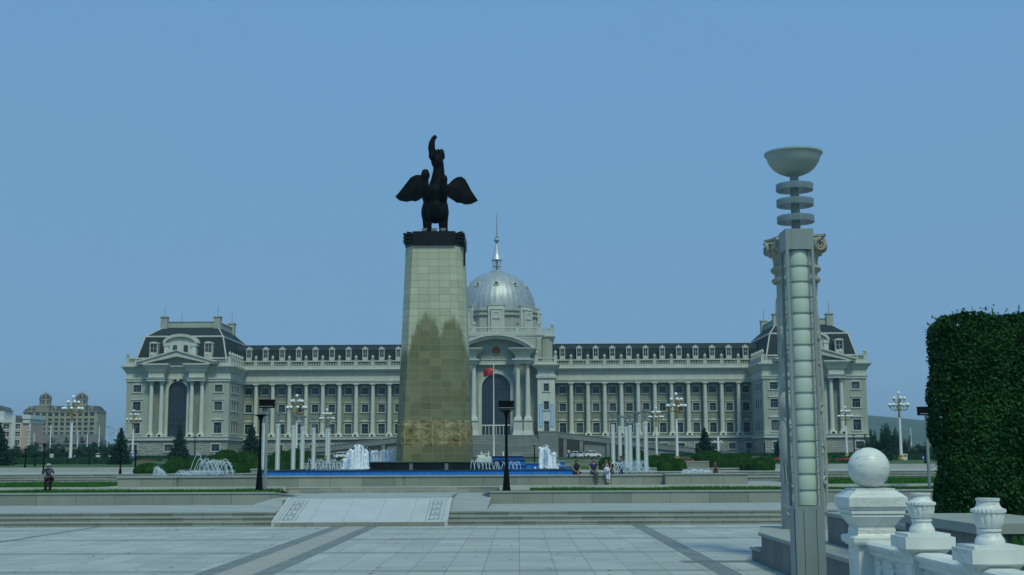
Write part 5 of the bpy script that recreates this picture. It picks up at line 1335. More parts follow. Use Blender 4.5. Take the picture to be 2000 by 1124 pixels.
# loose upright trees on the right
rnd = random.Random(21)
def plume(seed, k=15, n=11000):
    rnd = random.Random(seed); bl, tr = [], [([(0,0,-.3),(0,0,2)],[.22,.14])]
    for i in range(k):
        a = rnd.uniform(0,6.28); d = rnd.uniform(.2,2.3); hh = rnd.uniform(4.4,8.0)-d*.75
        for q in range(5):
            t = (q+1)/5; bl.append((math.cos(a)*d*(.4+.75*t), math.sin(a)*d*(.4+.75*t), 1.0+(hh-1.3)*t, .85*(1.15-t*.75), .85*(1.15-t*.75), 1.0))
        tr.append(([(0,0,1.2),(math.cos(a)*d*.7,math.sin(a)*d*.7,hh*.55),(math.cos(a)*d*1.1,math.sin(a)*d*1.1,hh*.95)],[.1,.05,.015]))
    for i in range(7):
        a = rnd.uniform(0,6.28); bl.append((math.cos(a)*1.6, math.sin(a)*1.6, 1.1, 1.2,1.2,1.2))
    return crown_meshes(seed, bl, n, .34, 'leaf_mid', tr, up=.6)
PL = [plume(31), plume(32)]
for i, (px, Y, top, lab, wf) in enumerate(((1708,240,835,'bushy upright tree next to the right corner of the palace',1.0),(1733,232,822,'tallest feathery tree left of the right globe lamp',1.0),(1758,236,838,'feathery tree directly behind the right globe lamp pole',1.1),(1693,238,862,'low tree touching the stone base of the right pavilion',1.5),(1722,236,840,'dense tree between the tallest feathery tree and the palace corner',1.2),(1745,234,846,'dense tree just left of the right globe lamp pole',1.3))):
    plant_tree('broadleaf_tree', PL[i%2], px, Y, top, lab, 'feathery trees at right', rz=i*1.3, wf=wf)
rnd = random.Random(77)
FT = []
for sd in (1,2,3):
    r2 = random.Random(sd*9); bl = [(r2.uniform(-1.6,1.6), r2.uniform(-1.6,1.6), r2.uniform(.9,6.4), r2.uniform(.9,1.5), r2.uniform(.9,1.5), r2.uniform(.9,1.4)) for _ in range(13)]+[(0,0,7.0,.8,.8,1.0),(0,0,3.0,2.0,2.0,2.6),(1.2,0,1.2,1.3,1.3,1.2),(-1.2,.3,1.2,1.3,1.3,1.2)]
    FT.append(crown_meshes(sd, bl, 2600, .42, 'leaf_far', [([(0,0,-.3),(0,0,5)],[.2,.05])]))
spots = [(12,300,868),(36,290,872),(58,310,868),(78,296,873),(100,305,869),(122,290,872),(145,300,868),(168,295,872),(182,310,862),(197,300,861),(205,285,872),(220,330,866),(112,330,864),(30,335,866),(65,340,862),(160,335,860),
         (1782,330,870),(1796,320,866),(1808,340,862),(1822,325,868),(1775,300,880),(1745,310,870),(1790,300,878),(1815,300,876),(1835,310,870),(1852,330,866),(24,285,876),(48,288,877),(68,286,876),(90,287,878),(112,284,876),(134,286,878),(156,288,875),(178,284,876),(215,300,868),(232,310,870),(3,288,874),(1768,312,872)]
words_l = ['beside the pink building','in front of the pink building','at the foot of the pale brown block']
for i, (px, Y, top) in enumerate(spots):
    left = px < 1000
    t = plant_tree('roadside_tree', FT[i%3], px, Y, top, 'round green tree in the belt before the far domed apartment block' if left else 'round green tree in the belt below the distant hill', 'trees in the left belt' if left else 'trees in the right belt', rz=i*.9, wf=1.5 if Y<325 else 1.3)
def shrub_meshes(seed, n=5200, flat=1.0):
    rnd = random.Random(seed); mb = MB(); pts = []
    for _ in range(n):
        z = rnd.random(); a = rnd.uniform(0,2*math.pi)
        rr = (1-max(0,(z-.35)/.65)**2.6)**.5 if z > .35 else 1-.12*((.35-z)/.35)**2
        d = Vector((math.cos(a), math.sin(a), 0)); q = 1+.05*noise.noise(Vector((d.x*2+seed,d.y*2,z*2)))+.02*rnd.gauss(0,1)
        if z > .97: rr = rr*rnd.random()**.5
        nrm = Vector((d.x, d.y, max(0,(z-.3))*2)).normalized(); pts.append((Vector((d.x*rr*q, d.y*rr*q, z*q)), nrm))
    for _ in range(n//5):
        a = rnd.uniform(0,6.28); d = math.sqrt(rnd.random())*.7; pts.append((Vector((math.cos(a)*d, math.sin(a)*d, 1-.28*d**2.6*1.6+rnd.gauss(0,.01))), Vector((math.cos(a)*d*.5,math.sin(a)*d*.5,1))))
    leaves(mb, pts, .10, .45, .35, rnd)
    for j in range(8):
        t0, t1 = j/8, (j+1)/8
    core = MB(); core.lathe([(.84,.02),(.92,.3),(.86,.6),(.62,.82),(.3,.93),(.01,.95)], seg=20)
    mb.add(core.v, core.f)
    return mb.mesh('clipped_shrub', 'bush')
SH = [shrub_meshes(1), shrub_meshes(2), shrub_meshes(3)]
shrubs = [(263,318,905,98),(298,343,907,99),(322,368,893,108),(360,407,894,110),(398,446,889,113),(417,468,879,126),(455,502,882,128),(441,484,904,100),(468,497,904,101),(487,520,893,112),(521,548,893,109),(528,566,880,119),(552,600,877,121),(585,618,881,123),(655,682,893,118),
          (1168,1212,893,118),(1215,1264,876,127),(1222,1260,891,121),(1252,1300,890,114),(1275,1322,888,115),(1283,1318,896,101),(1296,1343,896,101.5),(1356,1390,880,127),(1376,1413,880,128),(1384,1425,888,115),(1410,1448,887,116),(1425,1472,886,118),(1443,1484,896,103),(1458,1513,894,102)]
for i, (a, b, top, Y) in enumerate(shrubs):
    zb = gz(Y)+.0 if Y > 96 else 1.2; p = P((a+b)/2, 900, Y); w = (b-a)/2424*Y*.5; hh = P((a+b)/2, top, Y).z-zb
    side = 'left' if a < 1000 else 'right'
    near = 'behind the granite basin wall' if Y < 105 else ('on the middle terrace' if Y < 118 else 'on the rear terrace near the palace lawn')
    o = place('clipped_shrub', SH[i%3], None, (p.x, Y, zb), i*1.1, (w, w*.9, hh*.98))
    tag(o, f'rounded clipped green shrub {near}, {side} of the monument', 'shrub', f'clipped shrubs {side} of the monument, {near}')
# dark low hedges on the lawns
def low_hedge(x0, x1, Y, h, label, dens=50):
    mb = MB(); rnd = random.Random(int(Y)); pts = []; d = 2.2
    for _ in range(int((x1-x0)*dens)):
        x = rnd.uniform(x0,x1)
        if rnd.random() < .55: pts.append((Vector((x, 0+rnd.gauss(0,.04), rnd.uniform(0,h))), Vector((0,-1,.3))))
        else: pts.append((Vector((x, rnd.uniform(0,d), h+rnd.gauss(0,.05))), Vector((0,0,1))))
    leaves(mb, pts, .28, .5, .4, rnd); mb.box(x0,x1,.06,d,-.3,h-.04)
    return tag(mb.build('low_hedge', 'leaf_mid', None, loc=(0,Y,gz(Y))), label, 'hedge')
low_hedge(-125, -66.5, 205, 1.0, 'long dark clipped hedge on the lawn at far left')
low_hedge(-128, -75, 228, 1.0, 'second dark hedge farther back on the left lawn')
low_hedge(64.5, 98, 215, 1.0, 'long dark clipped hedge on the lawn at far right')
low_hedge(-97, -40, 297, .8, 'low shrub row along the foot of the left pavilion')
low_hedge(34, 92, 297, .8, 'low shrub row along the foot of the right pavilion')
# flower beds
def flower_bed(px0, px1, ybot, ytop, Y, label, patches, mat='red_flower'):
    p, q = P(px0,ybot,Y), P(px1,ybot,Y); zt = P(px0,ytop,Y).z; z0 = gz(Y)-.2; zb = p.z
    t = empty('flower_bed', ((p.x+q.x)/2, Y, z0), label, 'flower bed'); hx = (q.x-p.x)/2; rnd = random.Random(px0)
    mb = MB(); mb.prism([(0,0),(0,zb-z0),(6,zt-z0),(6,0)], -hx, hx, 'x'); pts = []
    for _ in range(900): u = rnd.random(); pts.append((Vector((rnd.uniform(-hx,hx), 6*u, zb-z0+(zt-zb)*u+.05)), (0,-.5,.8)))
    leaves(mb, pts, .4, .5, .5, rnd); mb.build('green_bed', 'lawn_dark', t)
    mb = MB(); pts = []
    for (a, b, c, d) in patches:
        for _ in range(260):
            u = rnd.uniform(c,d); v = rnd.uniform(a,b)+.12*(u-.5)
            if abs((u-c)/(d-c)-.5) > .5-.25*abs(math.sin(v*9)): continue
            pts.append((Vector((-hx+2*hx*v, 6*u, zb-z0+(zt-zb)*u+.16)), (0,-.5,.8)))
    leaves(mb, pts, .42, .6, .6, rnd); mb.build('red_flowers', mat, t)
flower_bed(1598,1700,905.5,892,150,'sloping green bed with red flower pattern before the right pavilion',[(.04,.32,.25,.5),(.45,.80,.2,.5)])
flower_bed(1500,1590,905.5,893,152,'sloping green bed with red flowers beside the carved column',[(.25,.5,.3,.55),(.7,.95,.25,.5)])
flower_bed(214,300,906,896,262,'strip of orange red flowers on the lawn left of the left pavilion',[(.05,.95,.2,.6)])
flower_bed(1338,1400,905,898,172,'strip of orange red flowers on the lawn by the white cross shaped post',[(.05,.6,.2,.6)])

# ================================================================== hill
mb = MB(); prof = [(700,884),(1000,862),(1200,838),(1400,812),(1550,803),(1690,811),(1810,822),(2000,838),(2300,850),(2700,862)]
rows = []
for (Y, k) in ((1900,0),(2150,.35),(2400,.75),(2650,1.0),(3100,.6),(3700,0)):
    row = []
    for i in range(61):
        v = i/60*(len(prof)-1); j = min(int(v), len(prof)-2); f = v-j; f = f*f*(3-2*f) if False else f
        px = prof[j][0]+(prof[j+1][0]-prof[j][0])*f; py = prof[j][1]+(prof[j+1][1]-prof[j][1])*f
        p = P(px, py, 2650); row.append((p.x, Y, max(2.0, 2.8+(p.z-2.8)*k+6*noise.noise((p.x*.004,Y*.004,0))*(k>0)*(k<1))))
    rows.append(row)
for r_ in rows: mb.v += r_
mb.f = [(j*61+i, j*61+i+1, (j+1)*61+i+1, (j+1)*61+i) for j in range(len(rows)-1) for i in range(60)]
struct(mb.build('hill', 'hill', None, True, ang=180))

# ================================================================== far buildings
def local(px, py, Y, o): p = P(px, py, Y); return p.x-o.x, p.z-o.z
AY = 800.0; _p = P(116, 880, AY)
apt = empty('apartment_building', (_p.x, AY, gz(AY)), 'far cream apartment block with twin domed turrets at left', 'apartment building'); o = apt.location
ax = lambda v: P(v, 840, AY).x-o.x
az = lambda v: P(100, v, AY).z-o.z
cols = [59,72,85,97,109.6,121,132.6,144,155.7,167.5,178.7]; rows_ = [811,820.5,829.5,838.2,847,856.2,865]
mb = MB(); ww = 1.25; holes = []
for c in cols:
    for r_ in rows_: holes.append((ax(c)-ww, ax(c)+ww, az(r_+2.4), az(r_-2.4)))
wall_holes(mb, ax(44), ax(190), 0, -.5, az(805), holes, .4); mb.box(ax(44),ax(190),.9,16,-.5,az(805)); mb.build('wall', 'cream_wall', apt)
g = MB(); g.box(-ww,ww,.3,.4,0,az(0)-az(4.8)); b = MB(); 
b.box(-.06,.06,.2,.29,0,az(0)-az(4.8)); wg = g.mesh('window','glass')
for (a, b_, c, d) in holes: place('window', wg, apt, ((a+b_)/2, 0, c))
mb = MB()
for c in [66,78.5,91,103.3,115.3,126.8,138.3,150,161.6,173.1,186.5]: mb.box(ax(c)-.7,ax(c)+.7,-.5,0,-.5,az(805.5))
mb.build('pilaster_row', 'cream_wall', apt)
mb = MB(); mb.box(ax(43),ax(191),-.8,16,az(805.4),az(804)); mb.box(ax(43.5),ax(190.5),-.6,0,az(825),az(824)); mb.build('cornice', 'cream_wall', apt)
mb = MB(); mb.add([(ax(43.5),-.3,az(804)),(ax(190.5),-.3,az(804)),(ax(190.5),16,az(804)),(ax(43.5),16,az(804)),(ax(51),4,az(793)),(ax(183),4,az(793)),(ax(183),12,az(793)),(ax(51),12,az(793))],[(0,1,5,4),(1,2,6,5),(2,3,7,6),(3,0,4,7),(4,5,6,7)]); mb.build('roof', 'dark_roof', apt)
for c in (57,103,128,174.5):
    f = MB(); f.prism(arch_poly(2.4,az(794.5)-az(803.5),8,ax(c),az(803.5)),-.4,3,'y'); d = f.build('dormer', 'cream_wall', apt)
    f = MB(); f.prism(arch_poly(1.1,(az(794.5)-az(803.5))*.7,8,ax(c),az(802.5)),-.45,-.401,'y'); f.build('pane', 'glass', d)
for c in (81, 152.5):
    mb = MB(); x = ax(c); w = ax(94)-ax(81)
    mb.box(x-w,x+w,-.6,10,az(805),az(792.5))
    for v in (803,799.5,796,793): mb.box(x-w-.25,x+w+.25,-.85,10,az(v),az(v-1.2))
    tb = mb.build('turret_base', 'cream_wall', apt)
    mb = MB(); rr = w*.88; mb.lathe([(rr,az(792.5)),(rr,az(791)),(rr*.92,az(790.8)),(rr*.92,az(782)),(rr*1.02,az(781)),(rr*1.02,az(779.5))],(x,4.5,0),16); mb.build('turret_drum', 'cream_wall', apt)
    for k in range(8): 
        a = 2*math.pi*k/8; f = MB(); f.box(-.55,.55,-.12,.1,az(788.5),az(783)); place('turret_window', f.mesh('turret_window','glass'), apt, (x+rr*.93*math.sin(a),4.5-rr*.93*math.cos(a),0), a)
    mb = MB(); mb.lathe([(rr*math.cos(t),az(779.5)+(az(768)-az(779.5))*math.sin(t)) for t in [math.pi/2*i/9 for i in range(9)]]+[(.1,az(768))],(x,4.5,0),20); dd = mb.build('turret_dome', 'dark_roof', apt, True)
    mb = MB()
    for k in range(8):
        a = 2*math.pi*(k+.5)/8; mb.tube([(x+rr*1.01*math.cos(t)*math.sin(a),4.5-rr*1.01*math.cos(t)*math.cos(a),az(779.5)+(az(768)-az(779.5))*1.01*math.sin(t)) for t in [math.pi/2*i/8 for i in range(9)]],.22,5)
    mb.lathe([(.7,az(768.5)),(.7,az(766)),(.3,az(765.5)),(.12,az(762.5))],(x,4.5,0),8); mb.build('dome_rib', 'cream_wall', dd)
PY_ = 480.0; _p = P(25, 880, PY_); pk = empty('school_building', (_p.x, PY_, gz(PY_)), 'pink and white building with grey blue roof cut by the left edge', 'building'); o = pk.location
ax = lambda v: P(v, 840, PY_).x-o.x
az = lambda v: P(30, v, PY_).z-o.z
win = [(12,833,12),(35,833,9),(12,848,12),(35,848,9),(35,864.5,9),(12,864.5,12)]
hl = [(ax(c-w/2),ax(c+w/2),az(r_+4.5),az(r_-4.5)) for c,r_,w in win]
mb = MB(); wall_holes(mb, ax(-40), ax(58), 0, -.5, az(826), hl, .4); mb.box(ax(-40),ax(58),.9,14,-.5,az(826)); mb.build('wall', 'pink_wall', pk)
for (a,b,c,d) in hl:
    f = MB(); f.box(a-.35,a,-.1,.2,c-.3,d+.3); f.box(b,b+.35,-.1,.2,c-.3,d+.3); f.box(a,b,-.1,.2,d,d+.3); f.box(a-.35,b+.35,-.15,.2,c-.6,c-.301); f.box((a+b)/2-.06,(a+b)/2+.06,.1,.25,c,d); f.box(a,b,.12,.22,c+(d-c)*.35,c+(d-c)*.35+.1); w_ = f.build('window','white_wall',pk); g = MB(); g.box(a,b,.3,.38,c,d); g.build('pane','glass',w_)
mb = MB(); mb.box(ax(-40),ax(22),-.4,14,az(826)+.002,az(820)); mb.box(ax(22.2),ax(30),-.5,.6,-.5,az(812)); mb.box(ax(44.5),ax(58.5),-.6,14,az(827)+.01,az(819)); mb.box(ax(44),ax(60.5),-.9,14,az(819)+.002,az(811)); mb.box(ax(57),ax(60),-.3,0,-.5,az(827)); 
for v in range(833,880,7): mb.box(ax(55.5),ax(60.4),-.45,.3,az(v+2.5),az(v))
mb.box(ax(-40),ax(4),1,10,az(820),az(803)); mb.build('white_trim', 'white_wall', pk)
mb = MB(); mb.prism([(ax(22),az(826)),(ax(26),az(811)),(ax(57),az(824)),(ax(57),az(826))],.0,13,'y'); mb.prism([(ax(-40),az(803)),(ax(6),az(803)),(ax(0),az(795)),(ax(-40),az(785))],2,9,'y'); mb.build('roof', 'grey_roof', pk)
HY = 600.0; _p = P(125, 880, HY); hs_ = empty('low_house', (_p.x, HY, gz(HY)), 'long low house with brown tiled roof before the far apartment block', 'house'); o = hs_.location
ax = lambda v: P(v, 840, HY).x-o.x
az = lambda v: P(120, v, HY).z-o.z
mb = MB(); mb.box(ax(60),ax(192),0,18,-.5,az(868)); mb.build('wall', 'brown_wall', hs_)
mb = MB(); mb.add([(ax(58),-1,az(868.2)),(ax(194),-1,az(868.2)),(ax(194),19,az(868.2)),(ax(58),19,az(868.2)),(ax(72),8,az(848)),(ax(180),8,az(848)),(ax(180),10,az(848)),(ax(72),10,az(848))],[(0,1,5,4),(1,2,6,5),(2,3,7,6),(3,0,4,7),(4,5,6,7),(3,2,1,0)]); mb.build('roof', 'grey_roof', hs_)
for c in (75,101,131,161):
    f = MB(); f.prism(arch_poly(2.6,2.6,8,ax(c),az(862)),-.2,6,'y'); d = f.build('dormer','brown_wall',hs_); f = MB(); f.prism(arch_poly(1.5,1.7,8,ax(c),az(861)),-.3,-.201,'y'); f.build('pane','glass',d)
for c in (70,90,110,140,170):
    f = MB(); f.box(ax(c)-1,ax(c)+1,-.08,.1,az(876),az(871)); f.build('window','glass',hs_)

# ================================================================== lamps and posts
def globe_lamp(label, group, loc):
    t = empty('globe_lamp', loc, label, 'street lamp', group); L_ = 11.5
    mb = MB(); mb.lathe([(.62,0),(.62,.25),(.45,.5),(.36,.85),(.30,.9)],seg=8); mb.build('base', 'gold', t)
    mb = MB(); mb.lathe([(.27,.901),(.24,3),(.20,7.2)],seg=12); mb.build('pole', 'white_paint', t, True)
    mb = MB(); mb.lathe([(.22,7.2),(.26,7.3),(.2,7.5),(.16,8.2),(.24,8.9),(.16,9.1),(.1,9.6),(.16,10.1),(.06,10.4),(.05,11.0)],seg=10)
    for tier, (n, rr, z0, z1) in enumerate(((8,1.55,8.7,9.25),(5,.92,10.0,10.35))):
        for k in range(n):
            a = 2*math.pi*(k+.3)/n; ca, sa = math.cos(a), math.sin(a)
            mb.tube([(.1*ca,.1*sa,z0),(rr*.5*ca,rr*.5*sa,z0-.32),(rr*.9*ca,rr*.9*sa,z0-.15),(rr*ca,rr*sa,z1-.2)],[.06,.05,.045,.05],5)
            mb.lathe([(.05,z1-.24),(.16,z1-.18),(.16,z1-.1)],(rr*ca,rr*sa,0),7)
    mb.build('bracket_arms', 'gold', t, True)
    for (n, rr, z1) in ((8,1.55,9.25),(5,.92,10.35),(1,0,11.25)):
        for k in range(n):
            a = 2*math.pi*(k+.3)/n; mb = MB(); mb.ball((0,0,0),.27,12,8); place('globe', GL, t, (rr*math.cos(a), rr*math.sin(a), z1+.12))
    return t
_g = MB(); _g.ball((0,0,0),.28,14,10); GL = _g.mesh('globe','globe',True,180)
gl = [(137,210,'tall white globe lamp before the far apartment block at left'),(258,285,'white globe lamp beside the left end of the palace'),(577.5,210,'taller globe lamp among the tube lamps left of the pillar'),(637,285,'globe lamp nearest the dark pillar on its left'),(1283,285,'shorter globe lamp right of the tube lamp cluster'),(1323,210,'taller globe lamp with gold top before the right wing'),(1655,285,'globe lamp before the right pavilion columns'),(1761,210,'tall white globe lamp against sky and hill at far right')]
p0 = None
for (px, Y, lab) in gl:
    loc = (P(px,905,Y).x, Y, gz(Y))
    if p0 is None: p0 = globe_lamp(lab, 'white globe lamps', loc)
    else: c = copy_tree(p0); c.location = loc; c['label'] = lab; c.rotation_euler.z = px*.37
# tube lamps around the fountain
tl = [(515,98),(542,100),(572.5,104),(590,108),(612,112),(641,114),(1198,106),(1211.5,111),(1224,113),(1231.6,108),(1246.5,102),(1262,98)]
posn = ['half hidden behind the black post lamp','second from the left in the left cluster','third from the left in the left cluster','fourth from the left in the left cluster','fifth from the left in the left cluster','nearest the pillar in the left cluster','leftmost of the right cluster','second from the left of the right cluster','third from the left of the right cluster','fourth from the left of the right cluster','second from the right of the right cluster','rightmost of the right cluster']
p0 = None
for (px, Y), w_ in zip(tl, posn):
    loc = (P(px,905,Y).x, Y, 1.25); lab = f'slim white tube lamp with bowl top, {w_}'
    if p0 is None: p0 = bowl_lamp('tube_lamp', loc, lab, 'tube lamps by the fountain', 'frost_white', 20, 1.45, 'white_frame'); p0.scale = (.70,.70,.70)
    else: c = copy_tree(p0); c.location = loc; c['label'] = lab
# black post lamps in the planters
def post_lamp(name, px, Y, z, ytop, label, pole, box=True, tray=True):
    x = P(px, 880, Y).x; h = P(px, ytop, Y).z-z
    t = empty(name, (x, Y, z), label, 'lamp post', 'box floodlight posts')
    mb = MB()
    if pole == 'black_metal': mb.lathe([(.22,0),(.18,.25),(.125,1.0),(.105,1.15),(.08,1.3),(.062,h-.95),(.09,h-.72),(.17,h-.55)],seg=12)
    else: mb.lathe([(.085,0),(.08,h*.5),(.07,h-.42)],seg=12)
    mb.build('pole', pole, t, True)
    if box:
        mb = MB(); mb.box(-.38,.38,-.2,.2,h-.43,h); mb.box(-.40,.40,-.22,.22,h-.07,h+.001); mb.build('lamp_box', 'black_metal', t); mb = MB(); mb.box(-.36,.36,-.225,-.2,h-.37,h-.34); mb.build('trim_strip', 'grey_metal', t)
    if tray:
        mb = MB(); mb.frustum((.16,.12),(.36,.26),h-.56,h-.48); mb.build('lamp_tray', 'black_metal', t)
    return t
post_lamp('post_lamp', 508, 62.3, 1.03, 792, 'black post lamp with flat tray at left, rising from the grass planter', 'black_metal', False, True)
post_lamp('post_lamp', 519.5, 64, 1.05, 781, 'thin grey post carrying a black floodlight box beside the black post lamp', 'grey_metal', True, False)
post_lamp('post_lamp', 989, 62.3, 1.03, 783.5, 'black post with floodlight box standing before the palace entrance', 'black_metal', True, True)
post_lamp('post_lamp', 1812, 63, 1.05, 795, 'grey post with black floodlight box half hidden by the tall hedge', 'grey_metal', True, False)
def garden_lamp(px, Y, top, label):
    z = gz(Y) if Y > 96 else 1.2; z = 1.7 if 96 < Y < 121 else z; x = P(px, 890, Y).x; h = P(px, top, Y).z-z
    t = empty('garden_lamp', (x, Y, z), label, 'garden lamp', 'black garden lamps'); mb = MB(); r = .038+.0002*Y
    mb.lathe([(r*2.2,0),(r*2,.2),(r*1.2,.4),(r,h-.3)],seg=8); mb.build('pole', 'black_metal', t, True)
    mb = MB(); mb.box(-.38,.38,-.03,.03,h-.07,h-.02); mb.box(-.03,.03,-.38,.38,h-.07,h-.02); mb.frustum((.04,.04),(.10,.10),h-.26,h-.07); mb.build('lamp_head', 'black_metal', t)
for a in ((50,125,876,'black garden lamp rising behind the blue bin at left'),(69,150,888,'thin black garden lamp on the left lawn near the blue bin'),(86,100,866,'black garden lamp directly behind the walking person'),(236,97,879,'black garden lamp before the left spruce by the globe lamp'),(265,98.5,880,'black garden lamp at the left end of the clipped shrubs'),(380,180,853,'tall black garden lamp before the left pavilion base'),(1044,150,870,'thin black garden lamp before the grand stair'),(1463,190,866,'black garden lamp behind the right clipped shrubs, left one'),(1494,185,867,'black garden lamp behind the right clipped shrubs, next to the carved column'),(1669,200,850,'black garden lamp before the base of the right pavilion'),(1807,130,880,'black garden lamp beside the yellow bin'),(1740,190,886,'small black garden lamp left of the white round sign'),(175,190,881,'black garden lamp before the roadside trees at left')): garden_lamp(*a)
def arm_light(px, Y, top, label):
    z = gz(Y); x = P(px,870,Y).x; h = P(px,top,Y).z-z
    t = empty('street_light', (x,Y,z), label, 'street light', 'white double arm street lights'); mb = MB(); mb.lathe([(.22,0),(.17,h*.7),(.12,h)],seg=8); mb.build('pole','white_paint',t,True)
    mb = MB()
    for s in (-1,1): mb.tube([(0,0,h-1.6),(s*.8,0,h-.5),(s*2.6,0,h-.1)],[.09,.08,.07],5); mb.box(s*2.6-.5,s*2.6+.5,-.15,.15,h-.2,h-.05)
    mb.build('lamp_arm','grey_metal',t)
for a in ((66,420,846,'white double arm street light between pink building and low house'),(98,380,830,'white double arm street light before the left turret of the far block'),(151,390,840,'white double arm street light right of the left globe lamp'),(170,450,848,'distant white double arm street light near the low house corner'),(193,370,833,'white double arm street light at the right end of the far block'),(209,520,845,'distant double arm street light left of the spruce'),(226,430,835,'double arm street light partly behind the left spruce'),(1780,400,836,'white double arm street light below the distant hill')): arm_light(*a)
# white cross shaped post, signs, bins
t = empty('camera_post', (P(1403,880,128).x, 128, 2.05), 'white cross shaped post with small devices on its arms among the shrubs', 'post'); h = P(1403,853,128).z-2.05
mb = MB(); mb.lathe([(.12,0),(.12,.5),(.10,h)],seg=10); mb.build('pole','white_paint',t,True)
mb = MB(); mb.box(-.52,.52,-.05,.05,h-.62,h-.52); mb.box(-.45,-.3,-.1,.1,h-.52,h-.4); mb.box(.25,.4,-.1,.1,h-.52,h-.4); mb.box(-.07,.07,-.13,-.1,h-1.35,h-1.05); mb.build('cross_arm','white_paint',t)
def sign(px, Y, ytop, ybot, w, label, mat, disc=None):
    z = gz(Y); x = P(px,890,Y).x; z0 = P(px,ybot,Y).z-z; z1 = P(px,ytop,Y).z-z
    t = empty('sign', (x,Y,z), label, 'sign'); mb = MB(); mb.box(-.04,.04,.0,.08,0,z0+.2); mb.build('post','grey_metal',t)
    mb = MB(); mb.box(-w,w,-.05,-.005,z0,z1); mb.build('board',mat,t)
    if disc:
        e = MB(); r = w*.55; e.prism([(r*math.cos(q*.4),z1-w*1.0+r*math.sin(q*.4)) for q in range(16)],-.06,-.051,'y'); e.build('symbol',disc,t)
sign(1768,195,887,899,.30,'white traffic sign with a dark round symbol by the right globe lamp','sign_white','black_metal')
sign(1803,185,891,899,.22,'small blue sign beside the black garden lamp at right','sign_blue','sign_white')
sign(101,215,887,894,.32,'small white notice sign before the left tree belt','sign_white','carve_dark')
sign(146,218,889,897,.2,'small blue sign right of the left globe lamp','sign_blue','sign_white')
sign(260,225,886,901,.35,'blue information sign at the left corner of the palace','sign_blue','sign_white')
def bin_(px, Y, ytop, ybot, w, label, mat, lid):
    z = P(px,ybot,Y).z; x = P(px,900,Y).x; h = P(px,ytop,Y).z-z
    t = empty('litter_bin', (x,Y,z), label, 'bin'); mb = MB(); mb.frustum((w,w*.8),(w*.8,w*.65),.08,h*.85); mb.build('body',mat,t)
    mb = MB(); mb.box(-w*.95,w*.95,-w*.8,w*.8,h*.851,h); mb.box(-w*1.15,w*1.15,-w*.9,w*.9,-.3,.079); mb.build('lid',lid,t)
bin_(52,121.6,914.5,924,.26,'blue litter bin on the paved terrace at far left','blue_plastic','white_paint')
bin_(44,121.7,915.5,924,.2,'dark litter bin left of the blue bin','black_metal','black_metal')
bin_(1806,122,917,927,.24,'yellow bin on a dark stand on the right terrace','yellow','black_metal')

# low granite walls between the shrubs
def low_wall(a, b, ytop, Y, label):
    p, q = P(a,ytop,Y), P(b,ytop,Y); z = 1.3 if Y < 96 else 1.6
    t = empty('low_wall', ((p.x+q.x)/2,Y,z), label, 'wall', 'low granite walls among the shrubs'); hx = (q.x-p.x)/2; h = p.z-z
    mb = MB(); mb.box(-hx,hx,0,.4,0,h-.1); mb.build('wall','wall_granite',t); mb = MB(); mb.box(-hx-.05,hx+.05,-.05,.45,h-.099,h); mb.build('coping','coping',t)
low_wall(1338,1386,901,120,'short pale granite wall right of the taller right globe lamp'); low_wall(1342,1446,914.5,104,'long low granite wall behind the dark standing person'); low_wall(1180,1284,914,108,'low granite wall behind the right tube lamps'); low_wall(590,672,905,113,'pale granite wall behind the left thin water jets'); low_wall(372,456,919.5,93,'low wall behind the big left water arcs'); low_wall(490,520,916,97,'short low wall beside the black post lamp at left'); low_wall(1100,1180,900,125,'low granite wall below the parked white cars')
low_wall(1462,1534,930,75,'low wall right of the basin end, below the round shrubs')

# ================================================================== water
def foam_group(label, cols, Y, ybase, w=3.4):
    cx0 = sum(c[0] for c in cols)/len(cols); zb = P(cx0,ybase,Y).z; o = empty('fountain_jet', (P(cx0,ybase,Y).x, Y, zb), label, 'fountain jet', 'white foaming fountain jets'); rnd = random.Random(int(cx0))
    for i, (px, top) in enumerate(cols):
        x = P(px,top,Y).x-o.location.x; h = P(px,top,Y).z-zb; r = w/2424*Y*rnd.uniform(.9,1.2); dy = rnd.uniform(-.5,.5); mb = MB(); seg, n = 12, 26
        for j in range(n+1):
            t = j/n; z = h*t; rr = r*(1.22-.45*t)*(1 if t < .9 else max(.02,((1-t)/.1))**.5)
            for k in range(seg):
                a = 2*math.pi*k/seg; q = 1+.42*noise.noise((math.cos(a)*1.5+px, math.sin(a)*1.5, z*1.1))+.22*noise.noise((math.cos(a)*4+px, math.sin(a)*4, z*3.5))
                mb.v.append((x+rr*q*math.cos(a), dy+rr*q*math.sin(a), z*(1+.02*noise.noise((a,px,1)))))
        mb.f = [(j*seg+k, j*seg+(k+1)%seg, (j+1)*seg+(k+1)%seg, (j+1)*seg+k) for j in range(n) for k in range(seg)]+[tuple(n*seg+k for k in range(seg))]
        for q_ in range(7): mb.ball((x+rnd.gauss(0,r*.5), dy+rnd.gauss(0,r*.5), h*rnd.uniform(.86,1.0)), r*rnd.uniform(.3,.55), 8, 6, bump=.35, bs=6)
        for q_ in range(6): mb.ball((x+rnd.gauss(0,r*.9), dy+rnd.gauss(0,r*.7), h*rnd.uniform(.0,.12)), r*rnd.uniform(.35,.6), 8, 5, bump=.35, bs=6)
        for _ in range(46):
            t = rnd.random()**.6; mb.ball((x+rnd.gauss(0,r*.95), dy+rnd.gauss(0,r*.8), h*t*1.0+rnd.uniform(-.02,.10)), rnd.uniform(.014,.035), 5, 4)
        mb.build('water_column', 'foam', o, True, ang=180)
foam_group('tall white foaming water jets left of the black plinth', [(672,896),(677.7,884),(684.3,877.6),(690,880),(694.8,871),(700.8,869.7),(708.5,872),(713,886),(716,879.5)], 80, 917)
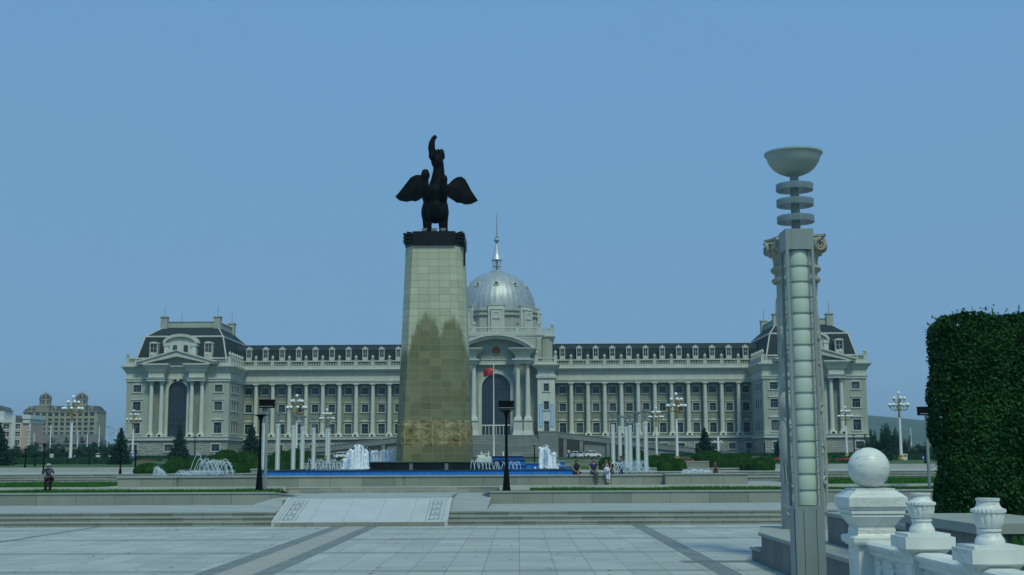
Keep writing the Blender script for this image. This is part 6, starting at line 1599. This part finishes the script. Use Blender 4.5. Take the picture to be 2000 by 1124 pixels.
foam_group('row of shorter white foaming jets behind the black plinth, left of the pillar', [(726,881),(730,884),(733.8,879.8),(738,882.5),(744.8,882),(750,879),(756,881.5),(760.5,885),(767,880)], 96.5, 902, 3.0)
foam_group('white foaming water jets between pillar and seated people, right of the pool', [(1056,873.5),(1062,874.5),(1067.5,871),(1071,878),(1076,892),(1080,886),(1083,884.5),(1087,908)], 81, 915.5)
def arcs(label, lst, Y, r, name='fountain_spray'):
    o = empty(name, (P(lst[0][0],lst[0][1],Y).x, Y, 1.8), label, 'fountain spray'); rnd = random.Random(len(label)); bo = o.location
    for (x0,y0,xp,yp,x1,y1) in lst:
        yy = Y+rnd.uniform(-.7,.7); a, p, b = P(x0,y0,yy), P(xp,yp,yy), P(x1,y1,yy); pts = []
        ha, hb = p.z-a.z, p.z-b.z
        for i in range(8): u = i/8; pts.append((a.x+(p.x-a.x)*u-bo.x, yy-Y, p.z-ha*(1-u)**2-bo.z))
        for i in range(9): u = i/8; pts.append((p.x+(b.x-p.x)*u-bo.x, yy-Y, p.z-hb*u**2-bo.z))
        pts = [(x+rnd.gauss(0,.006), y+rnd.gauss(0,.01), z+rnd.gauss(0,.006)) for x,y,z in pts]
        mb = MB(); mb.tube(pts, [r*(.9+.5*noise.noise((i*.9,x0,2))) for i in range(len(pts))], 6)
        for _ in range(26):
            q = pts[rnd.randrange(6,len(pts))]; mb.ball((q[0]+rnd.gauss(0,.06),q[1]+rnd.gauss(0,.05),q[2]+rnd.gauss(0,.07)), rnd.uniform(.008,.02), 4, 3)
        mb.build('water_jet', 'jet', o, True, ang=180)
rnd = random.Random(4)
arcs('thin curved water jets at left of the tall white jets', [(x-5,926,x,y,x+7,921) for x,y in ((604,898),(612,903),(620,899),(626.5,898),(633,901),(639,900),(647.5,899),(653.5,898),(661,902),(668,898),(676,905),(684,907))], 75.5, .022)
arcs('thin curved water jets right of the pillar base', [(x-3,918,x,y,x+7,927) for x,y in ((922,900),(929.5,900),(938.5,902.5),(945.5,901.5),(952,901.5),(958.5,901.5),(968.5,903),(972,906),(983,903.5),(997,901.5),(1005,904),(1012,902))], 75, .021)
arcs('large fan of leaning water arcs before the left shrubs', [(370,930,388,887,396,915)]+[(378+i*3.6+rnd.uniform(-1,1),930,392+i*3.9+rnd.uniform(-2,2),898+rnd.uniform(-3,5),404+i*4.2+rnd.uniform(-3,3),928) for i in range(14)]+[(440,930,447,904,456,929)]+[(343+i*5,930,350+i*5,920.5+rnd.uniform(-1,1),358+i*5,929) for i in range(17)], 73, .019)
arcs('small spray of water before the leftmost shrub', [(298+i*2.2,931,303+i*2.4,912+abs(i-1.5)*2,310+i*2.6,931) for i in range(7)], 73, .022)
arcs('slanting water jets at the foot of the right tube lamps', [(x-6,918,x,902.5+rnd.uniform(-1,2),x+15+rnd.uniform(-2,2),926) for x in (1199,1203,1208,1213,1218,1223,1228,1233,1238,1243,1247,1252,1256)], 76, .021)
arcs('low bubbling splash on the basin right of the tube lamps', [(1332+i*3.2,926,1335+i*3.2,919.5+rnd.uniform(-1.5,2.5),1339+i*3.2,926) for i in range(17)], 73, .05)

# ================================================================== flag
FY = 200.0; zf = P(964,894,FY).z; fx = P(964.5,890,FY).x
t = empty('flagpole', (fx,FY,gz(FY)), 'tall thin white flagpole on a white stone base before the palace door', 'flagpole'); h = P(963.5,714,FY).z-gz(FY); zb = zf-gz(FY)
mb = MB(); mb.lathe([(.12,zb),(.09,h*.6),(.06,h)],seg=10); mb.ball((0,0,h+.08),.11,8,6); mb.build('pole','white_paint',t,True)
mb = MB(); mb.box(-2.7,2.2,-2,2,-.2,zb); mb.box(-2.4,2.0,-1.8,1.8,zb+.001,zb+.12); mb.build('base','marble',t)
mb = MB()
for x in (-1.95,-.8,1.55): mb.box(x-.1,x+.1,-1.8,-1.6,zb+.12,zb+.95)
mb.box(-2.0,-.8,-1.76,-1.64,zb+.5,zb+.62); mb.box(-2.6,-1.3,-1.76,-1.64,zb+.12,zb+.4); mb.build('base_railing','white_paint',t)
fl = empty('flag', (fx,FY,gz(FY)+h), 'red flag with yellow stars flying from the flagpole', 'flag')
n, m = 18, 10; Wf, Hf = 1.62, 1.25
def fp(u, v): # u from hoist, v down
    return Vector((-.1-Wf*u*.96, .14*math.sin(u*7+v*1.5)*(.3+u), -.38-Hf*v-.22*u+.05*math.sin(u*6)))
mb = MB(); mb.v = [tuple(fp(i/n,j/m)) for j in range(m+1) for i in range(n+1)]
mb.f = [(j*(n+1)+i,j*(n+1)+i+1,(j+1)*(n+1)+i+1,(j+1)*(n+1)+i) for j in range(m) for i in range(n)]
c_ = mb.build('cloth','red_cloth',fl,True,ang=180); sd_ = c_.modifiers.new('thick','SOLIDIFY'); sd_.thickness = .012
mb = MB()
for (u,v,r) in ((.16,.25,.20),(.34,.10,.075),(.42,.22,.075),(.42,.38,.075),(.34,.5,.075)):
    c = fp(u,v); pts = [c+Vector((x,-.03,z)) for x,z in star(0,0,r)]
    o_ = len(mb.v); mb.v += [tuple(p) for p in pts]+[tuple(c+Vector((0,-.03,0)))]; mb.f += [(o_+k,o_+(k+1)%10,o_+10) for k in range(10)]
mb.build('stars','yellow',fl)

# ================================================================== cars
def car(label, x, y, rz, hatch=False):
    t = empty('parked_car', (x,y,gz(y)+.07), label, 'car', 'white cars parked by the palace ramp', rz)
    prof = [(-2.2,.35),(-2.25,.62),(-2.18,.88),(-1.75,.97),(-1.0,1.02),(-.2,1.04),(.9,1.0),(1.7,.90),(2.15,.74),(2.25,.5),(2.2,.32)]
    if hatch: prof[2] = (-2.2,.95); prof[3] = (-1.9,1.02)
    mb = MB(); secs = []
    for (yy, k) in ((-.88,.93),(-.80,1.0),(0,1.01),(.80,1.0),(.88,.93)):
        secs.append([(x_*(.985 if abs(yy)>.85 else 1), yy, .32+(z_-.32)*k) for x_,z_ in prof])
    n = len(prof)
    for s_ in secs: mb.v += s_
    mb.f = [(i*n+k,i*n+k+1,(i+1)*n+k+1,(i+1)*n+k) for i in range(4) for k in range(n-1)]+[(i*n+n-1,i*n,(i+1)*n,(i+1)*n+n-1) for i in range(4)]+[tuple(range(n)),tuple(4*n+k for k in range(n-1,-1,-1))]
    mb.build('body','car_white',t,True,ang=40)
    ro = [(-1.85,.97),(-1.0,1.44),(-.3,1.54),(.25,1.47),(1.25,.98)] if not hatch else [(-2.1,1.0),(-1.75,1.42),(-.2,1.5),(.4,1.44),(1.2,.98)]
    mb = MB(); n = len(ro)
    for yy, ins in ((-.80,0),(-.62,1),(.62,1),(.80,0)): mb.v += [(x_, yy, z_ if ins else .97+(z_-.97)*.05) for x_,z_ in ro]
    mb.v = []; 
    for yy in (-.80,.80): mb.v += [(x_, yy*(1-.22*max(0,(z_-.97)/.5)), z_) for x_,z_ in ro]
    mb.f = [(k,k+1,n+k+1,n+k) for k in range(n-1)]+[tuple(range(n-1,-1,-1)),tuple(n+k for k in range(n))]; mb.build('windows','car_glass',t)
    mb = MB(); rp = ro[1:-1]
    mb.v = [(x_, q*(.63), z_+.012) for q in (-1,1) for x_,z_ in rp]+[(x_, q*(.58), z_+.075) for q in (-1,1) for x_,z_ in rp]; k = len(rp)
    mb.f = [(i,i+1,k+i+1,k+i) for i in range(k-1)]+[(2*k+i,2*k+i+1,3*k+i+1,3*k+i) for i in range(k-1)]+[(i,i+1,2*k+i+1,2*k+i) for i in range(k-1)]+[(k+i,k+i+1,3*k+i+1,3*k+i) for i in range(k-1)]
    for q in (-1,1):
        for (a, b) in zip(ro, ro[1:]):
            f_ = lambda p: (p[0], q*(.815-.176*max(0,(p[1]-.97)/.5)), p[1]); mb.tube([f_(a), f_(b)], .035, 5)
        mb.tube([(-.3,q*.81,.98),(-.3,q*.645,1.46)],.04,5)
    mb.build('roof','car_white',t)
    for xx in (-1.35,1.38):
        for yy in (-.80,.80):
            w_ = MB(); w_.lathe([(.2,-.10),(.31,-.10),(.32,-.06),(.32,.06),(.31,.10),(.2,.10)],seg=18); wv = MB(); wv.v = [(a,c,b) for a,b,c in w_.v]; wv.f = w_.f; wh = wv.build('wheel','tyre',t,True,(xx,yy,.32))
            w_ = MB(); w_.lathe([(0,-.07),(.2,-.09),(.2,.09),(0,.07)],seg=10); wv = MB(); wv.v = [(a,c,b) for a,b,c in w_.v]; wv.f = w_.f; wv.build('rim','grey_metal',wh)
    for yy in (-.62,.62):
        mb = MB(); mb.box(2.16,2.24,yy-.18,yy+.18,.62,.74); mb.build('headlight','sign_white',t); mb = MB(); mb.box(-2.26,-2.17,yy-.18,yy+.18,.70,.84); mb.build('tail_light','red_light',t)
car('white hatchback parked by the ramp, left of the white saloon', P(1123,890,284).x, 284, 2.2, True)
car('white saloon parked below the right ramp, right of the hatchback', P(1155,890,288).x, 288, .5)
car('white car parked below the left ramp behind the foaming jets', P(670,890,286).x, 286, .55, True)
car('white car on the road at far left behind the spruce', P(205,890,289).x, 289, 0.1, True)

# ================================================================== people
def skin(name, V, E, mat, parent, sub=1):
    """V: {key: ((x,y,z), radius)}; one continuous skinned surface"""
    ks = list(V); me = bpy.data.meshes.new(name); me.from_pydata([V[k][0] for k in ks], [(ks.index(a), ks.index(b)) for a, b in E], [])
    me.materials.append(M[mat]); o = bpy.data.objects.new(name, me); scene.collection.objects.link(o); o.parent = parent
    md = o.modifiers.new('skin', 'SKIN'); md.use_smooth_shade = True
    for i, k in enumerate(ks):
        r = V[k][1]; me.skin_vertices[0].data[i].radius = (r, r) if not isinstance(r, tuple) else r
    me.skin_vertices[0].data[0].use_root = True
    sb = o.modifiers.new('sub', 'SUBSURF'); sb.levels = sub; sb.render_levels = sub
    return o
def person(label, loc, rz, J, top, bottom, hairstyle='short', hat=None, sleeves=.5, shoes='hair', scale=1.0, legs_bare=False, skirt=None):
    """J: joints hip, chest, neck, head and per side shoulder/elbow/wrist, hip/knee/ankle; facing -y"""
    t = empty('person', loc, label, 'person', None, rz); t.scale = (scale,)*3
    v = lambda k: Vector(J[k])
    V = {'pel': (J['pel'], .105), 'waist': (tuple(v('pel').lerp(v('chest'),.5)), .095), 'chest': (J['chest'], .115), 'neck': (J['neck'], .05)}
    hd = v('head'); V['chin'] = (tuple(v('neck').lerp(hd,.45)+Vector((0,-.02,0))), .062); V['head'] = (tuple(hd), .085); V['crown'] = (tuple(hd+Vector((0,.01,.075))), .07); V['nose'] = (tuple(hd+Vector((0,-.098,-.02))), .012)
    E = [('pel','waist'),('waist','chest'),('chest','neck'),('neck','chin'),('chin','head'),('head','crown'),('head','nose')]
    for s in 'LR':
        sx = -1 if s == 'L' else 1
        for k, r in (('sh',.052),('el',.040),('wr',.027)): V[k+s] = (J[k+s], r)
        E += [('chest','sh'+s),('sh'+s,'el'+s),('el'+s,'wr'+s)]
        w, e = v('wr'+s), v('el'+s); d = (w-e).normalized(); side = d.cross(Vector((0,1,0))); side = side.normalized() if side.length > .2 else Vector((1,0,0)); nrm = d.cross(side)
        V['pm'+s] = (tuple(w+d*.07), .026); E.append(('wr'+s,'pm'+s))
        for f, (off, ln) in enumerate(((-.03,.065),(-.01,.078),(.012,.07),(.031,.052))):
            a, b = w+d*.095+side*off, w+d*(.095+ln*.6)+side*off*1.1+nrm*.012; c = w+d*(.09+ln)+side*off*1.1+nrm*.035
            for q, pt, r in (('a',a,.0095),('b',b,.009),('c',c,.0075)): V[f'f{f}{q}{s}'] = (tuple(pt), r)
            E += [('pm'+s,f'f{f}a{s}'),(f'f{f}a{s}',f'f{f}b{s}'),(f'f{f}b{s}',f'f{f}c{s}')]
        V['th1'+s] = (tuple(w+d*.045+side*.045*sx), .011); V['th2'+s] = (tuple(w+d*.085+side*.06*sx+nrm*.02), .009); E += [('pm'+s,'th1'+s),('th1'+s,'th2'+s)]
        for k, r in (('hp',.082),('kn',.055),('an',.036)): V[k+s] = (J[k+s], r)
        E += [('pel','hp'+s),('hp'+s,'kn'+s),('kn'+s,'an'+s)]
        fd = Vector(J.get('foot'+s, (0,-.15,-.04))); V['ft'+s] = (tuple(v('an'+s)+fd), .034); E.append(('an'+s,'ft'+s))
    skin('body', V, E, 'skin', t)
    # shirt
    S_ = {'pel': (tuple(v('pel')+Vector((0,0,.0))), .128), 'waist': (V['waist'][0], .122), 'chest': (tuple(v('chest')), .142), 'nk': (tuple(v('chest').lerp(v('neck'),.7)), .07)}; Es = [('pel','waist'),('waist','chest'),('chest','nk')]
    for s in 'LR':
        S_['sh'+s] = (J['sh'+s], .068); S_['up'+s] = (tuple(v('sh'+s).lerp(v('el'+s), max(.3, sleeves))), .060); Es += [('chest','sh'+s),('sh'+s,'up'+s)]
    skin('shirt', S_, Es, top, t)
    if skirt:
        mb = MB(); h0 = v('pel')+Vector((0,0,.06)); k0 = (v('knL')+v('knR'))/2
        rings_ = []
        for i in range(6):
            u = i/5; c = h0.lerp(k0, u); 
            for q in range(14):
                a = 2*math.pi*q/14; rr = .14+.08*u; mb.v.append((c.x+rr*1.1*math.cos(a), c.y+rr*.8*math.sin(a), c.z+rr*.35*math.sin(a)*u+.008*math.sin(a*5)))
        mb.f = [(i*14+q,i*14+(q+1)%14,(i+1)*14+(q+1)%14,(i+1)*14+q) for i in range(5) for q in range(14)]+[tuple(range(14)),tuple(70+q for q in range(13,-1,-1))]
        mb.build('skirt', skirt, t, True, ang=180)
    elif not legs_bare:
        T = {'pel': (tuple(v('pel')-Vector((0,0,.02))), .124)}; Et = []
        for s in 'LR':
            T['hp'+s] = (J['hp'+s], .105); T['kn'+s] = (J['kn'+s], .084); T['an'+s] = (tuple(v('kn'+s).lerp(v('an'+s),.93)), .068); Et += [('pel','hp'+s),('hp'+s,'kn'+s),('kn'+s,'an'+s)]
        skin('trousers', T, Et, bottom, t)
    for s in 'LR':
        a = v('an'+s); f = Vector(V['ft'+s][0]); d = f-a
        skin('shoe', {'a': (tuple(a+Vector((0,.02,-.035))), .046), 'b': (tuple(a+d*.6+Vector((0,0,-.01))), .045), 'c': (tuple(f+d*.25), .034)}, [('a','b'),('b','c')], shoes, t)
    # hair, face
    mb = MB(); mb.ball(hd+Vector((0,.022,.045)), .105, 16, 10, (.95,1.0,.92)); 
    if hairstyle == 'long': mb.ball(hd+Vector((0,.065,-.06)), .1, 14, 10, (.95,.6,1.5))
    if hairstyle == 'bun': mb.ball(hd+Vector((0,.09,.1)), .05, 10, 8)
    for p_ in range(len(mb.v)):
        x_, y_, z_ = mb.v[p_]
        if y_ < hd.y-.035 and z_ < hd.z+.055: mb.v[p_] = (x_*1.0, hd.y-.03, max(z_, hd.z+.02))
    mb.build('hair', 'hair', t, True, ang=180)
    mb = MB()
    for sx in (-1,1): mb.ball(hd+Vector((sx*.032,-.083,.008)), .0085, 8, 6); mb.box(hd.x+sx*.032-.016,hd.x+sx*.032+.016,hd.y-.092,hd.y-.084,hd.z+.026,hd.z+.031)
    mb.build('eyes', 'hair', t, True)
    mb = MB(); mb.tube([hd+Vector((-.022,-.078,-.052)),hd+Vector((0,-.086,-.054)),hd+Vector((.022,-.078,-.052))],.006,6); mb.build('mouth','red_flower',t,True)
    mb = MB()
    for sx in (-1,1): mb.ball(hd+Vector((sx*.088,.01,-.005)), .022, 8, 6, (.4,.8,1.2))
    mb.build('ears','skin',t,True)
    return t
def stand(h=1.62):
    k = h/1.7
    J = {'pel':(0,0,.93),'chest':(0,.0,1.28),'neck':(0,.01,1.46),'head':(0,-.01,1.60),'shL':(-.18,.01,1.40),'elL':(-.25,.02,1.12),'wrL':(-.25,-.05,.88),'shR':(.18,.01,1.40),'elR':(.26,.03,1.13),'wrR':(.27,-.03,.88),
         'hpL':(-.09,0,.88),'knL':(-.10,-.04,.48),'anL':(-.11,.02,.08),'hpR':(.09,0,.88),'knR':(.10,.02,.48),'anR':(.11,.06,.08)}
    return {a: tuple(c*k for c in b) for a, b in J.items()}
wx_ = P(93,958,63.0); 
J = stand(1.6); J['elL'] = (-.27,.04,1.03); J['wrL'] = (-.30,-.04,.80); J['head'] = (0,-.04,1.48); 
PW = w = person('person walking in a mauve printed shirt, black trousers and pale sun hat at far left', (wx_.x, 63.0, 1.04), 0.15, J, 'cloth_purple', 'cloth_black', 'short', sleeves=.85, scale=.90); w.scale = (1.06,1.06,.90)
hd = Vector(J['head'])
mb = MB(); mb.lathe([(.20,.055),(.19,.05),(.11,.07),(.105,.13),(.07,.165),(.0,.17)], tuple(hd), 20); mb.build('sun_hat','straw',w,True); mb = MB(); mb.lathe([(.108,.072),(.112,.08),(.108,.10)], tuple(hd), 20); mb.build('hat_band','cloth_black',w,True)
mb = MB(); mb.ball(hd+Vector((0,-.03,-.05)), .088, 14, 10, (.95,.85,.8)); mb.build('face_mask','cloth_white',w,True)
mb = MB(); mb.tube([(-.14,-.06,1.34),(-.05,-.15,1.18),(.08,-.16,1.0),(.19,-.10,.86)],.018,6); mb.tube([(-.14,-.06,1.34),(-.08,.14,1.2),(.1,.14,1.0),(.2,.06,.86)],.018,6); mb.build('bag_strap','cloth_black',w,True)
bagp = empty('shoulder_bag', (wx_.x+.2, 62.93, 1.72), 'small black bag hanging at the hip of the person with the sun hat', 'bag'); mb = MB(); mb.box(-.11,.11,-.06,.06,-.12,.10); mb.frustum((.10,.05),(.06,.03),.10,.16); mb.build('pouch','cloth_black',bagp); mb = MB(); mb.box(-.10,.10,-.07,-.061,-.02,.08); mb.build('flap','black_metal',bagp)

def sit(lean=0, cross=0):
    return {'pel':(0,.12,.12),'chest':(0,.08+lean,.46),'neck':(0,.06+lean,.64),'head':(0,.02+lean,.78),'shL':(-.18,.07+lean,.57),'elL':(-.24,.0,.33),'wrL':(-.10,-.16,.20),'shR':(.18,.07+lean,.57),'elR':(.25,.02,.33),'wrR':(.12,-.14,.20),
            'hpL':(-.09,.08,.10),'knL':(-.10+.14*cross,-.32,.12),'anL':(-.08+.24*cross,-.36,-.34),'hpR':(.09,.08,.10),'knR':(.13,-.30,.10),'anR':(.14,-.33,-.36)}
WT = 1.2+.605
sx_ = P(1160,925,68.1)
J = sit(0,.9); J['head'] = (-.03,.0,.79)
person('person in a navy shirt and grey trousers sitting with crossed legs on the basin wall', (sx_.x, 68.12, WT), .1, J, 'cloth_navy', 'cloth_grey', 'short', sleeves=.5)
sx_ = P(1126,925,68.4); J = sit(-.1); J['knL'] = (-.12,-.30,.14); J['head'] = (-.02,-.12,.72); J['wrL'] = (-.02,-.2,.12); J['wrR'] = (.04,-.2,.12); J['anL'] = (-.1,-.05,.02); J['anR'] = (.1,-.05,.04)
for k in ('knL','knR'): J[k] = (J[k][0]*1.6,-.22,.12)
person('person with long dark hair in a black top sitting hunched on the basin wall', (sx_.x, 68.45, WT), .35, J, 'cloth_black', 'cloth_black', 'long', sleeves=.3, scale=.92)
sx_ = P(1185.5,925,68.05); J = sit(-.04); J['head'] = (-.05,.0,.75); J['elL'] = (-.27,-.04,.42); J['wrL'] = (-.17,-.17,.56); J['knL'] = (-.04,-.30,.12); J['knR'] = (.10,-.30,.11); J['anL'] = (.0,-.34,-.36); J['anR'] = (.10,-.34,-.38)
pp = person('person in dark top and white trousers sitting on the basin wall, one hand raised', (sx_.x, 68.08, WT), 0, J, 'cloth_black', 'cloth_white', 'bun', sleeves=.4, shoes='cloth_white', scale=.94)
lb = empty('white_bag', (sx_.x-.02, 67.72, WT+.26), 'pale blue white bag on the lap of the person beside the navy shirt', 'bag'); mb = MB(); mb.ball((0,0,0), .17, 14, 10, (1.0,.7,.95), bump=.2, bs=6); mb.build('pouch','cloth_white',lb,True); mb = MB(); mb.tube([(-.08,-.02,.13),(-.06,-.02,.24),(.06,-.02,.24),(.08,-.02,.13)],.014,6); mb.build('handle','cloth_white',lb,True)
sx_ = P(1192.5,925,68.5); J = sit(0); J['head'] = (.02,.0,.76); J['wrR'] = (.16,-.18,.16)
person('person in dark clothes sitting half hidden behind the one with the white bag', (sx_.x, 68.62, WT), -.35, J, 'cloth_black', 'cloth_navy', 'short', sleeves=.35, scale=.92)
p_ = P(1213,900,80); J = stand(1.6); J['elR'] = (.24,-.06,1.2); J['wrR'] = (.16,-.14,1.46); person('person standing behind the slanting water jets with one raised hand', (p_.x, 80, 1.3), .3, J, 'cloth_grey', 'cloth_navy', 'short', scale=.95)
p_ = P(1397,910,71); J = stand(1.6); J['elL'] = (-.24,-.08,1.08); J['wrL'] = (-.12,-.2,1.16); person('person in black standing behind the right end of the basin wall', (p_.x, 71, 1.18), .5, J, 'cloth_black', 'cloth_black', 'short', scale=.80)
p_ = P(1111,893,200); person('person in pale clothes standing far back by the parked cars', (p_.x, 200, gz(200)+.5), 0, stand(1.65), 'cloth_white', 'cloth_grey', 'short')
# ================================================================== haze in the air
m, nt, b = _mat('haze_air'); nt.nodes.remove(b)
vol = nt.nodes.new('ShaderNodeVolumePrincipled'); vol.inputs['Color'].default_value = (.50, .78, .95, 1)
vol.inputs['Density'].default_value = .00016; vol.inputs['Anisotropy'].default_value = .2
nt.links.new(vol.outputs[0], nt.nodes['Material Output'].inputs['Volume'])
mb = MB(); mb.box(-2700, 2700, -260, 4600, -2.5, 118)
o = mb.build('haze', m); o['kind'] = 'stuff'
